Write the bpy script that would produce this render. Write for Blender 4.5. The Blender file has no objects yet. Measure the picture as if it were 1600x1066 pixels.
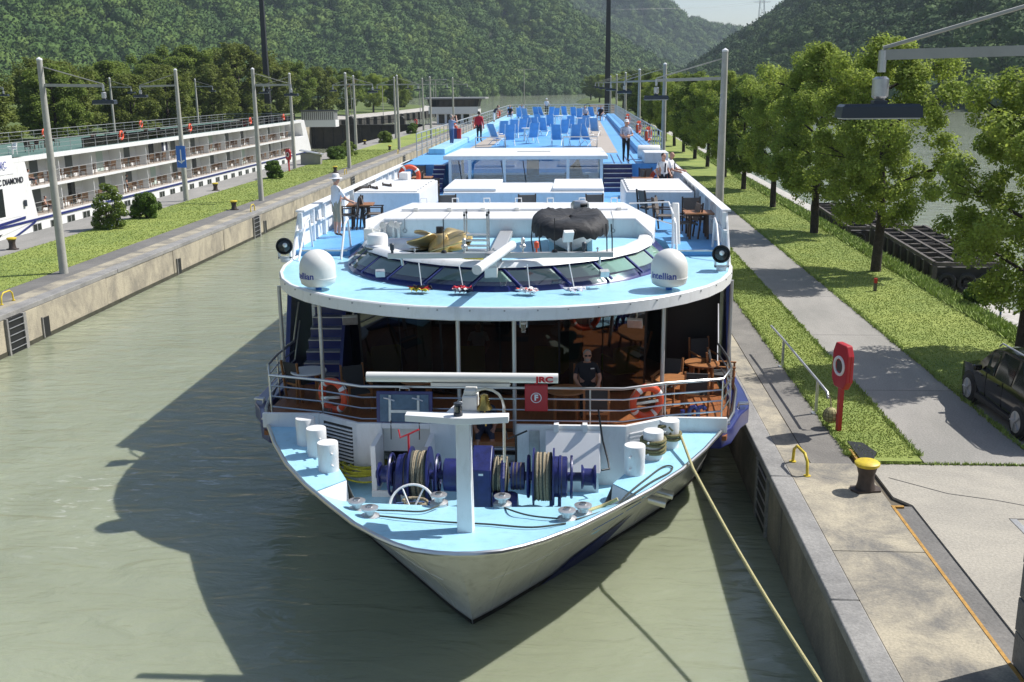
import bpy, bmesh, math, random
import numpy as np
from mathutils import Vector, Matrix, Euler
random.seed(7); RNG = np.random.default_rng(7)
S = bpy.context.scene; COL = S.collection
# ------------------------------------------------------------------ camera
F, H, ROLL, VP = 1610.0, 9.3, math.radians(.55), (905.0, 131.0)     # focal length in photo pixels, eye height, roll, vanishing point of the lock
cr, sr = math.cos(ROLL), math.sin(ROLL)
def unroll(x, y): return (x-800)*cr-(y-533)*sr, (x-800)*sr+(y-533)*cr
vx, vy = unroll(*VP); TH = math.atan(-vy/F); PSI = math.atan(vx/F*math.cos(TH))
fw = Vector((-math.sin(PSI)*math.cos(TH), math.cos(PSI)*math.cos(TH), -math.sin(TH)))
rt0 = Vector((math.cos(PSI), math.sin(PSI), 0)); up0 = rt0.cross(fw)
rt = rt0*cr-up0*sr; up = rt0*sr+up0*cr
cam = bpy.data.cameras.new('camera'); cam.sensor_width = 36; cam.lens = F/1600*36; cam.clip_start = .1; cam.clip_end = 12000
camo = bpy.data.objects.new('camera', cam); COL.objects.link(camo); S.camera = camo
mx = Matrix((rt, up, -fw)).transposed().to_4x4(); mx.translation = (0, 0, H); camo.matrix_world = mx
def at(x, y, z=None, Y=None):            # measured photo point -> place, given its height or its distance along the lock
    a, b = unroll(x, y); d = fw*F+rt0*a-up0*b
    t = (z-H)/d.z if z is not None else Y/d.y
    return Vector((0, 0, H))+d*t
# ------------------------------------------------------------------ sky, sun, exposure
SUN_EL, SUN_AZ = math.radians(49.5), math.radians(24)       # azimuth measured from +X towards +Y
sv = Vector((math.cos(SUN_EL)*math.cos(SUN_AZ), math.cos(SUN_EL)*math.sin(SUN_AZ), math.sin(SUN_EL)))
W = bpy.data.worlds.new('World'); S.world = W; W.use_nodes = True
nt = W.node_tree; nt.nodes.clear()
sky = nt.nodes.new('ShaderNodeTexSky'); sky.sky_type = 'NISHITA'; sky.sun_disc = False
sky.sun_elevation = SUN_EL; sky.sun_rotation = math.pi/2-SUN_AZ; sky.altitude = 300; sky.dust_density = 1.6
bg = nt.nodes.new('ShaderNodeBackground'); bg.inputs[1].default_value = .1
out = nt.nodes.new('ShaderNodeOutputWorld'); nt.links.new(sky.outputs[0], bg.inputs[0]); nt.links.new(bg.outputs[0], out.inputs[0])
sun = bpy.data.lights.new('sun', 'SUN'); sun.energy = 4.9; sun.angle = math.radians(.53); sun.color = (1, .97, .93)
suno = bpy.data.objects.new('sun', sun); COL.objects.link(suno); suno.rotation_euler = sv.to_track_quat('Z', 'Y').to_euler(); suno.location = sv*200
S.view_settings.view_transform = 'Standard'; S.view_settings.look = 'None'; S.view_settings.gamma = 1; S.view_settings.use_curve_mapping = False
S.view_settings.exposure = 0.4
S.render.engine = 'CYCLES'; S.cycles.max_bounces = 6; S.cycles.transparent_max_bounces = 8; S.cycles.volume_bounces = 0
# ------------------------------------------------------------------ materials
MATS = {}
def mat(name, col, rough=.5, metal=0, var=0, vscale=3, bump=0, bscale=30, col2=None, spec=None, coat=0, stretch=None, isl=0, trans=0, emit=0, dirt=0):
    """procedural Principled; var/col2 = noise colour change in object space, isl = change from island to island"""
    m = bpy.data.materials.new(name); m.use_nodes = True; n = m.node_tree; P = n.nodes['Principled BSDF']; L = n.links.new
    P.inputs['Base Color'].default_value = (*col, 1); P.inputs['Roughness'].default_value = rough; P.inputs['Metallic'].default_value = metal
    if spec is not None: P.inputs['Specular IOR Level'].default_value = spec
    if coat: P.inputs['Coat Weight'].default_value = coat; P.inputs['Coat Roughness'].default_value = .08
    co = None
    if var or col2 or bump:
        tc = n.nodes.new('ShaderNodeTexCoord'); co = tc.outputs['Object']
        if stretch:
            mp = n.nodes.new('ShaderNodeMapping'); mp.inputs['Scale'].default_value = stretch; L(co, mp.inputs[0]); co = mp.outputs[0]
    cur = None
    if var or col2:
        nz = n.nodes.new('ShaderNodeTexNoise'); nz.inputs['Scale'].default_value = vscale; nz.inputs['Detail'].default_value = 6; nz.inputs['Roughness'].default_value = .65; L(co, nz.inputs['Vector'])
        rp = n.nodes.new('ShaderNodeValToRGB'); c2 = col2 or tuple(c*(1-var) for c in col)
        rp.color_ramp.elements[0].position = .35; rp.color_ramp.elements[1].position = .65
        rp.color_ramp.elements[0].color = (*c2, 1); rp.color_ramp.elements[1].color = (*col, 1)
        L(nz.outputs[0], rp.inputs[0]); cur = rp.outputs[0]
    if isl:
        g = n.nodes.new('ShaderNodeNewGeometry'); hs = n.nodes.new('ShaderNodeHueSaturation'); mr = n.nodes.new('ShaderNodeMapRange')
        mr.inputs[3].default_value = 1-isl; mr.inputs[4].default_value = 1+isl; L(g.outputs['Random Per Island'], mr.inputs[0]); L(mr.outputs[0], hs.inputs['Value'])
        if cur: L(cur, hs.inputs['Color'])
        else: hs.inputs['Color'].default_value = (*col, 1)
        cur = hs.outputs[0]
    if dirt:     # grime: soft streaky blotches
        tc2 = n.nodes.new('ShaderNodeTexCoord'); mp2 = n.nodes.new('ShaderNodeMapping'); mp2.inputs['Scale'].default_value = (1, 1, .35); L(tc2.outputs['Object'], mp2.inputs[0])
        nd = n.nodes.new('ShaderNodeTexNoise'); nd.inputs['Scale'].default_value = 5; nd.inputs['Detail'].default_value = 9; nd.inputs['Roughness'].default_value = .72; L(mp2.outputs[0], nd.inputs['Vector'])
        rd_ = n.nodes.new('ShaderNodeValToRGB'); e = rd_.color_ramp.elements; e[0].position = .5; e[1].position = .74; e[0].color = (1, 1, 1, 1); e[1].color = (1-dirt, 1-dirt*1.05, 1-dirt*1.2, 1); L(nd.outputs[0], rd_.inputs[0])
        mm = n.nodes.new('ShaderNodeMix'); mm.data_type = 'RGBA'; mm.blend_type = 'MULTIPLY'; mm.inputs[0].default_value = 1; mm.inputs[6].default_value = (*col, 1); L(rd_.outputs[0], mm.inputs[7])
        if cur: L(cur, mm.inputs[6])
        cur = mm.outputs[2]
    if cur: L(cur, P.inputs['Base Color'])
    if bump:
        nb = n.nodes.new('ShaderNodeTexNoise'); nb.inputs['Scale'].default_value = bscale; nb.inputs['Detail'].default_value = 5; L(co, nb.inputs['Vector'])
        bp = n.nodes.new('ShaderNodeBump'); bp.inputs['Strength'].default_value = bump; bp.inputs['Distance'].default_value = .05; L(nb.outputs[0], bp.inputs['Height']); L(bp.outputs[0], P.inputs['Normal'])
    if trans:
        P.inputs['Transmission Weight'].default_value = trans
    if emit: P.inputs['Emission Color'].default_value = (*col, 1); P.inputs['Emission Strength'].default_value = emit
    MATS[name] = m; return m
mat('white', (.8, .8, .79), .35, var=.06, vscale=.8, bump=.02, bscale=6, dirt=.16)
mat('white_plain', (.78, .78, .77), .4)
mat('offwhite', (.74, .73, .68), .42, var=.05, vscale=2)
mat('hull_white', (.74, .73, .69), .3, col2=(.62, .61, .57), vscale=1.6, stretch=(1.2, 1.2, .28), bump=.05, bscale=1.2, dirt=.28)
mat('deck_light', (.38, .67, .82), .36, col2=(.33, .62, .78), vscale=1.3, bump=.06, bscale=60, dirt=.2)
mat('deck_blue', (.15, .41, .74), .45, col2=(.12, .36, .68), vscale=.7, bump=.08, bscale=50, dirt=.2)
mat('navy', (.022, .032, .17), .3, var=.25, vscale=2, coat=.2)
mat('winch_blue', (.02, .027, .15), .38, var=.4, vscale=6, bump=.1, bscale=20, dirt=.6)
mat('teak', (.33, .115, .035), .5, col2=(.22, .075, .02), vscale=2, stretch=(9, .7, 1), bump=.15, bscale=8)
mat('wood', (.36, .15, .05), .5, var=.3, vscale=8, stretch=(1, 1, 6))
mat('brown', (.07, .04, .025), .5, var=.3, vscale=6)
mat('taupe', (.16, .135, .115), .8, var=.2, vscale=40)
mat('charcoal', (.05, .05, .052), .8, var=.2, vscale=40)
mat('steel', (.62, .62, .62), .28, 1, var=.1, vscale=3)
mat('alu', (.6, .6, .6), .42, .8, var=.2, vscale=8)
mat('rail_grey', (.5, .5, .49), .4, .5)
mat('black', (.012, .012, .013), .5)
mat('tarp', (.016, .016, .018), .7, bump=.9, bscale=4, stretch=(1, 2.2, 1))
mat('rubber', (.02, .02, .02), .8)
mat('orange', (.75, .09, .03), .45, var=.12, vscale=4)
mat('red', (.48, .02, .025), .4, var=.1, vscale=3)
mat('yellow', (.72, .55, .03), .5, col2=(.5, .36, .03), vscale=9)
mat('yellow_rope', (.62, .58, .05), .8, var=.35, vscale=30)
mat('rope_tan', (.36, .30, .2), .9, var=.4, vscale=25, bump=.4, bscale=60)
mat('rope_dark', (.06, .07, .06), .85, var=.3, vscale=25)
mat('rope_green', (.22, .2, .09), .9, var=.4, vscale=40, bump=.4, bscale=60)
mat('rope_pale', (.5, .45, .22), .85, var=.25, vscale=40, bump=.4, bscale=60)
mat('bronze', (.62, .46, .17), .42, .75, col2=(.4, .33, .2), vscale=2.5)
mat('brass', (.62, .42, .12), .25, 1, var=.3, vscale=6)
mat('lime', (.25, .34, .02), .8)
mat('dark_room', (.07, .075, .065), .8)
mat('col_green', (.22, .34, .27), .6); mat('pane_green', (.55, .66, .6), .7)
mat('cane', (.1, .09, .03), .7)
def glass(name, col, t=.85, rough=.02):
    m = mat(name, col, rough); n = m.node_tree; P = n.nodes['Principled BSDF']
    tr = n.nodes.new('ShaderNodeBsdfTransparent'); tr.inputs[0].default_value = (*col, 1); gl = n.nodes.new('ShaderNodeBsdfGlossy'); gl.inputs['Roughness'].default_value = rough
    fr = n.nodes.new('ShaderNodeFresnel'); fr.inputs[0].default_value = 1.5; mr = n.nodes.new('ShaderNodeMapRange'); mr.inputs[3].default_value = 1-t; mr.inputs[4].default_value = 1.0
    mix = n.nodes.new('ShaderNodeMixShader'); L = n.links.new; L(fr.outputs[0], mr.inputs[0]); L(mr.outputs[0], mix.inputs[0]); L(tr.outputs[0], mix.inputs[1]); L(gl.outputs[0], mix.inputs[2])
    L(mix.outputs[0], n.nodes['Material Output'].inputs[0]); return m
glass('glass_dark', (.2, .23, .22), .9)
glass('glass_green', (.62, .76, .71), .86)
glass('glass_clear', (.82, .9, .92), .9)
mat('car_paint', (.004, .004, .005), .12, coat=.2)
mat('car_glass', (.02, .025, .025), .05)
mat('tail_red', (.5, .01, .01), .2)
mat('skin', (.5, .27, .19), .5); mat('skin2', (.42, .21, .14), .5)
mat('cloth_white', (.75, .75, .77), .8, bump=.3, bscale=14); mat('cloth_black', (.012, .013, .018), .8, bump=.3, bscale=14)
mat('cloth_khaki', (.36, .31, .22), .8, bump=.3, bscale=14); mat('cloth_blue', (.28, .34, .5), .8, bump=.3, bscale=14)
mat('cloth_red', (.5, .02, .04), .8); mat('cloth_navy', (.02, .025, .05), .8); mat('cloth_denim', (.06, .11, .25), .8)
mat('cloth_print', (.66, .68, .75), .8, col2=(.3, .35, .5), vscale=14); mat('hair_grey', (.3, .28, .26), .7); mat('hair_dark', (.03, .02, .015), .6)
mat('shoe', (.05, .03, .02), .6)
mat('lounger_blue', (.17, .38, .7), .7, var=.15, vscale=3)
mat('beige_deck', (.42, .37, .32), .7, var=.12, vscale=1.5)
mat('post_grey', (.44, .43, .38), .6, var=.2, vscale=1.5, bump=.1, bscale=12)
mat('lamp_dark', (.035, .045, .06), .4)
mat('dark_mast', (.02, .022, .025), .5)
mat('gate_dark', (.025, .025, .022), .7, col2=(.05, .045, .035), vscale=.8)
mat('lid_blue', (.1, .17, .25), .45, var=.3, vscale=5); mat('grey_paint', (.33, .33, .33), .5)
mat('bark', (.06, .045, .035), .9, var=.5, vscale=6, bump=.8, bscale=14)
mat('roof_red', (.35, .1, .06), .8)
mat('rust', (.06, .05, .045), .75, col2=(.12, .1, .085), vscale=1.5, bump=.2, bscale=5)
mat('bollard_brown', (.07, .05, .04), .6, var=.4, vscale=6, bump=.2, bscale=15)
mat('sign_blue', (.03, .16, .55), .4); mat('text_navy', (.03, .05, .3), .5); mat('text_red', (.6, .02, .03), .5); mat('text_black', (.02, .02, .03), .5)
mat('label_yellow', (.7, .55, .05), .5); mat('edge_orange', (.5, .27, .05), .7, var=.4, vscale=12)
# ------------------------------------------------------------------ mesh builder
class MB:
    def __init__(s): s.v = []; s.f = []; s.mi = []; s.k = 0
    def add(s, vs, fs):
        o = len(s.v); s.v += [tuple(p) for p in vs]; s.f += [tuple(i+o for i in f) for f in fs]; s.mi += [s.k]*len(fs); return s
    def box(s, x0, x1, y0, y1, z0, z1): return s.add([(x, y, z) for x in (x0, x1) for y in (y0, y1) for z in (z0, z1)], [(0, 1, 3, 2), (4, 6, 7, 5), (0, 4, 5, 1), (2, 3, 7, 6), (0, 2, 6, 4), (1, 5, 7, 3)])
    def ob(s, c, size, rot=(0, 0, 0)):
        R = Euler(rot).to_matrix(); c = Vector(c)
        return s.add([c+R@Vector((x*size[0]/2, y*size[1]/2, z*size[2]/2)) for x in (-1, 1) for y in (-1, 1) for z in (-1, 1)], [(0, 1, 3, 2), (4, 6, 7, 5), (0, 4, 5, 1), (2, 3, 7, 6), (0, 2, 6, 4), (1, 5, 7, 3)])
    def beam(s, p, q, w, h=None):           # rectangular bar from p to q
        p, q = Vector(p), Vector(q); h = h or w; d = (q-p).normalized(); u = d.cross(Vector((0, 0, 1)))
        u = u.normalized() if u.length > .01 else Vector((1, 0, 0)); t = u.cross(d)
        vs = [b+u*(w/2*i)+t*(h/2*j) for b in (p, q) for i, j in ((-1, -1), (1, -1), (1, 1), (-1, 1))]
        return s.add(vs, [(3, 2, 1, 0), (4, 5, 6, 7)]+[(i, (i+1) % 4, 4+(i+1) % 4, 4+i) for i in range(4)])
    def tube(s, pts, r, n=6, cap=True):      # r number or list
        pts = [Vector(p) for p in pts]; m = len(pts); rs = r if isinstance(r, (list, tuple)) else [r]*m; vs = []; u = None
        for i in range(m):
            d = (pts[min(i+1, m-1)]-pts[max(i-1, 0)]); d = d.normalized() if d.length > 1e-9 else Vector((0, 0, 1))
            if u is None: u = d.orthogonal().normalized()
            u = (u-d*u.dot(d)); u = u.normalized() if u.length > 1e-6 else d.orthogonal().normalized(); w = d.cross(u)
            vs += [pts[i]+(u*math.cos(2*math.pi*k/n)+w*math.sin(2*math.pi*k/n))*rs[i] for k in range(n)]
        fs = [(i*n+k, i*n+(k+1) % n, (i+1)*n+(k+1) % n, (i+1)*n+k) for i in range(m-1) for k in range(n)]
        if cap: fs += [tuple(range(n-1, -1, -1)), tuple((m-1)*n+k for k in range(n))]
        return s.add(vs, fs)
    def cyl(s, p, q, r, r2=None, n=14): return s.tube([p, q], [r, r if r2 is None else r2], n)
    def lathe(s, prof, c=(0, 0, 0), n=20, R=None):   # prof (radius, height) about z, turned by R
        R = R or Matrix.Identity(3); c = Vector(c); m = len(prof)
        vs = [c+R@Vector((r*math.cos(2*math.pi*k/n), r*math.sin(2*math.pi*k/n), z)) for r, z in prof for k in range(n)]
        fs = [(i*n+k, i*n+(k+1) % n, (i+1)*n+(k+1) % n, (i+1)*n+k) for i in range(m-1) for k in range(n)]
        return s.add(vs, fs+[tuple(range(n-1, -1, -1)), tuple((m-1)*n+k for k in range(n))])
    def torus(s, c, R, r, n=24, m=8, rot=(0, 0, 0), a0=0, a1=2*math.pi):
        M = Euler(rot).to_matrix(); c = Vector(c); full = abs(a1-a0-2*math.pi) < 1e-6
        pts = [c+M@Vector((R*math.cos(a0+(a1-a0)*k/n), R*math.sin(a0+(a1-a0)*k/n), 0)) for k in range(n+(0 if full else 1))]
        vs = []; N = len(pts)
        for k in range(N):
            a = a0+(a1-a0)*k/n; e = M@Vector((math.cos(a), math.sin(a), 0)); z = M@Vector((0, 0, 1))
            vs += [pts[k]+(e*math.cos(2*math.pi*j/m)+z*math.sin(2*math.pi*j/m))*r for j in range(m)]
        fs = [(k*m+j, ((k+1) % N)*m+j, ((k+1) % N)*m+(j+1) % m, k*m+(j+1) % m) for k in range(N if full else N-1) for j in range(m)]
        return s.add(vs, fs)
    def prism(s, poly, z0, z1):
        n = len(poly); zf0 = z0 if callable(z0) else (lambda p: z0); zf1 = z1 if callable(z1) else (lambda p: z1)
        return s.add([(p[0], p[1], zf0(p)) for p in poly]+[(p[0], p[1], zf1(p)) for p in poly], [tuple(range(n-1, -1, -1)), tuple(range(n, 2*n))]+[(i, (i+1) % n, n+(i+1) % n, n+i) for i in range(n)])
    def poly(s, pts): return s.add(pts, [tuple(range(len(pts)))])
    def loft(s, rows, closed=False):        # rows of equal length
        n = len(rows[0]); vs = [p for r in rows for p in r]
        return s.add(vs, [(i*n+k, i*n+(k+1) % n, (i+1)*n+(k+1) % n, (i+1)*n+k) for i in range(len(rows)-1) for k in range(n if closed else n-1)])
    def ell(s, c, r, nu=14, nv=8, rot=(0, 0, 0)):
        M = Euler(rot).to_matrix(); c = Vector(c); vs = [c+M@Vector((0, 0, -r[2]))]
        for i in range(1, nv):
            a = -math.pi/2+math.pi*i/nv; vs += [c+M@Vector((r[0]*math.cos(a)*math.cos(2*math.pi*k/nu), r[1]*math.cos(a)*math.sin(2*math.pi*k/nu), r[2]*math.sin(a))) for k in range(nu)]
        vs.append(c+M@Vector((0, 0, r[2]))); T = len(vs)-1
        fs = [(0, 1+(k+1) % nu, 1+k) for k in range(nu)]+[(1+i*nu+k, 1+i*nu+(k+1) % nu, 1+(i+1)*nu+(k+1) % nu, 1+(i+1)*nu+k) for i in range(nv-2) for k in range(nu)]+[(1+(nv-2)*nu+k, 1+(nv-2)*nu+(k+1) % nu, T) for k in range(nu)]
        return s.add(vs, fs)
    def mesh(s, name, mats, smooth=0):
        me = bpy.data.meshes.new(name); me.from_pydata(s.v, [], s.f)
        for m in (mats if isinstance(mats, (list, tuple)) else [mats]): me.materials.append(MATS[m])
        if max(s.mi or [0]): me.polygons.foreach_set('material_index', s.mi)
        if smooth: me.polygons.foreach_set('use_smooth', [True]*len(me.polygons)); me.set_sharp_from_angle(angle=math.radians(smooth))
        me.update(); return me
    def build(s, name, mats, parent=None, smooth=35, bevel=0, world=True):
        o = bpy.data.objects.new(name, s.mesh(name, mats, smooth)); COL.objects.link(o)
        if parent:
            o.parent = parent
            if world: o.matrix_parent_inverse = Matrix.LocRotScale(parent.location, parent.rotation_euler, parent.scale).inverted() if not parent.parent else WM[parent.name].inverted()
        WM[o.name] = Matrix.Identity(4) if world or not parent else None
        if bevel:
            b = o.modifiers.new('bevel', 'BEVEL'); b.width = bevel; b.segments = 2; b.limit_method = 'ANGLE'; b.angle_limit = math.radians(40)
        return o
WM = {}
def L_(name, mats, parent, fn, smooth=35, bevel=0):          # local part: fn(mb) fills it
    b = MB(); fn(b); return b.build(name, mats, parent, smooth, bevel, world=False)
def tag(o, label=None, cat=None, group=None, kind=None):
    if label: o['label'] = label
    if cat: o['category'] = cat
    if group: o['group'] = group
    if kind: o['kind'] = kind
    return o
def empty(name, loc=(0, 0, 0), rz=0, label=None, cat=None, group=None, sc=1):
    o = bpy.data.objects.new(name, None); COL.objects.link(o); o.empty_display_size = .2
    o.location = loc; o.rotation_euler = (0, 0, rz); o.scale = (sc, sc, sc); return tag(o, label, cat, group)
def kids(o): return [c for c in bpy.data.objects if c.parent == o]
def clone(o, loc=None, rz=None, label=None, group=None, sc=None, parent=None):
    c = o.copy(); COL.objects.link(c); c.parent = parent
    if loc is not None: c.location = loc
    if rz is not None: c.rotation_euler = (0, 0, rz)
    if sc is not None: c.scale = (sc, sc, sc) if not isinstance(sc, (tuple, list)) else sc
    tag(c, label, None, group)
    for k in o.get('_k') or (): pass
    for k in CH(o): clone(k, parent=c)
    return c
def CH(o): return [x for x in o.children]
def text_mesh(s, size, extrude=.004, bold=0):
    cu = bpy.data.curves.new('txt', 'FONT'); cu.body = s; cu.size = size; cu.extrude = extrude; cu.align_x = 'CENTER'; cu.align_y = 'CENTER'; cu.offset = bold
    o = bpy.data.objects.new('txt', cu); COL.objects.link(o); me = bpy.data.meshes.new_from_object(o.evaluated_get(bpy.context.evaluated_depsgraph_get()))
    bpy.data.objects.remove(o); return me
def text(name, s, size, m, parent, M, world=True, bend=0, extrude=.004, bold=0):
    me = text_mesh(s, size, extrude, bold); me.materials.clear(); me.materials.append(MATS[m])
    if bend:
        for v in me.vertices:
            a = v.co.x/bend; v.co = Vector(((bend+v.co.z)*math.sin(a), -(bend+v.co.z)*math.cos(a), v.co.y))
    me.transform(M); o = bpy.data.objects.new(name, me); COL.objects.link(o); o.parent = parent
    if world: o.matrix_parent_inverse = Matrix.LocRotScale(parent.location, parent.rotation_euler, parent.scale).inverted() if not parent.parent else Matrix.Identity(4)
    return o
def lerp(tab, x):
    if x <= tab[0][0]: return tab[0][1]
    for (a, b), (c, d) in zip(tab, tab[1:]):
        if x <= c: return b+(d-b)*(x-a)/(c-a)
    return tab[-1][1]
# ================================================================== THE SETTING
XL, XR, ZQ = -20.5, 4.05, 1.5            # lock walls, quay level
XI, XF, ZLW = -30.6, -55.4, -3.2         # far side of the island, far wall of the other chamber, its low water
YG = 216                                  # upper gates
def water_mat():
    m = mat('water', (.27, .30, .175), .07, spec=.5); n = m.node_tree; P = n.nodes['Principled BSDF']; L = n.links.new; P.inputs['IOR'].default_value = 1.33; P.inputs['Subsurface Weight'].default_value = .8; P.inputs['Subsurface Radius'].default_value = (.5, .55, .4); P.inputs['Subsurface Scale'].default_value = .7
    tc = n.nodes.new('ShaderNodeTexCoord')
    def noise(sc, scale, det, dist=0):
        mp = n.nodes.new('ShaderNodeMapping'); mp.inputs['Scale'].default_value = sc; mp.inputs['Rotation'].default_value = (0, 0, .35); L(tc.outputs['Object'], mp.inputs[0])
        z = n.nodes.new('ShaderNodeTexNoise'); z.inputs['Scale'].default_value = scale; z.inputs['Detail'].default_value = det; z.inputs['Distortion'].default_value = dist; L(mp.outputs[0], z.inputs['Vector']); return z
    a = noise((.55, 1.5, 1), 1.1, 5, .8); b = noise((.7, 1.3, 1), 4.5, 3, .4); c = noise((1, 1, 1), .12, 4, 1.0)
    b1 = n.nodes.new('ShaderNodeBump'); b1.inputs['Strength'].default_value = .46; b1.inputs['Distance'].default_value = .22; L(a.outputs[0], b1.inputs['Height'])
    b2 = n.nodes.new('ShaderNodeBump'); b2.inputs['Strength'].default_value = .3; b2.inputs['Distance'].default_value = .06; L(b.outputs[0], b2.inputs['Height']); L(b1.outputs[0], b2.inputs['Normal'])
    L(b2.outputs[0], P.inputs['Normal'])
    rp = n.nodes.new('ShaderNodeValToRGB'); rp.color_ramp.elements[0].position = .3; rp.color_ramp.elements[1].position = .72   # silt clouds
    rp.color_ramp.elements[0].color = (.235, .255, .172, 1); rp.color_ramp.elements[1].color = (.3, .325, .228, 1); L(c.outputs[0], rp.inputs[0])
    # thin foam drifting off the bow wave, left of the bow
    f = noise((.5, 1.6, 1), 2.2, 8, 1.6); fr_ = n.nodes.new('ShaderNodeValToRGB'); fr_.color_ramp.elements[0].position = .6; fr_.color_ramp.elements[1].position = .72; L(f.outputs[0], fr_.inputs[0])
    vd = n.nodes.new('ShaderNodeVectorMath'); vd.operation = 'DISTANCE'; vd.inputs[1].default_value = (-9.6, 22.2, 0); L(tc.outputs['Object'], vd.inputs[0])
    mr = n.nodes.new('ShaderNodeMapRange'); mr.inputs[1].default_value = .5; mr.inputs[2].default_value = 4.2; mr.inputs[3].default_value = .7; mr.inputs[4].default_value = 0; L(vd.outputs['Value'], mr.inputs[0])
    mu = n.nodes.new('ShaderNodeMath'); mu.operation = 'MULTIPLY'; L(fr_.outputs[0], mu.inputs[0]); L(mr.outputs[0], mu.inputs[1])
    mx = n.nodes.new('ShaderNodeMix'); mx.data_type = 'RGBA'; L(mu.outputs[0], mx.inputs[0]); L(rp.outputs[0], mx.inputs[6]); mx.inputs[7].default_value = (.75, .76, .72, 1); L(mx.outputs[2], P.inputs['Base Color'])
water_mat()
b = MB(); b.add([(XI, -80, 0), (3500, -80, 0), (3500, YG, 0), (XI, YG, 0), (3500, 6000, 0), (-3500, 6000, 0), (-3500, YG, 0)], [(0, 1, 2, 3), (6, 3, 2, 4, 5)])
tag(b.build('river_water', 'water'), kind='structure')
b = MB(); b.add([(XF, -80, ZLW), (XI, -80, ZLW), (XI, YG, ZLW), (XF, YG, ZLW)], [(0, 1, 2, 3)]); tag(b.build('chamber_water', 'water'), kind='structure')
def concrete(name, c1, c2, sc=.6, streak=None, joints=0):
    m = mat(name, c1, .85, bump=.25, bscale=18); n = m.node_tree; P = n.nodes['Principled BSDF']; L = n.links.new; tc = n.nodes.new('ShaderNodeTexCoord')
    mp = n.nodes.new('ShaderNodeMapping'); mp.inputs['Scale'].default_value = streak or (1, 1, 1); L(tc.outputs['Object'], mp.inputs[0])
    z = n.nodes.new('ShaderNodeTexNoise'); z.inputs['Scale'].default_value = sc; z.inputs['Detail'].default_value = 9; z.inputs['Roughness'].default_value = .7; z.inputs['Distortion'].default_value = .4; L(mp.outputs[0], z.inputs['Vector'])
    rp = n.nodes.new('ShaderNodeValToRGB'); e = rp.color_ramp.elements; e[0].position = .38; e[1].position = .6; e[0].color = (*c2, 1); e[1].color = (*c1, 1); L(z.outputs[0], rp.inputs[0])
    z2 = n.nodes.new('ShaderNodeTexNoise'); z2.inputs['Scale'].default_value = 24; z2.inputs['Detail'].default_value = 4; L(tc.outputs['Object'], z2.inputs['Vector'])
    mx = n.nodes.new('ShaderNodeMix'); mx.data_type = 'RGBA'; mx.blend_type = 'MULTIPLY'; mx.inputs[0].default_value = .55; L(rp.outputs[0], mx.inputs[6]); L(z2.outputs[0], mx.inputs[7])
    hs = n.nodes.new('ShaderNodeHueSaturation'); hs.inputs['Value'].default_value = 1.35; L(mx.outputs[2], hs.inputs['Color']); L(hs.outputs[0], P.inputs['Base Color']); return m
concrete('wall_concrete', (.43, .38, .28), (.24, .215, .17), 1.1, (1, .8, .55))
concrete('quay_tan', (.42, .37, .27), (.17, .16, .14), .7)
concrete('quay_dark', (.22, .205, .18), (.15, .14, .125), .5)
concrete('road', (.32, .30, .27), (.24, .23, .205), .35, (1, .35, 1))
concrete('apron', (.38, .35, .29), (.29, .27, .23), .4)
concrete('path_dark', (.19, .18, .165), (.135, .13, .12), .5)
concrete('coping', (.3, .29, .27), (.2, .195, .185), .7)
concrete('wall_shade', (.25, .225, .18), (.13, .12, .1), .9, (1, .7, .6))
concrete('gravel', (.45, .43, .39), (.33, .31, .28), 2.5)
mat('grass', (.27, .315, .07), .95, col2=(.175, .235, .05), vscale=.45, bump=.5, bscale=26)
mat('turf', (.115, .155, .032), .95, col2=(.07, .105, .02), vscale=.5, bump=.7, bscale=12)
mat('blade', (.31, .37, .08), .8, isl=.12); mat('blade_dry', (.28, .36, .085), .8, isl=.4)
mat('earth', (.12, .1, .07), .95)
mat('algae', (.035, .035, .022), .6, col2=(.07, .065, .045), vscale=2)
# ---- island between the chambers
def slab(name, x0, x1, y0, y1, z0, z1, m, parent=None, bev=0):
    return tag(MB().box(x0, x1, y0, y1, z0, z1).build(name, m, parent, bevel=bev), kind=None if parent else 'structure')
isl = slab('island', XI, XL, -20, 208, -6, 1.44, ['wall_concrete'])
# wall blocks of the lock wall with open joints (lock side of the island)
for i in range(24):
    y0 = 20+i*7.6
    if y0 > 200: break
    # blocks run unbroken; the ladder recesses are black panels set on them
    segs = [(y0+.02, y0+7.57)]
    for (a, c) in segs:
        MB().box(XL-.02, XL+.06+.012*(i % 3), a, c, -3, 1.32).build('wall_block', 'wall_concrete', isl, bevel=.03)
for i in range(16):
    MB().box(XL-.5, XL+.09, 20+i*12, 20+i*12+11.96, 1.32, ZQ+.012).build('coping_stone', 'coping', isl, bevel=.02)
for k in range(16): MB().box(XL, XL+.1, 20+k*12, 32+k*12-.05, -.5, .16).build('algae_band', 'algae', isl)
slab('tan_strip', -21.75, XL-.502, -20, 208, 1.4, ZQ, 'quay_tan'); slab('asphalt_path', -22.9, -21.75, -20, 208, 1.4, ZQ-.004, 'path_dark')
slab('lawn', -27.6, -22.9, -20, 190, 1.3, ZQ+.02, 'grass'); slab('concrete_path', XI-.02, -27.6, -20, 208, 1.3, ZQ-.002, 'road')
# ---- right bank
bank = MB()
prof = [(XR, -6), (XR, 1.44), (13.0, 1.44), (14.3, .75), (15.6, .25), (16.2, .12), (17.6, .08), (18.6, -.6), (18.6, -6)]
rows = [[(x, y, z) for x, z in prof] for y in (-40, 20, 60, 110, 170, 260, 420)]; bank.loft(rows)
tag(bank.build('bank', 'earth'), kind='structure')
bk = bpy.data.objects['bank']
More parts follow.
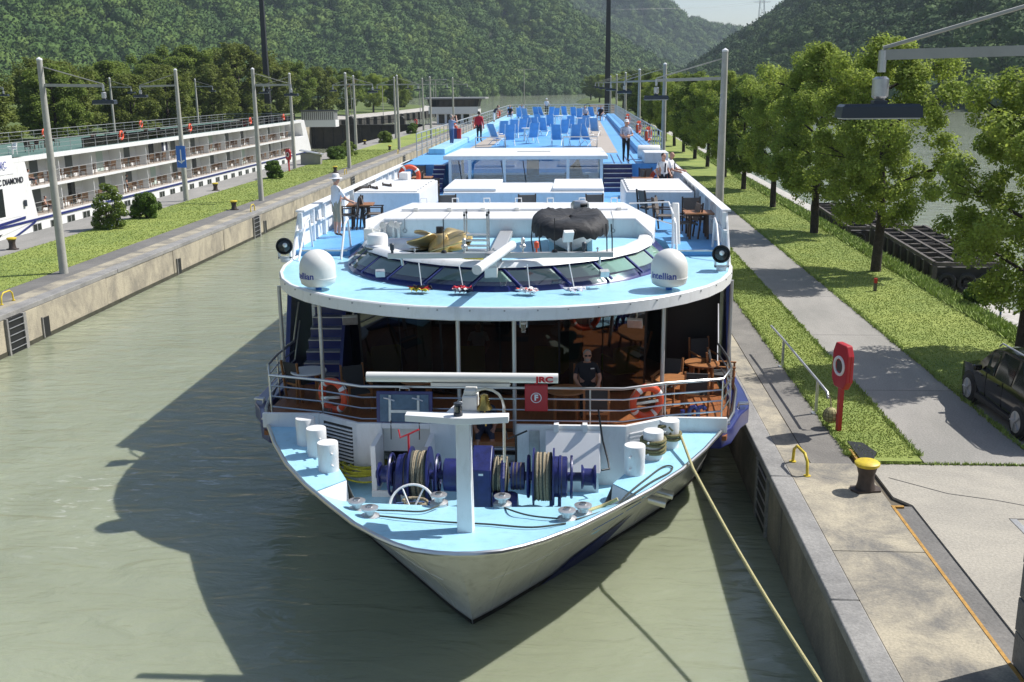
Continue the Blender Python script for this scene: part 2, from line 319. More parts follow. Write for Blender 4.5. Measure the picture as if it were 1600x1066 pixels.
# chamber wall panels under the coping on the quay side
for i in range(16):
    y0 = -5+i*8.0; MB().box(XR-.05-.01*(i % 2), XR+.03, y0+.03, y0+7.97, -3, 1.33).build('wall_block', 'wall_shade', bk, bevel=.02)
for i in range(24):
    y0 = -6+i*5.2; MB().box(XR-.12, XR+.33, y0+.01, y0+5.19, 1.33, ZQ+.016).build('coping_stone', 'coping', bk, bevel=.03)
def sheet(name, pts, z, m, kind='structure'):
    return tag(MB().prism(pts, z-.05, z).build(name, m), kind=kind)
YA = 20.8
qx = XR+.335
sheet('quay', [(qx, 20.8), (4.9, 20.8), (4.9, 210), (qx, 210)], ZQ, 'quay_tan')
sheet('quay_walk', [(4.925, 20.8), (5.8, 20.8), (5.8, 210), (4.925, 210)], ZQ-.003, 'quay_dark')
# near slabs with joints
for k, (y0, y1) in enumerate(((-10, 12.2), (12.22, 16.55), (16.57, 20.78))):
    sheet('quay_slab', [(qx, y0), (5.95, y0), (5.95, y1), (qx, y1)], ZQ+.002*k, 'quay_tan')
sheet('lawn_strip', [(5.8, 22.4), (6.15, 20.9), (7.25, 20.9), (7.3, 50), (7.3, 200), (5.8, 200)], ZQ+.03, 'grass')
road = sheet('road', [(7.3, 20.82), (9.7, 20.82), (9.7, 200), (7.3, 200)], ZQ, 'road')
for i in range(14):      # expansion joints cast as dark grooves of a finger's width
    y = 26.2+i*6.1; tag(MB().box(7.3, 9.7, y, y+.025, ZQ-.01, ZQ+.003).build('joint', 'path_dark', road))
sheet('parking_bay', [(9.72, 20.82), (14, 20.82), (14, 26.0), (9.72, 26.0)], ZQ-.002, 'apron')
ap = sheet('apron', [(6.35, -5), (16, -5), (16, 20.78), (6.1, 20.78), (6.1, 19.0), (6.35, 18.6)], ZQ+.004, 'apron')
for y in (16.3,): MB().box(9.0, 15, y, y+.03, ZQ, ZQ+.008).build('joint', 'path_dark', ap)
MB().tube([(6.3, 20.0, ZQ+.004), (7.2, 19.2, ZQ+.004), (8.0, 18.9, ZQ+.004), (9.3, 18.2, ZQ+.004)], .012, 4).build('crack', 'path_dark', ap)
# sunken cable duct covers let into the apron
for x0, x1, y0, y1 in ((7.9, 8.02, 12.6, 18.0), (9.4, 9.52, 14.6, 18.0)): MB().box(x0, x1, y0, y1, ZQ, ZQ+.014).build('rail_strip', 'alu', ap)
MB().box(7.9, 9.5, 18.0, 18.05, ZQ, ZQ+.012).build('rail_strip', 'path_dark', ap)
# gutter with orange edge paint along the quay
gut = sheet('gutter', [(5.95, -5), (6.34, -5), (6.34, 18.6), (5.95, 18.6)], ZQ-.025, 'path_dark')
MB().box(5.93, 5.985, 12.0, 18.55, ZQ-.05, ZQ+.012).build('edge_paint', 'edge_orange', gut)
MB().box(5.93, 6.16, 18.5, 18.56, ZQ-.05, ZQ+.013).build('edge_paint', 'edge_orange', gut)
MB().box(5.9, 5.95, 20.3, 21.6, ZQ-.05, ZQ+.036).build('edge_paint', 'edge_orange', gut)
sheet('verge', [(9.7, 26.02), (14, 26.02), (14, 200), (9.7, 200)], ZQ+.03, 'grass')
pit = MB().prism([(5.99, 21.0), (6.25, 20.95), (6.45, 21.4), (6.3, 22.0), (5.99, 22.1)], ZQ+.02, ZQ+.045).build('drain_pit', 'black'); tag(pit, kind='structure')
tag(MB().loft([[(14.0, y, 1.47), (14.7, y, .85), (15.7, y, .32)] for y in range(20, 241, 10)]).build('grass_bank', 'turf'), kind='structure')
tag(MB().loft([[(15.7, y, .33), (16.4, y, .22), (17.7, y, .16), (18.7, y, -.5)] for y in range(20, 301, 10)]).build('gravel_shore', 'gravel'), kind='structure')
# grass blades where the lawn is near enough to show a nap
def blades(name, n, region, h, m, wid=.007):
    P = np.array([region(RNG) for _ in range(n)]); a = RNG.uniform(0, 6.283, n); hh = h*RNG.uniform(.5, 1.3, n); w = wid*(1+P[:, 1]/22)
    dx, dy = np.cos(a)*w, np.sin(a)*w; lean = RNG.normal(0, .45, (n, 2))*hh[:, None]
    V = np.empty((n, 3, 3)); V[:, 0] = P+np.stack([dx, dy, dx*0], 1); V[:, 1] = P-np.stack([dx, dy, dx*0], 1); V[:, 2] = P+np.stack([lean[:, 0], lean[:, 1], hh], 1)
    me = bpy.data.meshes.new(name); me.vertices.add(3*n); me.vertices.foreach_set('co', V.ravel()); me.loops.add(3*n); me.loops.foreach_set('vertex_index', np.arange(3*n)); me.polygons.add(n); me.polygons.foreach_set('loop_start', np.arange(0, 3*n, 3)); me.update(calc_edges=True)
    me.materials.append(MATS[m]); o = bpy.data.objects.new(name, me); COL.objects.link(o); return tag(o, kind='stuff')
def yr(r, a, c): return a*(c/a)**r.uniform()
tag(blades('lawn_grass', 42000, lambda r: (r.uniform(5.77, 7.34), yr(r, 21.1, 75), ZQ+.03), .026, 'blade'), 'mown grass between the quay and the road', 'grass')
tag(blades('verge_grass', 70000, lambda r: (r.uniform(9.66, 13.95), yr(r, 26.1, 90), ZQ+.03), .028, 'blade'), 'mown grass between the road and the trees', 'grass')
def bankp(r):
    x = r.uniform(13.2, 15.6); return (x, yr(r, 24, 130), lerp([(13.2, 1.5), (14, 1.47), (14.7, .85), (15.7, .32)], x))
tag(blades('bank_grass', 90000, bankp, .2, 'blade_dry', .018), 'long rough grass on the slope above the gravel shore', 'grass')
tag(blades('island_grass', 45000, lambda r: (r.uniform(-27.66, -22.84), yr(r, 34, 130), ZQ+.02), .026, 'blade', .01), 'mown grass lawn between the two lock chambers', 'grass')
def edgep(r):
    x = [5.8, 7.3, 9.7, 9.7, 7.3][int(r.integers(0, 5))]+r.normal(0, .035); y = yr(r, 21.2, 70)
    return (x, y+.25*math.sin(y*3.1), ZQ+.01)
tag(blades('edge_weeds', 16000, edgep, .075, 'blade_dry', .01), 'ragged grass and weeds along the edges of the road and quay', 'grass')
tag(blades('joint_weeds', 1500, lambda r: (r.uniform(6.1, 13.5), 20.8+r.normal(0, .02), ZQ), .06, 'blade_dry', .01), 'weeds in the paving joint beside the bollard', 'grass')
# ---- ground beyond the far chamber wall, and upstream banks
tag(MB().loft([[(XF, y, -6), (XF, y, ZQ), (-70, y, ZQ+.3), (-420, y, 8)] for y in (20, 120, YG, 330)]).build('far_ground', 'turf'), kind='structure')
tag(MB().loft([[(XF, y, 2.2), (XF+.02, y, ZLW-2)] for y in (20, YG)]).build('far_chamber_wall', 'wall_concrete'), kind='structure')
tag(MB().prism([(XI, 206), (XL, 206), (XL+1, 232), (XI-2, 232)], -3, 1.47).build('island_head', 'road'), kind='structure')
lb = [(-58, YG), (-54, 250), (-47, 300), (-45, 345), (-50, 380), (-66, 420), (-110, 520), (-160, 640)]
tag(MB().loft([[(x-6, y, 2.2) for x, y in lb], [(x, y, 1.2) for x, y in lb], [(x+2.5, y, -.4) for x, y in lb]]).build('left_bank', 'gravel'), kind='structure')
tag(MB().loft([[(x-160, y, 12) for x, y in lb], [(x-40, y, 3.5) for x, y in lb], [(x-5.9, y, 2.21) for x, y in lb]]).build('left_meadow', 'turf'), kind='structure')
rb = [(18.4, 230), (17, 300), (12, 380), (4, 470), (0, 560), (4, 640)]
tag(MB().loft([[(x-3, y, -.5) for x, y in rb], [(x, y, 1.0) for x, y in rb], [(x+16, y, 1.6) for x, y in rb], [(x+20, y, -.5) for x, y in rb]]).build('dividing_spit', 'turf'), kind='structure')
# ---- wooded hills: terrain sheets, and the woods on them as one mass each
mat('hill_ground', (.03, .045, .018), .95)
def wood_mat(name, c1, c2, c3):
    m = mat(name, c1, .8, bump=1.0, bscale=1.1); n = m.node_tree; P = n.nodes['Principled BSDF']; L = n.links.new
    oi = n.nodes.new('ShaderNodeObjectInfo'); rp = n.nodes.new('ShaderNodeValToRGB'); e = rp.color_ramp.elements; e[0].color = (*c1, 1); e[1].color = (*c3, 1); e.new(.5).color = (*c2, 1)
    ge = n.nodes.new('ShaderNodeNewGeometry'); nz = n.nodes.new('ShaderNodeTexNoise'); nz.inputs['Scale'].default_value = .02; nz.inputs['Detail'].default_value = 3; L(ge.outputs['Position'], nz.inputs['Vector'])
    ad = n.nodes.new('ShaderNodeMath'); ad.operation = 'MULTIPLY_ADD'; L(oi.outputs['Random'], ad.inputs[0]); ad.inputs[1].default_value = .6; sb = n.nodes.new('ShaderNodeMath'); sb.operation = 'MULTIPLY_ADD'; L(nz.outputs[0], sb.inputs[0]); sb.inputs[1].default_value = 1.6; sb.inputs[2].default_value = -.6; L(sb.outputs[0], ad.inputs[2]); L(ad.outputs[0], rp.inputs[0]); L(rp.outputs[0], P.inputs['Base Color'])
    P.inputs['Specular IOR Level'].default_value = .15
wood_mat('wood_far', (.045, .09, .024), (.072, .13, .03), (.13, .185, .04))
wood_mat('wood_dark', (.036, .074, .022), (.055, .105, .027), (.09, .14, .035))
def crown_blob(name, m, seed, conifer=False):
    bm = bmesh.new(); bmesh.ops.create_icosphere(bm, subdivisions=3, radius=1); r = random.Random(seed); ph = [Vector((r.uniform(-1, 1), r.uniform(-1, 1), r.uniform(-1, 1))).normalized() for _ in range(26)]
    for v in bm.verts:
        d = v.co.normalized(); k = .72+.4*max(0, max(max(0, d.dot(p)-.72)/.28 for p in ph))+r.uniform(-.05, .05)
        v.co = d*k
        if conifer: t = (v.co.z+1)/2; v.co.x *= 1-.75*t; v.co.y *= 1-.75*t; v.co.z *= 1.5
        else: v.co.z *= 1.1
    g = np.random.default_rng(seed); base = [v.co.copy()*.9 for v in bm.verts]; fac = [tuple(v.index for v in f.verts) for f in bm.faces]; bm.free(); q = MB(); q.add(base, fac)
    for k in range(700):
        i = int(g.integers(0, len(base))); c = base[i]*float(g.uniform(.95, 1.22)); nn = (base[i].normalized()+Vector(g.normal(0, .6, 3))).normalized(); u = nn.orthogonal().normalized(); w = nn.cross(u); s = float(g.uniform(.05, .13))
        q.add([c-u*s, c-w*s*.8, c+u*s, c+w*s*.8], [(0, 1, 2, 3)])
    return q.mesh(name, m, 0)
def hill(name, foot, slope, dist, n_tree, size, m, label, seed, ridge=None):
    """terrain rising from a foot line to its left or right; woods scattered on it by geometry nodes"""
    r = random.Random(seed); pts = [Vector((x, y, 0)) for x, y in foot]; seg = []
    for i in range(len(pts)-1):
        k = 14
        for j in range(k): seg.append(pts[i].lerp(pts[i+1], j/k))
    seg.append(pts[-1]); nn = len(seg); side = 1 if slope[1] > 0 else -1; rows = []; ns = 26
    for i, p in enumerate(seg):
        d = (seg[min(i+1, nn-1)]-seg[max(i-1, 0)]).normalized(); q = Vector((d.y, -d.x, 0))*side; row = []
        for j in range(ns+1):
            s = dist*j/ns; z = slope[0]*s*(1-.25*j/ns)
            z += (math.sin(i*.33+seed)*math.sin(j*.5+seed*2)*.09+math.sin(i*.9+seed*3+j*.22)*.06)*s
            if ridge: z = min(z, ridge(i/(nn-1))+math.sin(i*.5)*4)
            row.append(p+q*s+Vector((0, 0, max(z, -.3) if j else -1)))
        rows.append(row)
    b = MB(); b.loft(rows); o = tag(b.build(name, 'hill_ground', smooth=60), kind='structure')
    src = []
    for k in range(3):
        me = crown_blob(name+'_tree', m, seed+k, False); so = bpy.data.objects.new(name+'_crown', me); src.append(so)
    cc = bpy.data.collections.new(name+'_crowns')
    for so in src: cc.objects.link(so)
    w = bpy.data.objects.new(name+'_wood', o.data.copy()); COL.objects.link(w); tag(w, label, 'forest', kind='stuff')
    g = bpy.data.node_groups.new(name+'_gn', 'GeometryNodeTree'); g.interface.new_socket('Geometry', in_out='INPUT', socket_type='NodeSocketGeometry'); g.interface.new_socket('Geometry', in_out='OUTPUT', socket_type='NodeSocketGeometry')
    N = g.nodes.new; L = g.links.new; gi = N('NodeGroupInput'); go = N('NodeGroupOutput'); dp = N('GeometryNodeDistributePointsOnFaces'); dp.distribute_method = 'RANDOM'
    area = sum(p.area for p in o.data.polygons); dp.inputs['Density'].default_value = n_tree/area; dp.inputs['Seed'].default_value = seed
    ci = N('GeometryNodeCollectionInfo'); ci.inputs[0].default_value = cc; ci.inputs['Separate Children'].default_value = True; ci.inputs['Reset Children'].default_value = True
    ip = N('GeometryNodeInstanceOnPoints'); ip.inputs['Pick Instance'].default_value = True
    rs = N('FunctionNodeRandomValue'); rs.data_type = 'FLOAT'; rs.inputs[2].default_value = size*.4; rs.inputs[3].default_value = size*1.6
    rr = N('FunctionNodeRandomValue'); rr.data_type = 'FLOAT_VECTOR'; rr.inputs[0].default_value = (-.2, -.2, 0); rr.inputs[1].default_value = (.2, .2, 6.28)
    L(gi.outputs[0], dp.inputs[0]); L(dp.outputs[0], ip.inputs['Points']); L(ci.outputs[0], ip.inputs['Instance']); L(rs.outputs[1], ip.inputs['Scale']); L(rr.outputs[0], ip.inputs['Rotation']); L(ip.outputs[0], go.inputs[0])
    w.modifiers.new('wood', 'NODES').node_group = g
    return o
hill('left_hill', [(-360, 120), (-330, 330), (-250, 560), (-150, 760), (-40, 900), (60, 1010), (135, 1160)], (.62, -1), 700, 30000, 6.0, 'wood_far', 'broadleaf forest covering the big hillside across the river on the left', 3, ridge=lambda t: lerp([(0, 420), (.72, 330), (.83, 195), (.92, 135), (1, 75)], t))
hill('right_hill', [(190, -60), (150, 150), (128, 300), (100, 480), (80, 640), (66, 760), (66, 900)], (.62, 1), 420, 17000, 5.0, 'wood_dark', 'dark forest on the steep hillside at the right of the river', 5)
hill('far_hill', [(-150, 1500), (120, 1600), (330, 1750), (560, 1950)], (.5, -1), 600, 9000, 8, 'wood_far', 'hazy forest on the distant hill below the strip of sky', 9, ridge=lambda t: lerp([(0, 190), (.35, 215), (.55, 175), (.75, 110), (1, 60)], t))
# ================================================================== THE CRUISE SHIP
XC = -1.83
ship = empty('river_cruise_ship', (XC, 24, 0), 0, 'long white river cruise ship with pale blue decks, bow towards the viewer in the lock', 'ship')
def SP(name, mats, parent=ship, smooth=35, bevel=0, fn=None):
    b = MB(); fn(b); return b.build(name, mats, parent, smooth, bevel)
RIM = [(14.32, 0), (14.35, .3), (14.47, .68), (14.7, .99), (15.0, 1.3), (15.6, 1.84), (16.46, 2.44), (17.53, 3.17), (18.65, 3.83), (19.8, 4.4), (21.1, 4.94), (22.2, 5.3), (24.0, 5.62), (27, 5.72), (60, 5.72), (112, 5.72), (118, 5.5), (121, 4.8)]
WL = [(16.48, 0), (17, .42), (18, 1.12), (19, 1.85), (20, 2.55), (21, 3.25), (22, 3.9), (24, 4.85), (27, 5.5), (32, 5.7), (112, 5.7), (121, 4.6)]
def rimz(Y): return lerp([(14.32, 2.36), (15, 2.29), (16.4, 2.2), (17.5, 2.15), (18.6, 2.11), (200, 2.11)], Y)
def hullrow(side):
    rows = []
    for Yr, hr in RIM:
        Yw = min(16.48+(Yr-14.32)*.97, 121); hw = lerp(WL, Yw); zr = rimz(Yr); row = []
        for z in (-1.3, -.3, 0, .35, .8, 1.3, 1.75, 1.0):
            if z == 1.0 and len(row) == 7: z = zr
            t = max(0, z/zr); p = t**1.25
            Y = Yw+(Yr-Yw)*p; h = hw+(hr-hw)*(t**1.35)
            if z < 0: h *= 1+z*.12; Y = Yw+(-z)*.5
            row.append((XC+side*h, Y, z))
        rows.append(row)
    return rows
hull = SP('hull', 'hull_white', smooth=28, fn=lambda b: (b.loft(hullrow(-1)), b.loft([r[::-1] for r in hullrow(1)])))
def boot(b):
    for s in (-1, 1):
        R = hullrow(s); b.loft([[(p[0]+s*.012, p[1]-.012, p[2]) for p in (r[1], r[2], tuple(r[2][i]+(r[3][i]-r[2][i])*.35 for i in range(3)))] for r in R])
SP('boot_top', 'gate_dark', hull, fn=boot)
rimpts = lambda s, a=0, c=14: [(XC+s*h, Y, rimz(Y)) for Y, h in RIM[a:c]]
SP('gunwale', 'steel', hull, fn=lambda b: b.tube([(x, y, z+.02) for x, y, z in rimpts(-1)[::-1]+rimpts(1)[1:]], .045, 8))
for s in (-1, 1):
    HS = hullrow(s)
    for i in (3, 5, 7, 8): SP('plate_seam', 'hull_white', hull, fn=lambda b: b.tube([Vector(q)+Vector((s*.004, -.004, 0)) for q in HS[i][2:]], .009, 4))
    SP('plate_seam', 'hull_white', hull, fn=lambda b: b.tube([Vector(HS[i][5])+Vector((s*.004, -.004, 0)) for i in range(2, 12)], .009, 4))
# bow thruster recess and two side pipes on the quay side of the bow
p1, p2 = at(1050, 768, Y=19.6), at(1040, 780, Y=19.3)
SP('outlet_pipe', 'steel', hull, fn=lambda b: (b.cyl(p1-Vector((.3, 0, 0)), p1+Vector((.02, -.08, -.06)), .085)))
SP('outlet_pipe', 'steel', hull, fn=lambda b: (b.cyl(p2-Vector((.34, 0, 0)), p2+Vector((.0, -.08, -.06)), .095)))
HR = hullrow(1)
def onhull(i, f, j): # point between stations
    a, c = HR[i], HR[i+1]; return Vector(a[j]).lerp(Vector(c[j]), f)
SP('thruster_recess', 'navy', hull, fn=lambda b: b.poly([p+Vector((.03, -.03, 0)) for p in (onhull(5, .3, 2), onhull(6, .9, 2), onhull(7, .6, 4), onhull(6, .2, 3))]))
SP('hull_stripe', 'sign_blue', hull, fn=lambda b: b.loft([[onhull(i, f, 5)+Vector((.012, -.012, dz)) for dz in (0, .03)] for i, f in ((6, .2), (6, .9), (7, .5))]))
# ---- foredeck
def H2(Y): return lerp(RIM, Y)
inn = [(17.95, 2.5), (20.75, 3.8)]                       # inner edge of the bollard platforms
def platform(s):
    def fn(b):
        ys = (17.3, 17.7, 18.2, 18.8, 19.4, 20.1, 20.75)
        outer = [(XC+s*(H2(y)-.01), y) for y in ys]; inner = [(XC+s*2.5, 17.95), (XC+s*3.8, 20.75), (XC+s*3.8, 21.4)]
        poly = outer+[(XC+s*(H2(21.4)-.01), 21.4)]+inner[::-1]
        b.prism(poly, 2.092, 2.112)
    return fn
for s in (-1, 1):
    SP('side_deck', ['deck_light'], fn=platform(s))
    SP('deck_step', 'white', fn=lambda b, s=s: (b.poly([(XC+s*3.0, 17.28, 2.09), (XC+s*2.49, 17.94, 2.1), (XC+s*2.45, 17.94, 1.5), (XC+s*2.49, 17.5, 1.7)]), b.poly([(XC+s*2.49, 17.94, 2.1), (XC+s*3.8, 20.75, 2.1), (XC+s*3.65, 20.75, 1.1), (XC+s*2.1, 17.94, 1.1)])))
def fdeck(b):
    ys = [17.3, 16.9, 16.46, 16.0, 15.6, 15.3, 15.0, 14.85, 14.7, 14.58, 14.47, 14.35]
    rim = [(XC-H2(y)+.01, y, rimz(y)) for y in ys]+[(XC, 14.33, rimz(14.33))]+[(XC+H2(y)-.01, y, rimz(y)) for y in ys[::-1]]
    n = len(rim); back = [(XC-2.49+4.98*i/(n-1), 17.52, 1.78+.06*abs(i/(n-1)*2-1)) for i in range(n)]
    rows = []
    for k in range(6):
        f = k/5; rows.append([tuple(rim[i][c]+(back[i][c]-rim[i][c])*(f if c < 2 else f) for c in range(3)) for i in range(n)])
    b.loft(rows); b.loft([back, [(XC+(x-XC)*.55, y+.02, 1.1) for x, y, z in back]])
SP('forward_deck', 'deck_light', smooth=40, fn=fdeck)
SP('well_deck', 'deck_light', fn=lambda b: b.prism([(XC-1.4, 17.5), (XC+1.4, 17.5), (XC+2.2, 18.2), (XC+3.6, 20.8), (XC-3.6, 20.8), (XC-2.2, 18.2)], 1.0, 1.12))
YB, ZB = 20.35, 2.42
xs0, xs1 = at(738, 690, Y=YB).x, at(806, 690, Y=YB).x      # stair opening
hx0, hx1 = at(598, 690, Y=YB).x, at(672, 690, Y=YB).x      # hatch opening
BW = [(XC-5.0, 20.95), (XC-3.75, 20.95), (XC-2.8, YB), (XC+2.85, YB), (XC+3.75, 20.95), (XC+5.0, 20.95)]
def bul(b):
    def wall(p, q, z0, z1, th=.09):
        p, q = Vector((*p, 0)), Vector((*q, 0)); d = (q-p).normalized(); nrm = Vector((-d.y, d.x, 0))*th
        b.prism([p, q, q+nrm, p+nrm], z0, z1)
    wall(BW[0], BW[1], 2.09, ZB); wall(BW[1], BW[2], .95, ZB); wall(BW[3], BW[4], .95, ZB); wall(BW[4], BW[5], 2.09, ZB)
    wall(BW[2], (hx0, YB), .95, ZB); wall((hx0, YB), (hx1, YB), .95, 1.32); wall((hx0, YB), (hx1, YB), 2.3, ZB); wall((hx1, YB), (xs0, YB), .95, ZB); wall((xs1, YB), BW[3], .95, ZB)
blw = SP('bulwark', 'white', bevel=.012, fn=bul)
for s in (-1, 1):     # louvred vents on the slanting walls, each slat its own piece
    p, q = Vector((XC+s*3.75, 20.95, 0)), Vector((XC+s*2.8, YB, 0))
    nrm = Vector((-(q-p).normalized().y*-s, -(abs((q-p).normalized().x)), 0))*.03
    for k in range(12):
        z = 1.35+k*.08; SP('louvre_slat', 'white_plain', blw, fn=lambda b: b.beam(p.lerp(q, .14)+nrm+Vector((0, 0, z)), p.lerp(q, .86)+nrm+Vector((0, 0, z)), .05, .028))
    SP('vent_recess', 'gate_dark', blw, fn=lambda b: b.poly([p.lerp(q, .12)+nrm*.2+Vector((0, 0, 1.3)), p.lerp(q, .88)+nrm*.2+Vector((0, 0, 1.3)), p.lerp(q, .88)+nrm*.2+Vector((0, 0, 2.3)), p.lerp(q, .12)+nrm*.2+Vector((0, 0, 2.3))]))
# open hatch: dark store behind the opening, sloping coaming, lid swung up
hat = SP('store_hatch', 'white', fn=lambda b: (b.box(hx0-.1, hx0, 19.55, YB, .98, 2.2), b.box(hx1, hx1+.1, 19.55, YB, .98, 2.2), b.box(hx0-.1, hx1+.1, 19.5, 19.56, .98, 1.25)))
SP('store_room', 'offwhite', hat, fn=lambda b: b.box(hx0, hx1, YB+.095, YB+.105, 1.78, 2.31))
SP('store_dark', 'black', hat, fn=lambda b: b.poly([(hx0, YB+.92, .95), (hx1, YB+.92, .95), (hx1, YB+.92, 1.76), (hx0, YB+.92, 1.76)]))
l0, l1 = at(588, 664, Y=YB+.02), at(676, 611, Y=YB+.22)
lid = SP('hatch_lid', 'navy', hat, bevel=.01, fn=lambda b: b.ob(((l0.x+l1.x)/2, YB+.14, (l0.z+l1.z)/2), (l1.x-l0.x, .06, l1.z-l0.z), (-.16, 0, 0)))
cx, cz = (l0.x+l1.x)/2, (l0.z+l1.z)/2
SP('lid_panel', 'lid_blue', lid, fn=lambda b: b.ob((cx, YB+.1, cz), (l1.x-l0.x-.16, .02, l1.z-l0.z-.12), (-.16, 0, 0)))
for dx in (-.3, .3): SP('lid_rib', 'alu', lid, fn=lambda b: b.ob((cx+dx, YB+.08, cz), (.05, .04, l1.z-l0.z-.14), (-.16, 0, 0)))
SP('lid_bar', 'alu', lid, fn=lambda b: b.ob((cx, YB+.07, cz-.06), (.58, .04, .06), (-.16, 0, 0)))
SP('lid_handle', 'alu', lid, fn=lambda b: b.tube([(cx-.1, YB+.2, l1.z), (cx-.1, YB+.2, l1.z+.06), (cx+.1, YB+.2, l1.z+.06), (cx+.1, YB+.2, l1.z)], .014))
for dx in (-.3, .3): SP('lid_latch', 'steel', lid, fn=lambda b: b.tube([(cx+dx-.12, YB+.05, cz+.24), (cx+dx, YB+.03, cz+.22), (cx+dx+.1, YB+.06, cz+.17)], .016))
for dx in (-.28, .32): SP('lid_stay', 'brown', lid, fn=lambda b: b.tube([(cx+dx, YB+.02, l0.z+.1), (cx+dx, YB-.03, l0.z-.3)], .012))
# closed hatch on the other side
q0, q1 = at(852, 673, Y=YB-.05), at(938, 735, Y=YB-.35)
h2 = SP('closed_hatch', 'white_plain', bevel=.02, fn=lambda b: b.add([(q0.x, YB-.02, 2.32), (q1.x, YB-.02, 2.32), (q1.x, YB-.5, 1.55), (q0.x, YB-.5, 1.55), (q0.x, YB-.02, 1.5), (q1.x, YB-.02, 1.5)], [(0, 3, 2, 1), (0, 4, 3), (1, 2, 5), (3, 4, 5, 2)]))
SP('hatch_base', 'white', h2, fn=lambda b: b.box(q0.x+.03, q1.x-.03, YB-.42, YB-.02, .98, 1.54))
for f in (.2, .72): SP('hinge', 'white_plain', h2, fn=lambda b: b.box(q0.x+(q1.x-q0.x)*f-.05, q0.x+(q1.x-q0.x)*f+.05, YB-.08, YB+.1, 2.3, 2.46))
dm = at(835, 695, Y=YB)
SP('tread_plate', 'alu', blw, bevel=.01, fn=lambda b: b.box(dm.x-.11, dm.x+.11, YB-.03, YB-.005, 1.5, 2.32))
# crew steps through the bulwark
st = SP('crew_steps', 'white', fn=lambda b: [b.box(xs0+.02, xs1-.02, YB+.1+.17*k, YB+.1+.17*(k+1), 1.0, 1.2+.2*k) for k in range(5)])
for k in range(5): SP('tread', 'brown', st, fn=lambda b: b.box(xs0+.02, xs1-.02, YB+.08+.17*k, YB+.1+.17*(k+1), 1.2+.2*k, 1.222+.2*k))
SP('gate_rail', 'steel', st, fn=lambda b: b.tube([(xs0-.02, YB-.03, 1.9), (xs0-.02, YB-.03, 3.0), (xs1, YB-.03, 3.0), (xs1, YB-.03, 1.9), (xs0-.02, YB-.03, 1.9)], .02))
# mooring bollards, three on each side: lower drum, cap, cross pins
def bollard(x, y, z, s, ang):
    r = .2
    o = SP('mooring_bollard', 'white', fn=lambda b: b.lathe([(r*.98, 0), (r*.98, .3), (r, .32), (r, .56), (r*.97, .575), (0.01, .58)], (x, y, z), 26))
    for k, zz in ((0, .16), (1, .4)):
        d = Vector((math.cos(ang), math.sin(ang), 0)); SP('cross_pin', 'white_plain', o, fn=lambda b: b.cyl(Vector((x, y, z+zz))-d*.29, Vector((x, y, z+zz))+d*.29, .022, n=8))
    return o
for px, py in ((466, 694), (483, 711), (501, 735)):
    p = at(px+13, py, 2.1); bollard(p.x, p.y, 2.1, -1, -1.0)
for px, py in ((991, 742), (1020, 718), (1045, 700)):
    p = at(px, py-2, 2.1); bollard(p.x, p.y, 2.1, 1, -2.0)
# fairlead rollers on the forward deck
for px, py in ((558, 797), (578, 808), (686, 787), (785, 789), (886, 812), (911, 804)):
    p = at(px, py, 2.0); z = 1.97
    for _ in range(4):
        # height of the lofted deck at this spot
        t = max(0, min(1, (17.52-p.y)/3.15)); z = 1.8+.52*t+.12*(abs(p.x-XC)/2.5); p = at(px, py, z)
    o = SP('fairlead_roller', 'alu', fn=lambda b: b.lathe([(.17, -.06), (.17, .03), (.09, .06), (.085, .12), (.15, .15), (.155, .18), (.06, .195), (.01, .195)], (p.x, p.y, z), 20))
    SP('roller_cap', 'steel', o, fn=lambda b: b.lathe([(.06, 0), (.06, .02), (.01, .025)], (p.x, p.y, z+.194), 12))
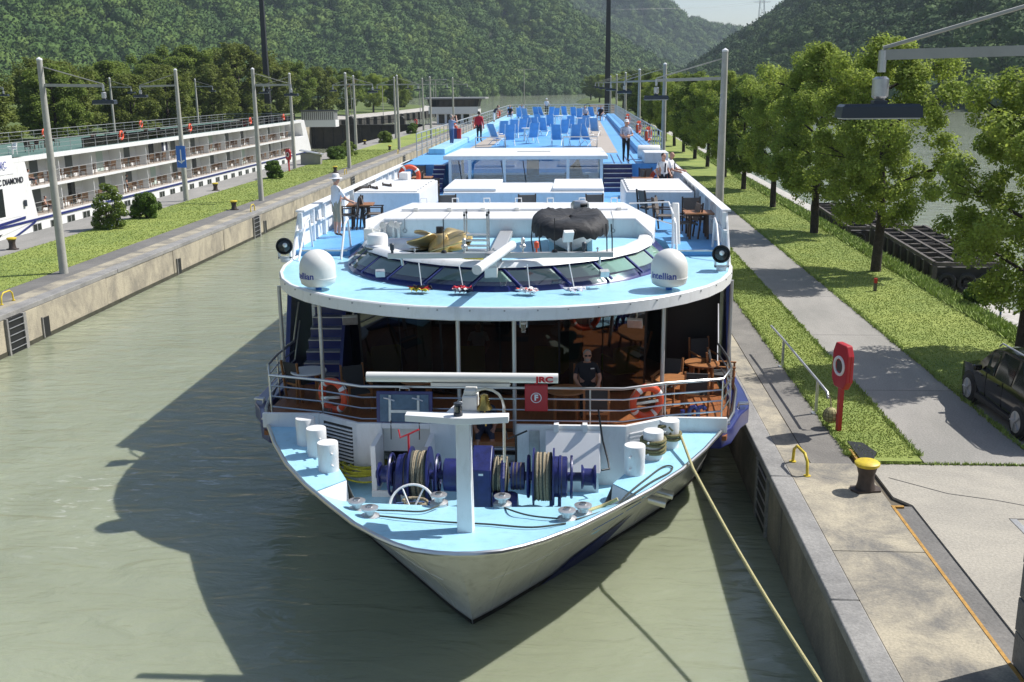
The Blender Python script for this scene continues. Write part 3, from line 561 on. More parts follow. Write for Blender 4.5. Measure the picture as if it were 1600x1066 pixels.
# ---- winches
YW, ZW = 18.9, 1.86
def drumx(px): return at(px, 738, Y=YW).x
AX = Euler((0, math.pi/2, 0)).to_matrix()
def flange(x, r, w=.03, m='winch_blue', par=None): return SP('flange', m, par, fn=lambda b: b.lathe([(r, 0), (r, w), (.05, w)], (x, YW, ZW), 28, AX))
for wi, (a, rope0, rope1, bk0, bk1, whd, hubs, dark) in enumerate(((590, 645, 668, 622, 642, 592, (612, 684), 'rope_tan'), (917, 836, 862, 865, 884, 908, (826, 893), 'rope_dark'))):
    w = SP('mooring_winch', 'winch_blue', smooth=30, fn=lambda b: b.cyl((drumx(min(a, rope0)-2) if wi == 0 else drumx(800), YW, ZW), (drumx(715) if wi == 0 else drumx(915), YW, ZW), .09))
    SP('rope_drum', 'rope_tan', w, fn=lambda b: b.lathe([(.43, 0)]+[(.43+(.035 if k % 2 else 0), (k+.5)/15*(drumx(rope1)-drumx(rope0))) for k in range(15)]+[(.43, drumx(rope1)-drumx(rope0))], (drumx(rope0), YW, ZW), 30, AX))
    # worn outer rope turns
    for k in range(7):
        xx = drumx(rope0)+(drumx(rope1)-drumx(rope0))*(k+.5)/7; SP('rope_turn', 'rope_tan' if k % 3 else 'rope_dark', w, fn=lambda b: b.torus((xx+random.uniform(-.01, .01), YW, ZW), .455, .026, 28, 6, (0, math.pi/2+random.uniform(-.05, .05), random.uniform(-.05, .05))))
    for px in (rope0-3, rope1+2): flange(drumx(px), .56, par=w)
    for px in hubs: SP('hand_wheel', 'winch_blue', w, fn=lambda b: (b.torus((drumx(px), YW, ZW), .4, .03, 26, 6, (0, math.pi/2, 0)), [b.cyl((drumx(px), YW, ZW), (drumx(px), YW+.4*math.cos(k*math.pi/2+.4), ZW+.4*math.sin(k*math.pi/2+.4)), .018, n=6) for k in range(4)]))
    SP('brake_drum', 'winch_blue', w, fn=lambda b: b.lathe([(.36, 0), (.4, .02), (.4, .1), (.42, .11), (.42, .15), (.4, .16), (.4, .25), (.36, .27)], (drumx(bk0), YW, ZW), 28, AX))
    SP('brake_band', 'rust', w, fn=lambda b: b.lathe([(.405, 0), (.408, .05)], (drumx((bk0+bk1)/2), YW, ZW), 28, AX))
    SP('warping_head', 'winch_blue', w, fn=lambda b: b.lathe([(.24, 0), (.24, .03), (.17, .06), (.17, .22), (.24, .26), (.24, .29), (.02, .3)], (drumx(whd), YW, ZW), 24, AX))
    for px in (bk0-6, rope1+10): SP('bearing_stand', 'winch_blue', w, fn=lambda b: b.add([(drumx(px)+dx, YW+sy*hy, z) for dx in (0, .06) for z, hy in ((1.0, .35), (ZW+.1, .13)) for sy in (-1, 1)], [(0, 1, 3, 2), (4, 6, 7, 5), (0, 2, 6, 4), (1, 5, 7, 3), (2, 3, 7, 6)]))
    ph = 668-40 if wi == 0 else 884
    px = 638 if wi == 0 else 806
    SP('brake_lever', 'text_red' if wi == 0 else 'black', w, fn=lambda b: (b.cyl((drumx(px), YW+.15, ZW), (drumx(px), YW+.15, ZW+.78), .022, n=8), b.tube([(drumx(px)-.2, YW+.2, ZW+.86), (drumx(px)-.17, YW+.18, ZW+.7), (drumx(px), YW+.15, ZW+.78), (drumx(px)+.22, YW+.1, ZW+.9)], .018)))
    SP('chain_pipe', 'rust', w, fn=lambda b: b.lathe([(.16, 0), (.2, .02), (.2, .16), (.16, .17), (.13, .05), (.02, .04)], (drumx(rope0+12), YW-.75, 1.0), 22))
# gearbox and motor between them
gx0, gx1 = at(737, 740, Y=YW-.3).x, at(768, 740, Y=YW-.3).x
gb = SP('winch_gearbox', 'winch_blue', bevel=.02, fn=lambda b: b.prism([(YW-.45, 0), (YW+.4, 0), (YW+.4, 1), (YW-.45, 1)], 0, 1) if False else b.add([(x, y, z) for x in (gx0, gx1) for y, z in ((YW-.42, 1.0), (YW+.42, 1.0), (YW+.42, 2.3), (YW+.1, 2.45), (YW-.42, 2.12))], [(0, 1, 2, 3, 4), (9, 8, 7, 6, 5)]+[(i, i+5, (i+1) % 5+5, (i+1) % 5) for i in range(5)]))
SP('type_plate', 'white_plain', gb, fn=lambda b: b.box((gx0+gx1)/2-.05, (gx0+gx1)/2+.04, YW-.43, YW-.424, 2.02, 2.06))
SP('winch_motor', 'winch_blue', gb, fn=lambda b: (b.lathe([(.2, 0), (.22, .02), (.22, .42), (.18, .48), (.02, .5)], (gx1+.02, YW-.3, 1.42), 20, AX), [b.lathe([(.235, 0), (.235, .012), (.2, .012)], (gx1+.06+.04*k, YW-.3, 1.42), 20, AX) for k in range(9)]))
SP('motor_panel', 'grey_paint', gb, fn=lambda b: b.box(gx1+.1, gx1+.32, YW-.56, YW-.5, 1.36, 1.54))
SP('brake_strap', 'winch_blue', gb, fn=lambda b: b.tube([(gx1+.22, YW-.42, 1.2), (gx1+.22, YW-.48, 2.0), (gx1+.22, YW-.2, 2.24)], .045))
# extra drum next to the gearbox, half covered in wire, and one behind the mast
SP('wire_drum', 'rope_dark', gb, fn=lambda b: b.lathe([(.34, 0), (.36, .05), (.34, .1), (.36, .15), (.34, .2), (.34, .27)], (gx1+.02, YW, ZW+.02), 24, AX))
for k in range(6): SP('wire_turn', 'rope_tan', gb, fn=lambda b: b.torus((gx1+.06+k*.04, YW, ZW+.02), .36, .018, 24, 5, (random.uniform(-.15, .15), math.pi/2+random.uniform(-.1, .1), 0)))
SP('clutch_drum', 'winch_blue', gb, fn=lambda b: b.lathe([(.27, 0), (.27, .26), (.1, .27)], (gx1+.36, YW, ZW), 24, AX))
for k in range(3): SP('rust_band', 'rust', gb, fn=lambda b: b.lathe([(.274, 0), (.274, .025)], (gx1+.4+k*.07, YW, ZW), 24, AX))
SP('clutch_drum', 'winch_blue', gb, fn=lambda b: b.lathe([(.28, 0), (.33, .02), (.33, .3), (.28, .32)], (drumx(694), YW, ZW), 24, AX))
# coiled hose drum in the left well
SP('hose_reel', 'white_plain', fn=lambda b: (b.torus((drumx(655), YW-1.0, 1.62), .42, .025, 28, 6, (.9, 0, 0)), [b.cyl((drumx(655), YW-1.0, 1.5), (drumx(655)+.42*math.cos(k*math.pi/3), YW-1.0+.42*math.sin(k*math.pi/3)*.62, 1.62+.33*math.sin(k*math.pi/3)), .018, n=6) for k in range(6)]))
# ---- fore mast with radar scanner, horn light and bell
mb_ = at(728, 826, 2.12); my = mb_.y
def mz(py): return at(728, py, Y=my).z
def mxp(px, py=650): return at(px, py, Y=my).x
xm0 = mxp(728, 820)
mast = SP('fore_mast', 'white', bevel=.012, fn=lambda b: b.loft([[(xm0-.13, my-.17, 2.0), (xm0+.13, my-.17, 2.0), (xm0+.13, my+.2, 2.0), (xm0-.13, my+.2, 2.0)], [(xm0-.12, my-.1, mz(650)), (xm0+.10, my-.1, mz(650)), (xm0+.10, my+.16, mz(650)), (xm0-.12, my+.16, mz(650))]], True))
zc_ = mz(653)
def cross(b):
    xl, xr, xm = mxp(634), mxp(795), mxp(722); top = [(xl, my-.1), (xm-.12, my-.16), (xm+.12, my-.16), (xr, my-.1), (xr, my+.1), (xm+.28, my+.14), (xm+.15, my+.75), (xm-.15, my+.75), (xm-.28, my+.14), (xl, my+.1)]
    b.prism(top, lambda p: zc_-.07+.03*abs(p[0]-xm), lambda p: zc_+.04+.03*abs(p[0]-xm))
ct = SP('cross_tree', 'white_plain', mast, bevel=.008, fn=cross)
rz = mz(590); xr0, xr1 = mxp(573, 590), mxp(872, 590); rc = (xr0+xr1)/2
ry = my+.35
ped = SP('radar_pedestal', 'offwhite', mast, bevel=.02, fn=lambda b: (b.box(rc-.03, rc+.22, ry-.16, ry+.16, zc_+.05, zc_+.3), b.box(rc+.0, rc+.2, ry-.12, ry+.12, zc_+.3, zc_+.4)))
ry2 = my+.35; rz2 = at(722, 590, Y=ry2).z; xa, xb_ = at(573, 590, Y=ry2).x, at(872, 592, Y=ry2).x
sc_ = SP('radar_scanner', 'offwhite', mast, smooth=50, fn=lambda b: b.tube([(xa, ry2, rz2), (xb_, ry2, rz2)], [.082, .082], 14))
SP('scanner_base', 'offwhite', sc_, fn=lambda b: b.box(rc-.55, rc+.75, ry2-.06, ry2+.06, rz2-.135, rz2-.085))
text('scanner_lettering', 'JRC', .15, 'text_red', sc_, Matrix.Translation((xb_-.22, ry2-.088, rz2-.004)) @ Matrix.Rotation(math.radians(84), 4, 'X') @ Matrix.Diagonal((1.2, .85, 1, 1)), bold=.006)
lx = mxp(716, 640)
SP('mast_light', 'lamp_dark', mast, fn=lambda b: b.lathe([(.075, 0), (.075, .04), (.05, .05), (.05, .17), (.07, .18), (.07, .21), (.02, .23)], (lx, my-.02, zc_+.05), 16))
SP('light_lens', 'glass_clear', mast, fn=lambda b: b.lathe([(.066, 0), (.07, .05), (.066, .1)], (lx, my-.02, zc_+.11), 16))
bx, bz = at(757, 640, Y=my+.25).x, at(757, 649, Y=my+.25).z
hoop = SP('bell_hoop', 'steel', mast, fn=lambda b: b.tube([(bx-.3, my+.25, zc_-.3), (bx-.3, my+.25, zc_+.1)]+[(bx+.02-.3*math.cos(t*math.pi/8), my+.25, zc_+.12+.3*math.sin(t*math.pi/8)) for t in range(9)]+[(bx+.32, my+.25, zc_-.85)], .024))
SP('bell', 'brass', mast, fn=lambda b: b.lathe([(.135, 0), (.12, .03), (.085, .08), (.072, .2), (.06, .235), (.02, .25)], (bx, my+.25, zc_+.08), 22))
SP('bell_clapper', 'brass', mast, fn=lambda b: b.tube([(bx, my+.25, zc_+.05), (bx+.02, my+.25, zc_-.22)], .012))
# ---- lounge terrace
SP('terrace_floor', 'teak', fn=lambda b: b.prism([(XC-5.0, 21.0), (XC-3.7, 21.0), (XC-2.75, 20.46), (XC+2.8, 20.46), (XC+3.7, 21.0), (XC+5.0, 21.0), (XC+5.3, 22.2), (XC+5.35, 27.5), (XC-5.35, 27.5), (XC-5.3, 22.2)], 1.9, 2.0))
for s in (-1, 1):
    fd = SP('fender_platform', 'navy', bevel=.04, fn=lambda b: b.prism([(XC+s*h, y) for y, h in ((20.97, 4.88), (21.3, 5.15), (22.3, 5.5), (22.75, 5.74), (23.2, 5.82), (24.0, 5.84), (27.5, 5.8), (27.5, 5.37), (23.0, 5.37), (22.2, 5.32), (21.7, 4.9), (21.05, 3.9), (20.99, 3.8))], 1.72, 2.1))
    for y, h in ((21.25, 4.98), (22.7, 5.6)): SP('mooring_eye', 'steel', fd, fn=lambda b: b.tube([(XC+s*(h-.1), y-.06, 2.1), (XC+s*(h-.1), y-.06, 2.2), (XC+s*(h+.1), y-.06, 2.22), (XC+s*(h+.12), y+.08, 2.2), (XC+s*(h-.08), y+.08, 2.19), (XC+s*(h-.1), y+.08, 2.1)], .03))
    SP('side_wing', 'navy', fn=lambda b: b.add([(XC+s*x, y, z) for x in (5.66, 5.55) for y, z in ((25.0, 2.1), (27.6, 2.1), (27.6, 4.66), (25.9, 4.66))], [(0, 1, 2, 3), (7, 6, 5, 4), (0, 3, 7, 4), (0, 4, 5, 1), (1, 5, 6, 2)]))
for px in (1066, 1077, 1090):
    p = at(px, 660, 2.1); SP('vent_pipe', 'navy', fn=lambda b: b.tube([(p.x, p.y, 2.05), (p.x, p.y, 2.38)]+([] if px == 1066 else [(p.x+.03, p.y, 2.44), (p.x+.1, p.y, 2.46), (p.x+.15, p.y, 2.4)]), .05, 10))
# railing round the terrace: stanchions and four rails
RP = [(XC-5.25, 24.6), (XC-5.3, 23.3), (XC-5.25, 22.4), (XC-4.95, 21.5), (XC-3.7, 21.15), (XC-2.75, 20.7), (XC+2.8, 20.7), (XC+3.7, 21.15), (XC+4.95, 21.5), (XC+5.25, 22.4), (XC+5.3, 23.3), (XC+5.25, 24.6)]
rail = SP('terrace_railing', 'steel', fn=lambda b: b.tube([(x, y, 3.12) for x, y in RP], .032, 8))
for z in (2.88, 2.64, 2.4): SP('rail', 'steel', rail, fn=lambda b: b.tube([(x, y, z) for x, y in RP], .019, 6))
for x, y in RP[1:3]+RP[3:5]+[(XC-2.0, 20.7), (XC+2.1, 20.7)]+RP[7:9]+RP[9:11]: SP('stanchion', 'steel', rail, fn=lambda b: b.cyl((x, y, 2.0), (x, y, 3.12), .02, n=8))
for s in (-1, 1): SP('rail', 'steel', rail, fn=lambda b: (b.tube([(XC+s*5.25, 24.6, 3.12), (XC+s*5.35, 25.6, 3.9)], .025), b.tube([(XC+s*5.25, 24.6, 2.64), (XC+s*5.35, 25.6, 3.42)], .019)))
for px, yb in ((439, 23.7), (500, 22.0), (715, 21.0), (803, 21.0), (1037, 22.2), (1141, 24.6)):
    x = at(px, 500, Y=yb).x; SP('canopy_post', 'rail_grey', fn=lambda b: b.cyl((x, yb, 2.0), (x, yb, 4.7), .045, n=12))
# red hose box with the letter F on the rail
fx = at(838, 620, Y=20.64); fb = SP('hose_box', 'red', bevel=.015, fn=lambda b: b.box(fx.x-.24, fx.x+.24, 20.56, 20.67, fx.z-.3, fx.z+.27))
SP('ring_mark', 'white_plain', fb, fn=lambda b: b.torus((fx.x, 20.555, fx.z), .105, .009, 28, 4, (math.pi/2, 0, 0)))
text('letter_mark', 'F', .17, 'white_plain', fb, Matrix.Translation((fx.x, 20.556, fx.z)) @ Matrix.Rotation(math.pi/2, 4, 'X'), bold=.008)
# stairs up to the upper deck on the left, a black panel for the shade of the passage on the right
SP('passage_shade', 'black', fn=lambda b: b.box(XC+4.06, XC+5.5, 26.4, 26.5, 2.0, 4.64))
for s in (-1,):
    xo, xi = XC+s*5.1, XC+s*4.1; sw = SP('deck_stairs', 'navy', fn=lambda b: [b.box(min(xo, xi), max(xo, xi), 24.6+.27*k, 24.6+.27*(k+1), 1.98, 2.22+.24*k) for k in range(11)])
    for k in range(11): SP('stair_tread', 'alu', sw, fn=lambda b: b.box(min(xo, xi), max(xo, xi), 24.57+.27*k, 24.6+.27*(k+1), 2.22+.24*k, 2.245+.24*k))
    SP('stair_side', 'navy', sw, fn=lambda b: b.add([(xi-s*dx, y, z) for dx in (0, .08) for y, z in ((24.2, 2.0), (27.5, 2.0), (27.5, 4.66), (25.6, 4.66))], [(0, 1, 2, 3), (7, 6, 5, 4), (0, 3, 7, 4), (0, 4, 5, 1)]))
# lounge: glass front leaning outwards, room behind
GL = [(XC-4.0, 25.6), (XC-3.45, 24.3), (XC-1.4, 23.75), (XC+1.4, 23.75), (XC+3.45, 24.3), (XC+4.0, 25.6)]
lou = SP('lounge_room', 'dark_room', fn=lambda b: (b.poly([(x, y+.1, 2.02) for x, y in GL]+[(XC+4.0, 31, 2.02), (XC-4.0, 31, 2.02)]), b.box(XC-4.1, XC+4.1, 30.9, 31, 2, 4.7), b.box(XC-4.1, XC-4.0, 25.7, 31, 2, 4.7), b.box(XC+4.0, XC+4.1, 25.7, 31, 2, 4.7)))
for i in range(5):
    (x0, y0), (x1, y1) = GL[i], GL[i+1]; n = 2 if i in (1, 2, 3) else 1
    for k in range(n):
        a = Vector((x0, y0, 0)).lerp(Vector((x1, y1, 0)), k/n+.008); c = Vector((x0, y0, 0)).lerp(Vector((x1, y1, 0)), (k+1)/n-.008); o_ = Vector((0, -.42, 0))
        SP('lounge_window', 'glass_dark', lou, fn=lambda b: b.add([a+Vector((0, 0, 2.05)), c+Vector((0, 0, 2.05)), c+o_+Vector((0, 0, 4.64)), a+o_+Vector((0, 0, 4.64))], [(0, 1, 2, 3)]))
    if 0 < i: SP('window_mullion', 'black', lou, fn=lambda b: b.beam((x0, y0+.02, 2.05), (x0, y0-.42, 4.64), .05))
for px in (663, 899): x = at(px, 560, Y=24.6).x; SP('lounge_column', 'col_green', lou, fn=lambda b: b.box(x-.16, x+.16, 24.6, 24.9, 2.0, 4.66))
# ---- canopy
CAN = [(20.3, 0), (20.33, .8), (20.45, 1.5), (20.68, 2.2), (21.05, 2.95), (21.5, 3.6), (22.05, 4.2), (22.75, 4.75), (23.5, 5.15), (24.4, 5.45), (25.3, 5.62), (27.2, 5.7)]
def outl(tab, ins=0): return [(XC-max(h-ins, 0), y+(ins if h < 4.5 else ins*.4)) for y, h in tab[::-1]]+[(XC+max(h-ins, 0), y+(ins if h < 4.5 else ins*.4)) for y, h in tab[1:]]
can = SP('canopy', 'white', smooth=40, fn=lambda b: b.loft([[(x, y, z) for x, y in outl(CAN, i)] for z, i in ((4.63, .06), (4.66, 0), (4.9, .0), (4.925, .02), (4.925, .07), (4.905, .08))]))
SP('canopy_deck', 'deck_light', can, fn=lambda b: b.prism(outl(CAN, .075), 4.8, 4.905))
SP('canopy_soffit', 'white_plain', can, fn=lambda b: b.poly([(x, y, 4.64) for x, y in outl(CAN, .06)]))
for k in range(26):
    o_ = outl(CAN)[::1]; i = k*(len(o_)-1)/25; i0 = int(min(i, len(o_)-2)); p = Vector((*o_[i0], 0)).lerp(Vector((*o_[i0+1], 0)), i-i0); SP('rivet', 'grey_paint', can, fn=lambda b: b.ob((p.x, p.y-.005, 4.86), (.03, .03, .03)))
for px, py in ((547, 500), (992, 505)):
    p = at(px, py, Y=22.4); fl = SP('flood_light', 'alu', bevel=.01, fn=lambda b: b.ob(p, (.34, .08, .24), (.5, 0, .2 if px < 700 else -.2)))
    SP('light_bracket', 'alu', fl, fn=lambda b: b.tube([p, p+Vector((.05, .15, .12)), (p.x+.05, p.y+.15, 4.65)], .02))
p = at(818, 512, Y=21.3); ln = SP('lantern', 'alu', fn=lambda b: b.lathe([(.02, .14), (.07, .12), (.07, .08)], p, 12)); SP('lantern_glass', 'glass_clear', ln, fn=lambda b: b.lathe([(.06, -.1), (.06, .08)], p, 12)); SP('lantern_bracket', 'alu', ln, fn=lambda b: (b.box(p.x-.08, p.x-.06, p.y, p.y+.02, p.z, 4.65), b.box(p.x+.06, p.x+.08, p.y, p.y+.02, p.z, 4.65)))
# satellite domes
for px, tz in ((498, -.75), (1045, -.45)):
    p = at(px, 453, 4.9); d = SP('satellite_dome', 'offwhite', smooth=60, fn=lambda b: b.lathe([(.05, .1), (.3, .11), (.37, .16), (.4, .28), (.4, .5)]+[(.4*math.cos(t*math.pi/16), .5+.41*math.sin(t*math.pi/16)) for t in range(1, 8)]+[(.01, .91)], p, 36))
    SP('dome_foot', 'sign_blue', d, fn=lambda b: b.cyl(p, p+Vector((0, 0, .12)), .07)); SP('dome_base', 'offwhite', d, fn=lambda b: b.lathe([(.39, 0), (.405, .01), (.405, .03), (.39, .04)], p+Vector((0, 0, .27)), 36))
    text('dome_lettering', 'intellian', .2, 'text_navy', d, Matrix.Translation(p+Vector((0, 0, .36))) @ Matrix.Rotation(tz, 4, 'Z'), bend=.401, extrude=.003, bold=.004)
# searchlights
for px, py, s in ((446, 409, -1), (1127, 423, 1)):
    p = at(px, py, 4.9); sl = SP('search_light', 'white', fn=lambda b: (b.cyl(p, p+Vector((0, 0, .1)), .12), b.box(p.x-.17, p.x-.13, p.y-.06, p.y+.06, p.z+.1, p.z+.36), b.box(p.x+.13, p.x+.17, p.y-.06, p.y+.06, p.z+.1, p.z+.36), b.box(p.x-.17, p.x+.17, p.y-.06, p.y+.06, p.z+.08, p.z+.13)))
    R = (Euler((0, 0, s*-.25)).to_matrix()@Euler((math.pi/2-.05, 0, 0)).to_matrix()); c = p+Vector((0, 0, .42))
    SP('lamp_drum', 'white_plain', sl, fn=lambda b: b.lathe([(.1, -.24), (.17, -.2), (.19, .02), (.2, .14)], c, 24, R)); SP('lamp_rim', 'black', sl, fn=lambda b: b.lathe([(.2, .1), (.215, .12), (.215, .2), (.19, .21), (.17, .14), (.02, .1)], c, 24, R))
    SP('lamp_glass', 'car_glass', sl, fn=lambda b: b.lathe([(.18, .16), (.12, .19), (.01, .2)], c, 24, R)); SP('reflector', 'steel', sl, fn=lambda b: b.lathe([(.06, .205), (.01, .215)], c+R@Vector((.02, .03, 0)), 12, R))
# ---- wheelhouse-front: raked windows, white rim, light-blue roof deck
WB = [(22.0, 0), (22.12, .9), (22.4, 1.6), (22.85, 2.3), (23.45, 3.0), (24.3, 3.6), (25.4, 4.0), (27.2, 4.2)]
WB2 = []
for (y0, h0), (y1, h1) in zip(WB, WB[1:]):
    for k in range(5): WB2.append((y0+(y1-y0)*k/5, h0+(h1-h0)*k/5))
WB2.append(WB[-1])
def ring(z, ins): return [(x, y, z) for x, y in outl(WB2, ins)]
fh = SP('forward_house', 'navy', smooth=40, fn=lambda b: b.loft([ring(4.9, 0), ring(4.96, .03), ring(5.34, .42), ring(5.4, .4)]))
SP('roof_rim', 'white', fh, smooth=40, fn=lambda b: b.loft([ring(5.36, .38), ring(5.37, .34), ring(5.47, .4), ring(5.5, .48), ring(5.5, .56), ring(5.48, .66), ring(5.36, .7)]))
SP('roof_deck', 'deck_light', fh, fn=lambda b: b.prism([(x, y) for x, y, z in ring(0, .55)], 5.1, 5.39))
A_, B_ = ring(4.965, .0), ring(5.335, .42); n = len(A_); ids = [0, 7, 13, 19, 25, 31, 36-0, 40, 46, 52, 58, 64, n-1]
NP = 11; seg = [0.0]
for i in range(1, n): seg.append(seg[-1]+(Vector(A_[i])-Vector(A_[i-1])).length)
def onc(C, s):
    for i in range(1, n):
        if s <= seg[i]+1e-9: return Vector(C[i-1]).lerp(Vector(C[i]), (s-seg[i-1])/(seg[i]-seg[i-1]))
    return Vector(C[-1])
T = seg[-1]; a0 = .08*T
for k in range(NP):
    s0 = a0+(T-2*a0)*k/NP+.05; s1 = a0+(T-2*a0)*(k+1)/NP-.05; rows = [[onc(C, s0+(s1-s0)*j/3)+o_ for j in range(4)] for C, o_ in ((A_, Vector((0, -.0, .04))), (B_, Vector((0, -.025, -.0))))]
    w = SP('front_window', 'glass_green', fh, smooth=0, fn=lambda b: b.loft([[p.lerp(q, .06)+Vector((0, -.035, .012)) for p, q in zip(*rows)], [p.lerp(q, .94)+Vector((0, -.035, .012)) for p, q in zip(*rows)]]))
    SP('lit_interior', 'pane_green' if k % 3 else 'offwhite', w, smooth=0, fn=lambda b: b.loft([[p.lerp(q, .3)+Vector((0, -.012, .003)) for p, q in zip(*rows)], [p.lerp(q, .9)+Vector((0, -.012, .003)) for p, q in zip(*rows)]]))  # pale panel paints the sunlit interior behind the glass
    SP('mullion', 'navy', fh, fn=lambda b: b.beam(rows[0][0]+Vector((0, -.03, 0)), rows[1][0]+Vector((0, -.03, 0)), .05, .04))
# back parapet and the white flat cover behind it
SP('parapet', 'white', fh, bevel=.03, fn=lambda b: b.prism([(XC-3.75, 26.6), (XC-3.3, 27.0), (XC+3.3, 27.0), (XC+3.75, 26.6), (XC+3.85, 27.2), (XC+3.2, 31.0), (XC-3.2, 31.0), (XC-3.85, 27.2)], 5.0, lambda p: 5.86 if p[1] > 26.9 else 5.5))
par = SP('cover_seam', 'white_plain', fh, fn=lambda b: b.cyl((XC-3.15, 28.9, 5.88), (XC+3.2, 28.9, 5.88), .05, n=8))
for k in range(7): SP('seam_clip', 'offwhite', par, fn=lambda b: b.box(XC-2.8+k*.95, XC-2.68+k*.95, 28.82, 28.98, 5.86, 5.95))
for k in range(7): SP('lifting_ring', 'white_plain', fh, fn=lambda b: b.tube([(XC-2.9+k*.95, 30.9, 5.86), (XC-2.9+k*.95, 30.85, 6.0), (XC-2.72+k*.95, 30.85, 6.0), (XC-2.72+k*.95, 30.9, 5.86)], .018))
for px in (632, 693, 958):
    p = at(px, 337, Y=26.98); SP('cover_strap', 'grey_paint', fh, fn=lambda b: (b.tube([(p.x, 28.6, 5.88), (p.x, 26.97, 5.87), (p.x, 26.96, 5.62)], .012, 4), b.torus((p.x, 26.96, 5.56), .05, .012, 10, 4, (math.pi/2, 0, 0))))
for px, py in ((598, 352), (612, 350), (620, 352)):
    p = at(px, py, Y=26.6); SP('air_horn', 'alu', fh, fn=lambda b: (b.lathe([(.09, 0), (.06, .06), (.035, .2), (.03, .36)], p, 16, Euler((-math.pi/2, 0, -.15)).to_matrix()), b.box(p.x-.03, p.x+.03, p.y+.2, p.y+.3, 5.38, p.z)))
# round hatch ring with a small dome aerial
p = at(605, 388, 5.41); hr = SP('round_hatch', 'steel', fh, fn=lambda b: b.lathe([(.95, -.02), (.95, .05), (.9, .08), (.85, .05), (.02, .05)], p+Vector((.35, .35, 0)), 36))
SP('hatch_seal', 'black', hr, fn=lambda b: b.lathe([(.96, -.02), (.97, .02), (.955, .03)], p+Vector((.35, .35, 0)), 36))
SP('gps_dome', 'white', fh, fn=lambda b: b.lathe([(.26, 0), (.26, .22), (.24, .28), (.18, .31), (.01, .32)], at(590, 384, 5.45), 22)); pg = at(575, 380, 5.41)
SP('hatch_winch', 'offwhite', fh, fn=lambda b: (b.ob(pg+Vector((0, .2, .2)), (.22, .3, .3)), b.tube([pg+Vector((0, .2, .35)), pg+Vector((.3, .1, .3))], .03)))
# aerial bar across the front with its instruments
b0, b1 = at(607, 425, Y=22.5), at(958, 421, Y=22.75); zb = 5.62; b0.z = b1.z = zb
bar = SP('aerial_bar', 'rail_grey', fh, bevel=.01, fn=lambda b: b.beam(b0, b1, .1, .12))
for f in (.06, .5, .94): SP('bar_leg', 'rail_grey', bar, fn=lambda b: b.cyl(b0.lerp(b1, f)-Vector((0, 0, .05)), (b0.lerp(b1, f).x, b0.lerp(b1, f).y+.15, 5.39), .03, n=8))
for f, kind in ((.02, 0), (.12, 1), (.25, 2), (.34, 3), (.47, 1), (.6, 3), (.66, 4), (.74, 2), (.8, 5), (.87, 0), (.93, 1)):
    q = b0.lerp(b1, f)+Vector((0, 0, .06))
    if kind == 0: SP('deck_light', 'lamp_dark', bar, fn=lambda b: b.lathe([(.03, 0), (.03, .06), (.05, .08), (.05, .2), (.03, .22)], q, 12))
    if kind == 1: SP('sensor_stud', 'alu', bar, fn=lambda b: b.lathe([(.015, 0), (.015, .05), (.03, .06), (.02, .1)], q, 10))
    if kind == 2: SP('whip_aerial', 'black', bar, fn=lambda b: (b.lathe([(.07, 0), (.05, .05), (.015, .06)], q, 12), b.cyl(q, q+Vector((0, 0, .75)), .01, n=5)))
    if kind == 3: SP('signal_lamp', 'alu', bar, fn=lambda b: b.lathe([(.02, 0), (.02, .08), (.07, .12), (.07, .16), (.04, .19), (.045, .3), (.01, .33)], q, 14))
    if kind == 4: SP('red_lamp', 'orange', bar, fn=lambda b: b.lathe([(.02, 0), (.02, .08), (.055, .1), (.055, .22), (.02, .25)], q, 14))
    if kind == 5: SP('wind_sensor', 'white_plain', bar, fn=lambda b: (b.cyl(q, q+Vector((0, 0, .25)), .02, n=8), b.ob(q+Vector((0, -.05, .36)), (.22, .1, .26), (.5, 0, .3))))
for px in (594, 944): q = at(px, 427, Y=22.5); SP('work_lamp', 'alu', bar, fn=lambda b: b.ob(q, (.2, .12, .14), (.4, 0, .3)))
# second radar scanner, turned almost end-on
ps = at(768, 440, Y=22.35); rp_ = SP('radar_post', 'offwhite', fh, bevel=.01, fn=lambda b: (b.box(ps.x-.14, ps.x+.14, 22.2, 22.5, 4.95, 5.41), b.box(ps.x-.1, ps.x+.12, 22.25, 22.55, 5.3, 5.66)))
e0, e1 = at(740, 425, Y=21.5), at(797, 357, Y=24.0); e0.z, e1.z = 5.83, 5.83; e0 = at(745, 422, 5.78); e1 = at(800, 383, 5.78)
SP('radar_scanner', 'white', rp_, smooth=50, fn=lambda b: b.tube([e0, e1], .1, 14)); SP('scanner_motor', 'grey_paint', rp_, fn=lambda b: b.lathe([(.13, 0), (.13, .16), (.05, .2)], (ps.x, 22.4, 5.55), 14))
c0, c1 = at(770, 398, 5.41), at(798, 352, 5.5); SP('crane_arm', 'rail_grey', fh, bevel=.02, fn=lambda b: (b.beam(at(777, 395, 5.5), at(795, 356, 5.5), .34, .14), b.box(c1.x-.16, c1.x+.2, c1.y-.9, c1.y-.6, 5.39, 5.45)))
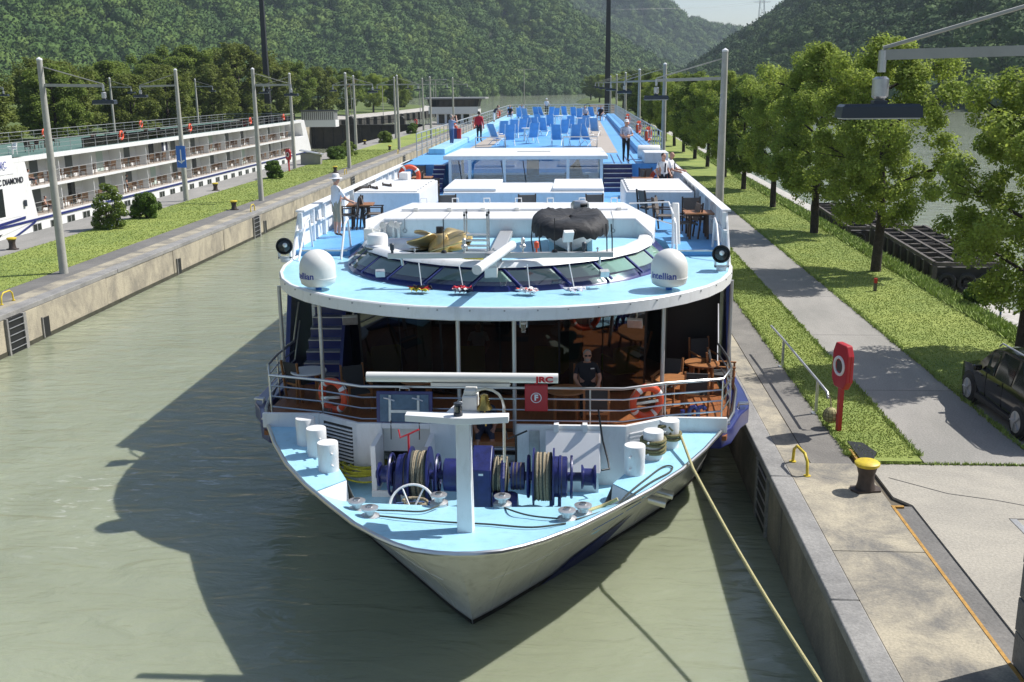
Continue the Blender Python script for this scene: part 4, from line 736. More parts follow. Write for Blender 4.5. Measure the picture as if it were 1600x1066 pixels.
# boarding steps standing on the roof
p = at(744, 395, 5.40); sx = .27
lad = SP('roof_steps', 'alu', fh, fn=lambda b: b.box(p.x-sx-.02, p.x+sx+.02, p.y-.02, p.y+.52, 5.395, 5.42))
for dx in (-sx, sx):
    for dy in (0, .5): SP('step_post', 'alu', lad, fn=lambda b: b.cyl((p.x+dx, p.y+dy, 5.39), (p.x+dx, p.y+dy, 6.38), .02, n=6))
for k in range(4): SP('step_plate', 'alu', lad, fn=lambda b: b.box(p.x-sx, p.x+sx, p.y+.1*k, p.y+.1*k+.2, 5.4+.12*k, 5.43+.12*k))
SP('step_rail', 'alu', lad, fn=lambda b: b.tube([(p.x-sx, p.y, 6.2), (p.x+sx, p.y, 6.2)], .018)); 
for dx in (-sx, sx): SP('step_knob', 'black', lad, fn=lambda b: (b.ell((p.x+dx, p.y, 6.3), (.03, .03, .04), 8, 5), b.ell((p.x+dx, p.y+.5, 6.3), (.03, .03, .04), 8, 5)))
# ---- upper terrace, wheelhouse and sun deck
ZT, ZS = 5.05, 6.05
SP('upper_terrace', 'deck_blue', fn=lambda b: b.prism([(XC-5.7, 26.9), (XC-4.25, 26.9), (XC-4.25, 28.5), (XC-3.3, 31.0), (XC+3.3, 31.0), (XC+4.25, 28.5), (XC+4.25, 26.9), (XC+5.7, 26.9), (XC+5.7, 48), (XC-5.7, 48)], 4.7, ZT))
for s in (-1, 1): SP('deck_edge', 'alu', fn=lambda b: b.box(min(XC+s*5.6, XC+s*4.3), max(XC+s*5.6, XC+s*4.3), 26.84, 26.92, ZT-.02, ZT+.015))
for s in (-1, 1):
    X0 = XC+s*5.7
    bw = SP('side_bulwark', 'white', bevel=.01, fn=lambda b: b.add([(X0+s*dx, y, z) for dx in (0, .06) for y, z in ((26.4, 4.6), (46.5, 4.6), (46.5, 6.0), (27.5, 6.0))], [(0, 1, 2, 3), (7, 6, 5, 4), (0, 3, 7, 4), (0, 4, 5, 1), (1, 5, 6, 2), (2, 6, 7, 3)]))
    SP('bulwark_cap', 'white_plain', bw, fn=lambda b: b.box(X0-.1, X0+.14, 27.45, 46.5, 6.0, 6.05))
    for k in range(15): y = 27.3+k*1.3; SP('bulwark_rib', 'white_plain', bw, fn=lambda b: b.box(min(X0-s*.002, X0-s*.1), max(X0-s*.002, X0-s*.1), y, y+.09, ZT+.005, 5.995))
    SP('stringer', 'white_plain', bw, fn=lambda b: b.box(min(X0-s*.002, X0-s*.08), max(X0-s*.002, X0-s*.08), 27.0, 46.4, 5.5, 5.56))
    xa_, xb2 = sorted((XC+s*5.55, XC+s*3.35))
    sk = SP('skylight_box', 'white', bevel=.03, fn=lambda b: b.box(xa_, xb2, 33.6, 38.0, ZT, 5.9)); SP('box_lid', 'white_plain', sk, bevel=.01, fn=lambda b: b.box(xa_+.1, xb2-.1, 33.75, 37.9, 5.9, 5.94))
    if s < 0: SP('box_screen', 'white', sk, bevel=.02, fn=lambda b: b.box(at(627, 300, Y=38).x, at(641, 300, Y=38).x, 37.6, 38.3, ZT, 6.2))
    for k in range(6): SP('lid_clip', 'grey_paint', sk, fn=lambda b: b.box(XC+s*3.45-.03, XC+s*3.45+.03, 33.9+k*.62, 33.96+k*.62, 5.94, 5.96))
    hx = XC+s*4.35   # hand rails at the deck step
    SP('step_rail', 'white_plain', fn=lambda b: b.tube([(hx, 26.3, 4.9), (hx, 26.9, 5.75), (hx, 27.3, 5.85), (hx, 27.5, 5.05)], .03, 8))
    hx = XC+s*5.4; SP('step_rail', 'white_plain', fn=lambda b: b.tube([(hx, 26.0, 4.9), (hx, 26.9, 5.75), (hx, 27.3, 5.85), (hx, 27.5, 5.05)], .03, 8))
# davit and rail beside the right-hand passage
SP('terrace_rail', 'white_plain', fn=lambda b: (b.tube([at(983, 318, ZT+.95), at(1045, 316, ZT+.95), at(1052, 335, ZT+.9), (at(1052, 335, ZT+.9).x, at(1052, 335, ZT+.9).y, ZT)], .025), b.tube([at(995, 335, ZT+.5), at(1050, 350, ZT+.5)], .02)))
pd = at(1057, 390, 4.9); dv = SP('davit_post', 'offwhite', bevel=.03, fn=lambda b: b.add([(pd.x+dx, y, z) for dx in (-.1, .1) for y, z in ((pd.y-.12, 4.9), (pd.y+.12, 4.9), (pd.y+.9, 6.05), (pd.y+.65, 6.1))], [(0, 1, 2, 3), (7, 6, 5, 4), (0, 3, 7, 4), (0, 4, 5, 1), (1, 5, 6, 2), (2, 6, 7, 3)])); SP('davit_pin', 'black', dv, fn=lambda b: b.cyl((pd.x, pd.y-.14, 5.0), (pd.x, pd.y-.1, 5.02), .03))
# low white cover in the middle of the terrace
c0, c1 = at(692, 295, Y=35).x, at(944, 295, Y=35).x
cv = SP('centre_cover', 'white', bevel=.03, fn=lambda b: b.add([(x, y, z) for x in (c0, c1) for y, z in ((35, ZT), (35, 5.75), (36.6, 5.9), (38.6, 5.75), (38.6, ZT))], [(0, 1, 2, 3, 4), (9, 8, 7, 6, 5)]+[(i, i+5, (i+1) % 5+5, (i+1) % 5) for i in range(5)]))
for f0, f1 in ((0, .33), (.68, 1)): SP('cover_panel', 'white_plain', cv, bevel=.02, fn=lambda b: b.add([(c0+(c1-c0)*f, y, z+dz) for f in (f0, f1) for dz in (0, .1) for y, z in ((35.15, 5.77), (38.4, 5.8))], [(0, 2, 3, 1), (4, 5, 7, 6), (0, 1, 5, 4), (2, 6, 7, 3), (0, 4, 6, 2), (1, 3, 7, 5)]))
# wheelhouse with a white roof and clear panes
wy0, wy1 = 42.0, 46.6; wx0, wx1 = at(703, 247, Y=wy0).x, at(940, 247, Y=wy0).x; wz = at(820, 249, Y=wy0).z
wh = SP('wheelhouse', 'white', bevel=.03, fn=lambda b: b.prism([(wx0-.25, wy0-.25), (wx1+.25, wy0-.25), (wx1+.1, wy1+.4), (wx0-.1, wy1+.4)], wz, lambda p: wz+.16))
SP('roof_slot', 'grey_paint', wh, fn=lambda b: b.box(wx0+2.6, wx0+4.0, 44.2, 44.4, wz+.155, wz+.175))
SP('wheelhouse_base', 'white_plain', wh, fn=lambda b: b.box(wx0+.02, wx1-.02, wy0+.02, wy1, ZT, 5.45))
for i, (f0, f1) in enumerate(((0, .13), (.13, .36), (.36, .78), (.78, 1))):
    xa_, xb2 = wx0+(wx1-wx0)*f0, wx0+(wx1-wx0)*f1; SP('wheelhouse_window', 'glass_clear', wh, fn=lambda b: b.box(xa_+.05, xb2-.05, wy0-.005, wy0+.005, 5.45, wz))
    SP('window_post', 'white_plain', wh, fn=lambda b: b.box(xa_-.06, xa_+.06, wy0-.04, wy0+.04, 5.2, wz))
SP('window_post', 'white_plain', wh, fn=lambda b: b.box(wx1-.06, wx1+.06, wy0-.04, wy0+.04, 5.2, wz))
for x in (wx0, wx1): SP('side_window', 'glass_clear', wh, fn=lambda b: b.box(x-.005, x+.005, wy0+.05, wy1, 5.45, wz)); SP('corner_post', 'white_plain', wh, fn=lambda b: b.box(x-.06, x+.06, wy1-.06, wy1+.06, ZT, wz))
for px in (722, 788, 822): xw = at(px, 280, Y=wy0).x; SP('wiper', 'black', wh, fn=lambda b: b.tube([(xw, wy0-.03, 5.42), (xw-.12, wy0-.03, wz-.05)], .018, 5))
con = SP('console', 'black', wh, bevel=.04, fn=lambda b: b.box(wx0+.6, wx1-.5, wy0+.25, wy0+.9, 5.2, 5.68))
hc = at(832, 285, Y=43.6); SP('helm_chair', 'black', wh, bevel=.06, fn=lambda b: (b.box(hc.x-.3, hc.x+.3, 43.5, 44.0, 5.3, 5.6), b.ob((hc.x, 44.0, 5.9), (.52, .14, .75), (-.1, 0, 0))))
um = at(900, 262, Y=43.4); SP('folded_parasol', 'black', wh, fn=lambda b: (b.lathe([(.42, -.35), (.3, -.1), (.08, .28), (.03, .4)], um, 9, Euler((0, .25, 0)).to_matrix()), b.tube([um, (um.x-.1, 43.4, 5.3)], .03)))
# stairs up to the sun deck
for xa_, xb2, nm in ((at(943, 262, Y=43).x, at(988, 262, Y=43).x, 'r'), (at(676, 262, Y=43).x, at(694, 262, Y=43).x, 'l')):
    sd = SP('sun_deck_stairs', 'navy', fn=lambda b: [b.box(xa_, xb2, 42.0+.28*k, 42.28+.28*k, ZT, ZT+.166*(k+1)) for k in range(6)])
    for k in range(6): SP('stair_tread', 'alu', sd, fn=lambda b: b.box(xa_, xb2, 41.98+.28*k, 42.06+.28*k, ZT+.166*(k+1)-.01, ZT+.166*(k+1)+.02))
sund = SP('sun_deck', 'deck_blue', fn=lambda b: b.prism([(XC-5.7, 47.5), (XC+5.7, 47.5), (XC+5.7, 112), (XC+5.3, 113.5), (XC-5.3, 113.5), (XC-5.7, 112)], 4.8, ZS))
SP('deck_wing', 'deck_blue', sund, fn=lambda b: b.box(at(943, 262, Y=43).x, XC+5.7, 43.68, 47.5, ZT, ZS)); SP('deck_wing', 'deck_blue', sund, fn=lambda b: b.box(XC-5.7, at(694, 262, Y=43).x, 43.68, 47.5, ZT, ZS))
for x0, x1, y0, y1 in ((2.5, 3.7, 50.5, 96), (-3.9, -2.9, 52, 96)): SP('walkway_mat', 'beige_deck', sund, fn=lambda b: b.box(XC+x0, XC+x1, y0, y1, ZS, ZS+.008))
for k in range(4): SP('ramp_strip', 'navy', sund, fn=lambda b: b.box(XC+3.3+k*.3, XC+3.35+k*.3, 43.8, 49.5, ZS, ZS+.01))
for s in (-1, 1): SP('deck_trough', 'deck_light' if s < 0 else 'deck_blue', sund, bevel=.03, fn=lambda b: b.box(min(XC+s*4.6, XC+s*5.4), max(XC+s*4.6, XC+s*5.4), 50, 108, ZS, ZS+.28))  # right trough takes a darker blue to stand for its shade
sr_ = SP('sun_deck_railing', 'rail_grey', fn=lambda b: b.tube([(XC-5.6, 47.7, ZS+1.1), (XC-5.6, 112, ZS+1.1), (XC-5.2, 113.3, ZS+1.1), (XC+5.2, 113.3, ZS+1.1), (XC+5.6, 112, ZS+1.1), (XC+5.6, 47.7, ZS+1.1)], .03, 6))
for z in (ZS+.32, ZS+.58, ZS+.84): SP('rail', 'rail_grey', sr_, fn=lambda b: b.tube([(XC-5.6, 47.7, z), (XC-5.6, 112, z), (XC-5.2, 113.3, z), (XC+5.2, 113.3, z), (XC+5.6, 112, z), (XC+5.6, 47.7, z)], .016, 5))
stm = MB().cyl((0, 0, 0), (0, 0, 1.1), .024, n=6).mesh('stanchion', 'rail_grey', 30)
for x, y in [(XC+s*5.6, 47.7+k*1.65) for s in (-1, 1) for k in range(40)]+[(XC-5+k*1.25, 113.3) for k in range(9)]:
    o = bpy.data.objects.new('stanchion', stm); COL.objects.link(o); o.parent = sr_; o.location = (x, y, ZS)
for xa_, xb2, y in ((at(743, 214, Y=48).x, at(790, 214, Y=48).x, 48.0), (at(880, 214, Y=48).x, at(933, 214, Y=48).x, 48.0)):
    SP('front_hoop', 'steel', fn=lambda b: (b.tube([(xa_, y, ZS), (xa_, y, ZS+.9), (xb2, y, ZS+.9), (xb2, y, ZS)], .03, 6), b.tube([(xa_, y, ZS+.45), (xb2, y, ZS+.45)], .02, 6)))
rx = at(717, 225, ZS); SP('hose_cabinet', ['red'], bevel=.02, fn=lambda b: b.box(rx.x-.1, rx.x+.12, rx.y, rx.y+.3, ZS, ZS+.85))
SP('cabinet_side', 'navy', fn=lambda b: b.box(rx.x-.4, rx.x-.105, rx.y+.01, rx.y+.3, ZS, ZS+.85))
eq = at(1030, 262, Y=45); SP('life_raft_canister', 'white', smooth=40, fn=lambda b: b.lathe([(.05, -.5), (.28, -.48), (.3, -.4), (.3, .4), (.28, .48), (.05, .5)], (XC+4.9, 46.2, ZS+.32), 20, AX)); SP('winch_box', 'white', bevel=.03, fn=lambda b: b.box(XC+4.55, XC+5.55, 43.75, 45.3, ZS, ZS+.45))
# =================================================== things carried on board
def lifebuoy(loc, rot, label, R=.33, r=.085, parent_scale=1):
    e = empty('lifebuoy', loc, 0, label, 'lifebuoy', 'lifebuoys on board the near ship'); e.rotation_euler = rot
    L_('ring', 'orange', e, lambda b: b.torus((0, 0, 0), R, r, 30, 10), 60)
    for k in range(4):
        a = k*math.pi/2+.6; L_('reflective_band', 'white_plain', e, lambda b: b.torus((0, 0, 0), R, r+.004, 4, 10, a0=a-.11, a1=a+.11), 60)
    L_('grab_line', 'rope_tan', e, lambda b: b.tube([(1.28*R*math.cos(t*.1963), 1.28*R*math.sin(t*.1963), .03+.02*math.sin(t*1.57)) for t in range(33)], .008, 4))
    return e
p = at(521, 618, Y=21.3); lifebuoy(p, (math.pi/2+.05, 0, -.5), 'orange lifebuoy on the terrace railing of the near ship, left side, brown line hanging below')
SP('buoy_holder', 'steel', fn=lambda b: b.beam(p+Vector((-.25, -.12, -.02)), p+Vector((.3, .1, -.06)), .05, .06))
b = MB(); r = random.Random(4)
for k in range(16): x0 = p.x-.12+r.uniform(-.12, .1); b.tube([(x0, p.y-.14, p.z-.25), (x0+r.uniform(-.05, .05), p.y-.2, p.z-.55), (x0+r.uniform(-.1, .1), p.y-.2, p.z-.8-r.uniform(0, .12)), (x0+r.uniform(-.06, .06), p.y-.19, p.z-.6), (x0+.02, p.y-.14, p.z-.25)], .008, 4)
tag(b.build('hanging_line', 'rust'), 'bundle of thin brown line hanging from the left lifebuoy on the terrace', 'rope')
p = at(1010, 628, Y=21.5); lifebuoy(p, (math.pi/2+.05, 0, .4), 'orange lifebuoy on the terrace railing of the near ship, right of the red F box')
SP('buoy_holder', 'steel', fn=lambda b: b.beam(p+Vector((-.3, -.12, -.02)), p+Vector((.25, .0, .04)), .05, .06))
p = at(640, 275, Y=38.6); lifebuoy(p, (math.pi/2-.2, 0, .3), 'red lifebuoy leaning beside the chairs on the upper terrace, left', .34)
p = at(1030, 280, Y=40.5); lifebuoy(p, (math.pi/2-.3, 0, -.5), 'lifebuoy behind the two officers at the right bulwark', .34)
for px, Y, w in ((737, 62, 'nearest on the left sun deck rail'), (757, 74, 'second on the left sun deck rail, by the man in the dark shirt'), (785, 96, 'farthest on the left sun deck rail')):
    p = at(px, 190, Y=Y); lifebuoy((XC-5.5, Y, ZS+.62), (math.pi/2, 0, math.pi/2+.4), 'orange lifebuoy, '+w, .34)
for Y, w in ((56, 'nearest'), (65, 'second'), (80, 'third')): lifebuoy((XC+5.5, Y, ZS+.6), (math.pi/2, 0, -math.pi/2-.4), 'orange lifebuoy, %s on the right sun deck rail' % w, .34)
# tender boat under a black cover
tb = empty('tender_boat', at(893, 405, 5.4)+Vector((0, .1, 0)), .04, 'small white tender boat under a black cover on the roof deck', 'boat')
def plan(k, N=36):          # gunwale outline of the tender, bow at -y
    a = 2*math.pi*k/N; x, y = math.sin(a), -math.cos(a); sx = (1 if x > 0 else -1)*abs(x)**.72*.84
    return sx, (1.25+y*1.25 if y < 0 else 1.25+abs(y)**.45*1.7)
def tender(b):
    rows = []
    for z, fx, dy in ((.72, 1, 0), (.56, .97, .06), (.4, .82, .18), (.22, .52, .34), (.1, .2, .5), (.05, .02, .56)):
        rows.append([(plan(k)[0]*fx, plan(k)[1]+(dy if plan(k)[1] < 1.25 else 0)*(1-plan(k)[1]/1.3 if plan(k)[1] < 1.25 else 0), z) for k in range(36)])
    b.loft(rows, True)
L_('hull', 'white', tb, tender, 60)
def cover(b):
    rows = []
    for z, f in ((.46, 1.09), (.56, 1.1), (.7, 1.08), (.79, .98), (.82, .84), (.79, .66), (.77, .45), (.76, .22), (.76, .02)):
        row = []
        for k in range(72):
            x, y = plan(k/2); q = math.sin(k*.9)*.5+math.sin(k*2.3+z*9)*.5; yc = 1.5
            row.append((x*f+.012*q, yc+(y-yc)*f+.012*q, z+(.06*q if z < .5 else .03*q*min(1, f*1.3))+(.07*abs(x) if f < .9 else 0)))
        rows.append(row)
    b.loft(rows, True); b.poly(rows[-1])
L_('cover', 'tarp', tb, cover, 70)
for x in (-.9, -.72, .8, .92): L_('tie_strap', 'black', tb, lambda b: b.tube([(x, .3, .75), (x*1.03, .28, .4), (x+.03, .25, .12-.1*abs(x))], .016, 5))
L_('bow_line', 'black', tb, lambda b: (b.tube([(0, -.1, .62), (-.02, -.14, .3), (0, -.12, .08)], .016, 5), b.torus((0, -.16, .6), .1, .012, 14, 4, (math.pi/2, 0, 0))))
for x in (-.45, .45): L_('cradle', 'deck_light', tb, lambda b: b.box(x-.06, x+.06, .7, 2.4, 0, .32))
ob = empty('outboard_motor', at(905, 342, Y=26.75), .3, 'silver outboard motor tilted up behind the covered tender boat', 'motor')
L_('cowling', 'alu', ob, lambda b: b.loft([[(x*s*.2, y*s*.17-z*.15, z+.05) for x, y in ((-1, -.7), (-.6, -1), (.6, -1), (1, -.7), (1, .7), (.6, 1), (-.6, 1), (-1, .7))] for z, s in ((0, .75), (.06, 1), (.34, 1.05), (.42, .8), (.44, .2))], True), 40)
L_('bracket', 'black', ob, lambda b: (b.box(-.14, .14, -.14, .16, -.18, .06), b.cyl((0, 0, -.3), (0, 0, 0), .06)))
L_('air_intake', 'black', ob, lambda b: b.ob((.05, -.21, .38), (.18, .1, .08), (.4, 0, 0)))
L_('maker_plate', 'label_yellow', ob, lambda b: b.ob((-.05, -.205, .2), (.12, .02, .13), (.35, 0, 0)))
# spare propeller
pr = empty('ship_propeller', at(688, 393, 5.4), .3, 'big bronze spare ship propeller lying on the roof deck', 'propeller')
L_('hub', 'bronze', pr, lambda b: b.lathe([(.3, 0), (.28, .1), (.24, .3), (.2, .42), (.12, .45), (.02, .45)], n=20))
for k in range(4):
    def blade(b, k=k):
        rows = []; a0 = k*math.pi/2
        for i in range(9):
            f = i/8; r_ = .18+.72*f; ch = (.5+.5*math.sin(min(1, f*1.15)*math.pi*.75))*(1-f**6*.75); pitch = math.radians(36-22*f); row = []
            for j in range(7):
                u = (j/6-.5)*ch; ang = a0+(u*math.cos(pitch))/max(r_, .25)+f*.45; row.append((r_*math.cos(ang), r_*math.sin(ang), .22+u*math.sin(pitch)+.1*f))
            rows.append(row)
        b.loft(rows)
    o = L_('blade', 'bronze', pr, blade, 70); o.modifiers.new('th', 'SOLIDIFY').thickness = .035
L_('shaft_plug', 'black', pr, lambda b: b.cyl((0, 0, .44), (0, 0, .6), .09))
hs = empty('hose_coil', at(742, 410, 5.4), 0, 'small yellow hose coil on the roof deck behind the aerial bar', 'hose')
L_('hose', 'yellow_rope', hs, lambda b: b.tube([((.24+.05*math.sin(t*.7))*math.cos(t*.45), (.24+.05*math.cos(t*.9))*math.sin(t*.45), .03+.002*t) for t in range(60)], .02, 5), 60)
L_('nozzle', 'black', hs, lambda b: b.cyl((.05, -.1, .1), (.15, -.02, .16), .05))
# signal flags lying in a row on the canopy
def flag(px, py, cols, label):
    e = empty('signal_flag', at(px, py, 4.91), random.uniform(-.3, .3), label, 'flag', 'small flags on the canopy')
    L_('pole', 'white_plain', e, lambda b: b.tube([(.02, .1, 0), (-.1, .25, .62)], .012, 5))
    r = random.Random(px)
    for i, c in enumerate(cols):
        def cl(b, i=i):
            rows = []
            for t in range(8):
                rows.append([((-.22+.46*t/7)*(1-.3*abs(k/2-1))+.05*math.sin(k*2+i)+.04*r.uniform(-1, 1), .17*(k/4-.5)+.06*i-.07+.03*r.uniform(-1, 1), .02+.09*abs(math.sin(t*1.1+k*1.3+i*2))+.05*r.random()+.012*i) for k in range(5)])
            b.loft(rows)
        L_('cloth', c, e, cl, 60)
flag(656, 458, ('yellow', 'red', 'black'), 'crumpled yellow, red and black flag, leftmost on the canopy')
flag(723, 460, ('cloth_navy', 'white_plain', 'cloth_red'), 'crumpled navy flag with white and red, second on the canopy')
flag(825, 461, ('cloth_white', 'orange', 'cloth_white'), 'crumpled white flag with a red corner, third on the canopy')
flag(898, 459, ('cloth_print', 'cloth_white'), 'crumpled pale blue and white flag, rightmost on the canopy')
# ropes on the foredeck
def dz(x, y):
    if y > 17.5: return 1.12 if abs(x-XC) < lerp([(17.5, 2.4), (20.75, 3.7)], y) else 2.11
    return 1.8+.52*max(0, (17.52-y)/3.15)+.12*(abs(x-XC)/2.5)
def onDeck(px, py, lift=.03):
    z = 2.0
    for _ in range(5): p = at(px, py, z); z = dz(p.x, p.y)+lift
    return at(px, py, z)
def rope(name, pts, r, m, label, lift=.03):
    P_ = [onDeck(*p, lift) if len(p) == 2 else Vector(p) for p in pts]; fin = []
    for i in range(len(P_)-1):   # Catmull-Rom
        a, b_, c, d = P_[max(i-1, 0)], P_[i], P_[i+1], P_[min(i+2, len(P_)-1)]
        for k in range(8): t = k/8; fin.append(.5*((2*b_)+(c-a)*t+(2*a-5*b_+4*c-d)*t*t+(3*b_-a-3*c+d)*t**3))
    fin.append(P_[-1]); b = MB(); b.tube(fin, r, 6); return tag(b.build(name, m, smooth=80), label, 'rope')
rope('wire_rope', [(575, 797), (620, 798), (660, 799), (686, 790)], .017, 'rope_dark', 'thin dark wire across the left of the forward deck')
rope('wire_rope', [(590, 806), (640, 811), (700, 816), (760, 819), (830, 824), (884, 818)], .017, 'rope_dark', 'long dark wire crossing the whole forward deck in front of the mast')
rope('wire_rope', [(772, 768), (772, 785), (795, 796), (830, 806), (880, 811)], .017, 'rope_dark', 'dark wire from the gearbox drum to the right-hand rollers')
rope('wire_rope', [(900, 812), (930, 803), (962, 790), (985, 768), (1010, 748), (1035, 730), (1050, 729), (1046, 738), (1020, 752), (990, 772), (966, 790)], .017, 'rope_dark', 'dark wire ending in a long eye on the right side deck')
rope('mooring_hawser', [(918, 798), (940, 791), (965, 780)], .035, 'rope_pale', 'short pale hawser running to the right-hand rollers')
b = MB(); r = random.Random(11); pc = at(560, 742, 1.2)
pc = onDeck(570, 748, .02); pc.z += .12
pts = []
for t in range(330):
    a = t*.23; R = .36+.12*math.sin(t*.061)+.05*math.sin(t*.37); pts.append((pc.x+R*math.cos(a)*1.15+.04*math.sin(t*.1), pc.y+R*math.sin(a)*1.0+.05*math.cos(t*.13), pc.z+.02+t*.0007+.015*math.sin(t*.5)))
b.tube(pts, .021, 5); tag(b.build('rope_coil', 'yellow_rope', smooth=80), 'loose coil of yellow-green rope on the left of the well deck', 'rope')
pq = onDeck(690, 768, .3)
b = MB(); b.tube([(pq.x-.35+.22*math.cos(t*.5)*(1+.1*math.sin(t)), YW-.9+.17*math.sin(t*.5), 1.42+.009*t) for t in range(34)], .03, 6); tag(b.build('rope_coil', 'rope_tan', smooth=80), 'thick tan hose curled beside the mast on the well deck', 'rope')
b = MB(); r = random.Random(5); b.tube([(pq.x-.35+.4*r.uniform(-1, 1), YW-.75+.2*r.uniform(-1, 1), 1.42+.16*r.random()) for t in range(26)], .022, 5); tag(b.build('rope_heap', 'cloth_denim', smooth=80), 'heap of blue line under the white hose reel', 'rope')
# mooring line: turns round the bollards, then over the gunwale to the quay wall
bA, bB = at(1020, 716, 2.1), at(1045, 698, 2.1)
for c, zs, nm in ((bA, (2.28, 2.34, 2.44, 2.5), 'middle'), (bB, (2.34, 2.4), 'rear')):
    b = MB()
    for z in zs: b.torus((c.x, c.y, z), .235, .032, 26, 6, (random.uniform(-.12, .12), random.uniform(-.12, .12), 0))
    tag(b.build('rope_turns', 'rope_green', smooth=80), 'green rope turns round the %s of the three right-hand bow bollards' % nm, 'rope')
b = MB(); b.tube([(bB.x-.1+.14*math.cos(t*.8), bB.y-.12+.08*math.sin(t*1.3), 2.5+.1*math.sin(t*.8)) for t in range(24)], .028, 6); tag(b.build('rope_hank', 'rope_green', smooth=80), 'knotted hank of green rope hung on the rear right bow bollard', 'rope')
g0 = Vector((bB.x+.22, bB.y-.05, 2.38)); g1 = at(1083, 733, 2.18); g2 = at(1310, 1110, Y=12.6)
b = MB(); P_ = [g0, g1]+[g1.lerp(g2, t/10)-Vector((0, 0, .12*math.sin(math.pi*t/10))) for t in range(1, 11)]; b.tube(P_, .03, 8); tag(b.build('mooring_line', 'rope_pale', smooth=80), 'taut pale yellow mooring line from the bow down along the quay wall', 'rope')
b = MB(); b.tube([at(935, 640, Y=20.3), (at(938, 668, Y=20.2).x, 20.22, 2.5), at(942, 690, Y=20.2), at(950, 720, Y=20.0), at(952, 733, Y=19.8), at(940, 735, Y=19.7)], .02, 6); tag(b.build('power_cable', 'black', smooth=80), 'black cable hanging over the bulwark beside the closed hatch', 'cable')
# ---- furniture
def chair_proto(name, fab, frame):
    e = empty(name); h = .26
    L_('seat', fab, e, lambda b: b.box(-h, h, -.24, .26, .42, .45), 0); L_('backrest', fab, e, lambda b: b.ob((0, .33, .72), (2*h-.04, .025, .5), (-.2, 0, 0)), 0)
    for x in (-h, h):
        L_('front_leg', frame, e, lambda b: b.box(x-.022, x+.022, -.26, -.21, 0, .64), 0); L_('rear_leg', frame, e, lambda b: b.beam((x, .3, 0), (x, .42, 1.0), .04, .045), 0)
        L_('armrest', frame, e, lambda b: b.box(x-.03, x+.03, -.28, .34, .64, .67), 0)
    L_('seat_frame', frame, e, lambda b: (b.box(-h, h, -.27, -.23, .38, .43), b.box(-h, h, .25, .29, .38, .43)), 0); return e
def table_proto(name, top, frame, round_=True):
    e = empty(name)
    L_('table_top', top, e, (lambda b: b.lathe([(.42, .7), (.43, .715), (.42, .74), (.02, .74)], n=26)) if round_ else (lambda b: b.box(-.4, .4, -.4, .4, .7, .74)), 30)
    L_('apron', frame, e, lambda b: (b.box(-.26, .26, -.02, .02, .62, .7), b.box(-.02, .02, -.26, .26, .62, .7)), 0)
    for x, y in ((-.25, -.25), (.25, -.25), (-.25, .25), (.25, .25)): L_('leg', frame, e, lambda b: b.beam((x, y, 0), (x*.9, y*.9, .7), .05), 0)
    return e
ch1 = chair_proto('terrace_chair', 'taupe', 'brown'); ch2 = chair_proto('lounge_chair', 'charcoal', 'wood'); tb1 = table_proto('terrace_table', 'wood', 'brown', False); tb2 = table_proto('round_table', 'wood', 'wood'); used = set()
def put(proto, loc, rz, label, group, cat, sc=None):
    o = proto if proto.name not in used else clone(proto, sc=sc); used.add(proto.name)
    o.location = loc; o.rotation_euler = (0, 0, rz); tag(o, label, cat, group); return o
UG = 'dark mesh chairs on the upper terrace'
for px, py, rz, lb in ((545, 358, -1.57, 'dark mesh armchair beside the man in the white hat'), (586, 356, 1.7, 'dark mesh armchair facing the wooden table near the man in the white hat'), (566, 338, .2, 'dark mesh armchair behind the wooden table at the left bulwark'), (603, 335, 2.2, 'dark mesh armchair, left one of the pair before the left skylight box'), (622, 330, 2.3, 'dark mesh armchair, right one of the pair before the left skylight box'), (645, 309, -1.5, 'dark mesh armchair left of the rear table on the left terrace'), (676, 306, 1.6, 'dark mesh armchair right of the rear table on the left terrace'), (655, 297, .1, 'dark mesh armchair behind the rear table on the left terrace'),
    (1018, 345, 2.0, 'dark mesh armchair in the right passage before the skylight box'), (1042, 360, 1.3, 'dark mesh armchair just behind the white davit post'), (1083, 363, .1, 'dark mesh armchair against the right skylight box'), (990, 306, -1.5, 'dark mesh armchair at the foot of the right sun deck stairs'), (1012, 303, .2, 'dark mesh armchair by the rear table on the right terrace'), (1070, 372, -1.4, 'dark mesh armchair nearest the right bulwark front')):
    put(ch1, at(px, py, ZT), rz, lb, UG, 'chair')
for px in (700, 822, 925): x = at(px, 305, Y=32.3).x; put(ch1, (x, 32.0, ZT), 3.3, {700: 'dark chair back seen over the white roof cover, left one', 822: 'dark chair back seen over the white roof cover, middle one', 925: 'dark chair back seen over the white roof cover, right one'}[px], UG, 'chair')
put(tb1, at(565, 356, ZT), .1, 'square wooden table near the man in the white hat', 'upper terrace tables', 'table'); put(tb1, at(660, 306, ZT), 0, 'square wooden table at the rear of the left terrace', 'upper terrace tables', 'table'); put(tb1, at(1090, 372, ZT), 0, 'square wooden table at the right bulwark', 'upper terrace tables', 'table'); put(tb1, at(1003, 308, ZT), 0, 'square wooden table at the rear of the right terrace', 'upper terrace tables', 'table')
LG = 'wooden furniture on the lounge terrace'
for px, py, rz, lb in ((475, 622, 2.6, 'dark chair by the small white table at the left of the lounge terrace'), (560, 640, .5, 'wooden chair in the shade left of the open hatch lid'), (1088, 640, 3.0, 'charcoal armchair in the sun right of the lifebuoy'), (1040, 628, -.4, 'charcoal armchair behind the sunlit wooden table'), (1100, 592, .3, 'charcoal armchair at the rear table near the right railing'), (1130, 610, 1.4, 'charcoal armchair against the right railing'), (932, 668, 3.1, 'wooden armchair with its back to the bow in front of the seated man')):
    put(ch2, at(px, py, 2.0), rz, lb, LG, 'chair')
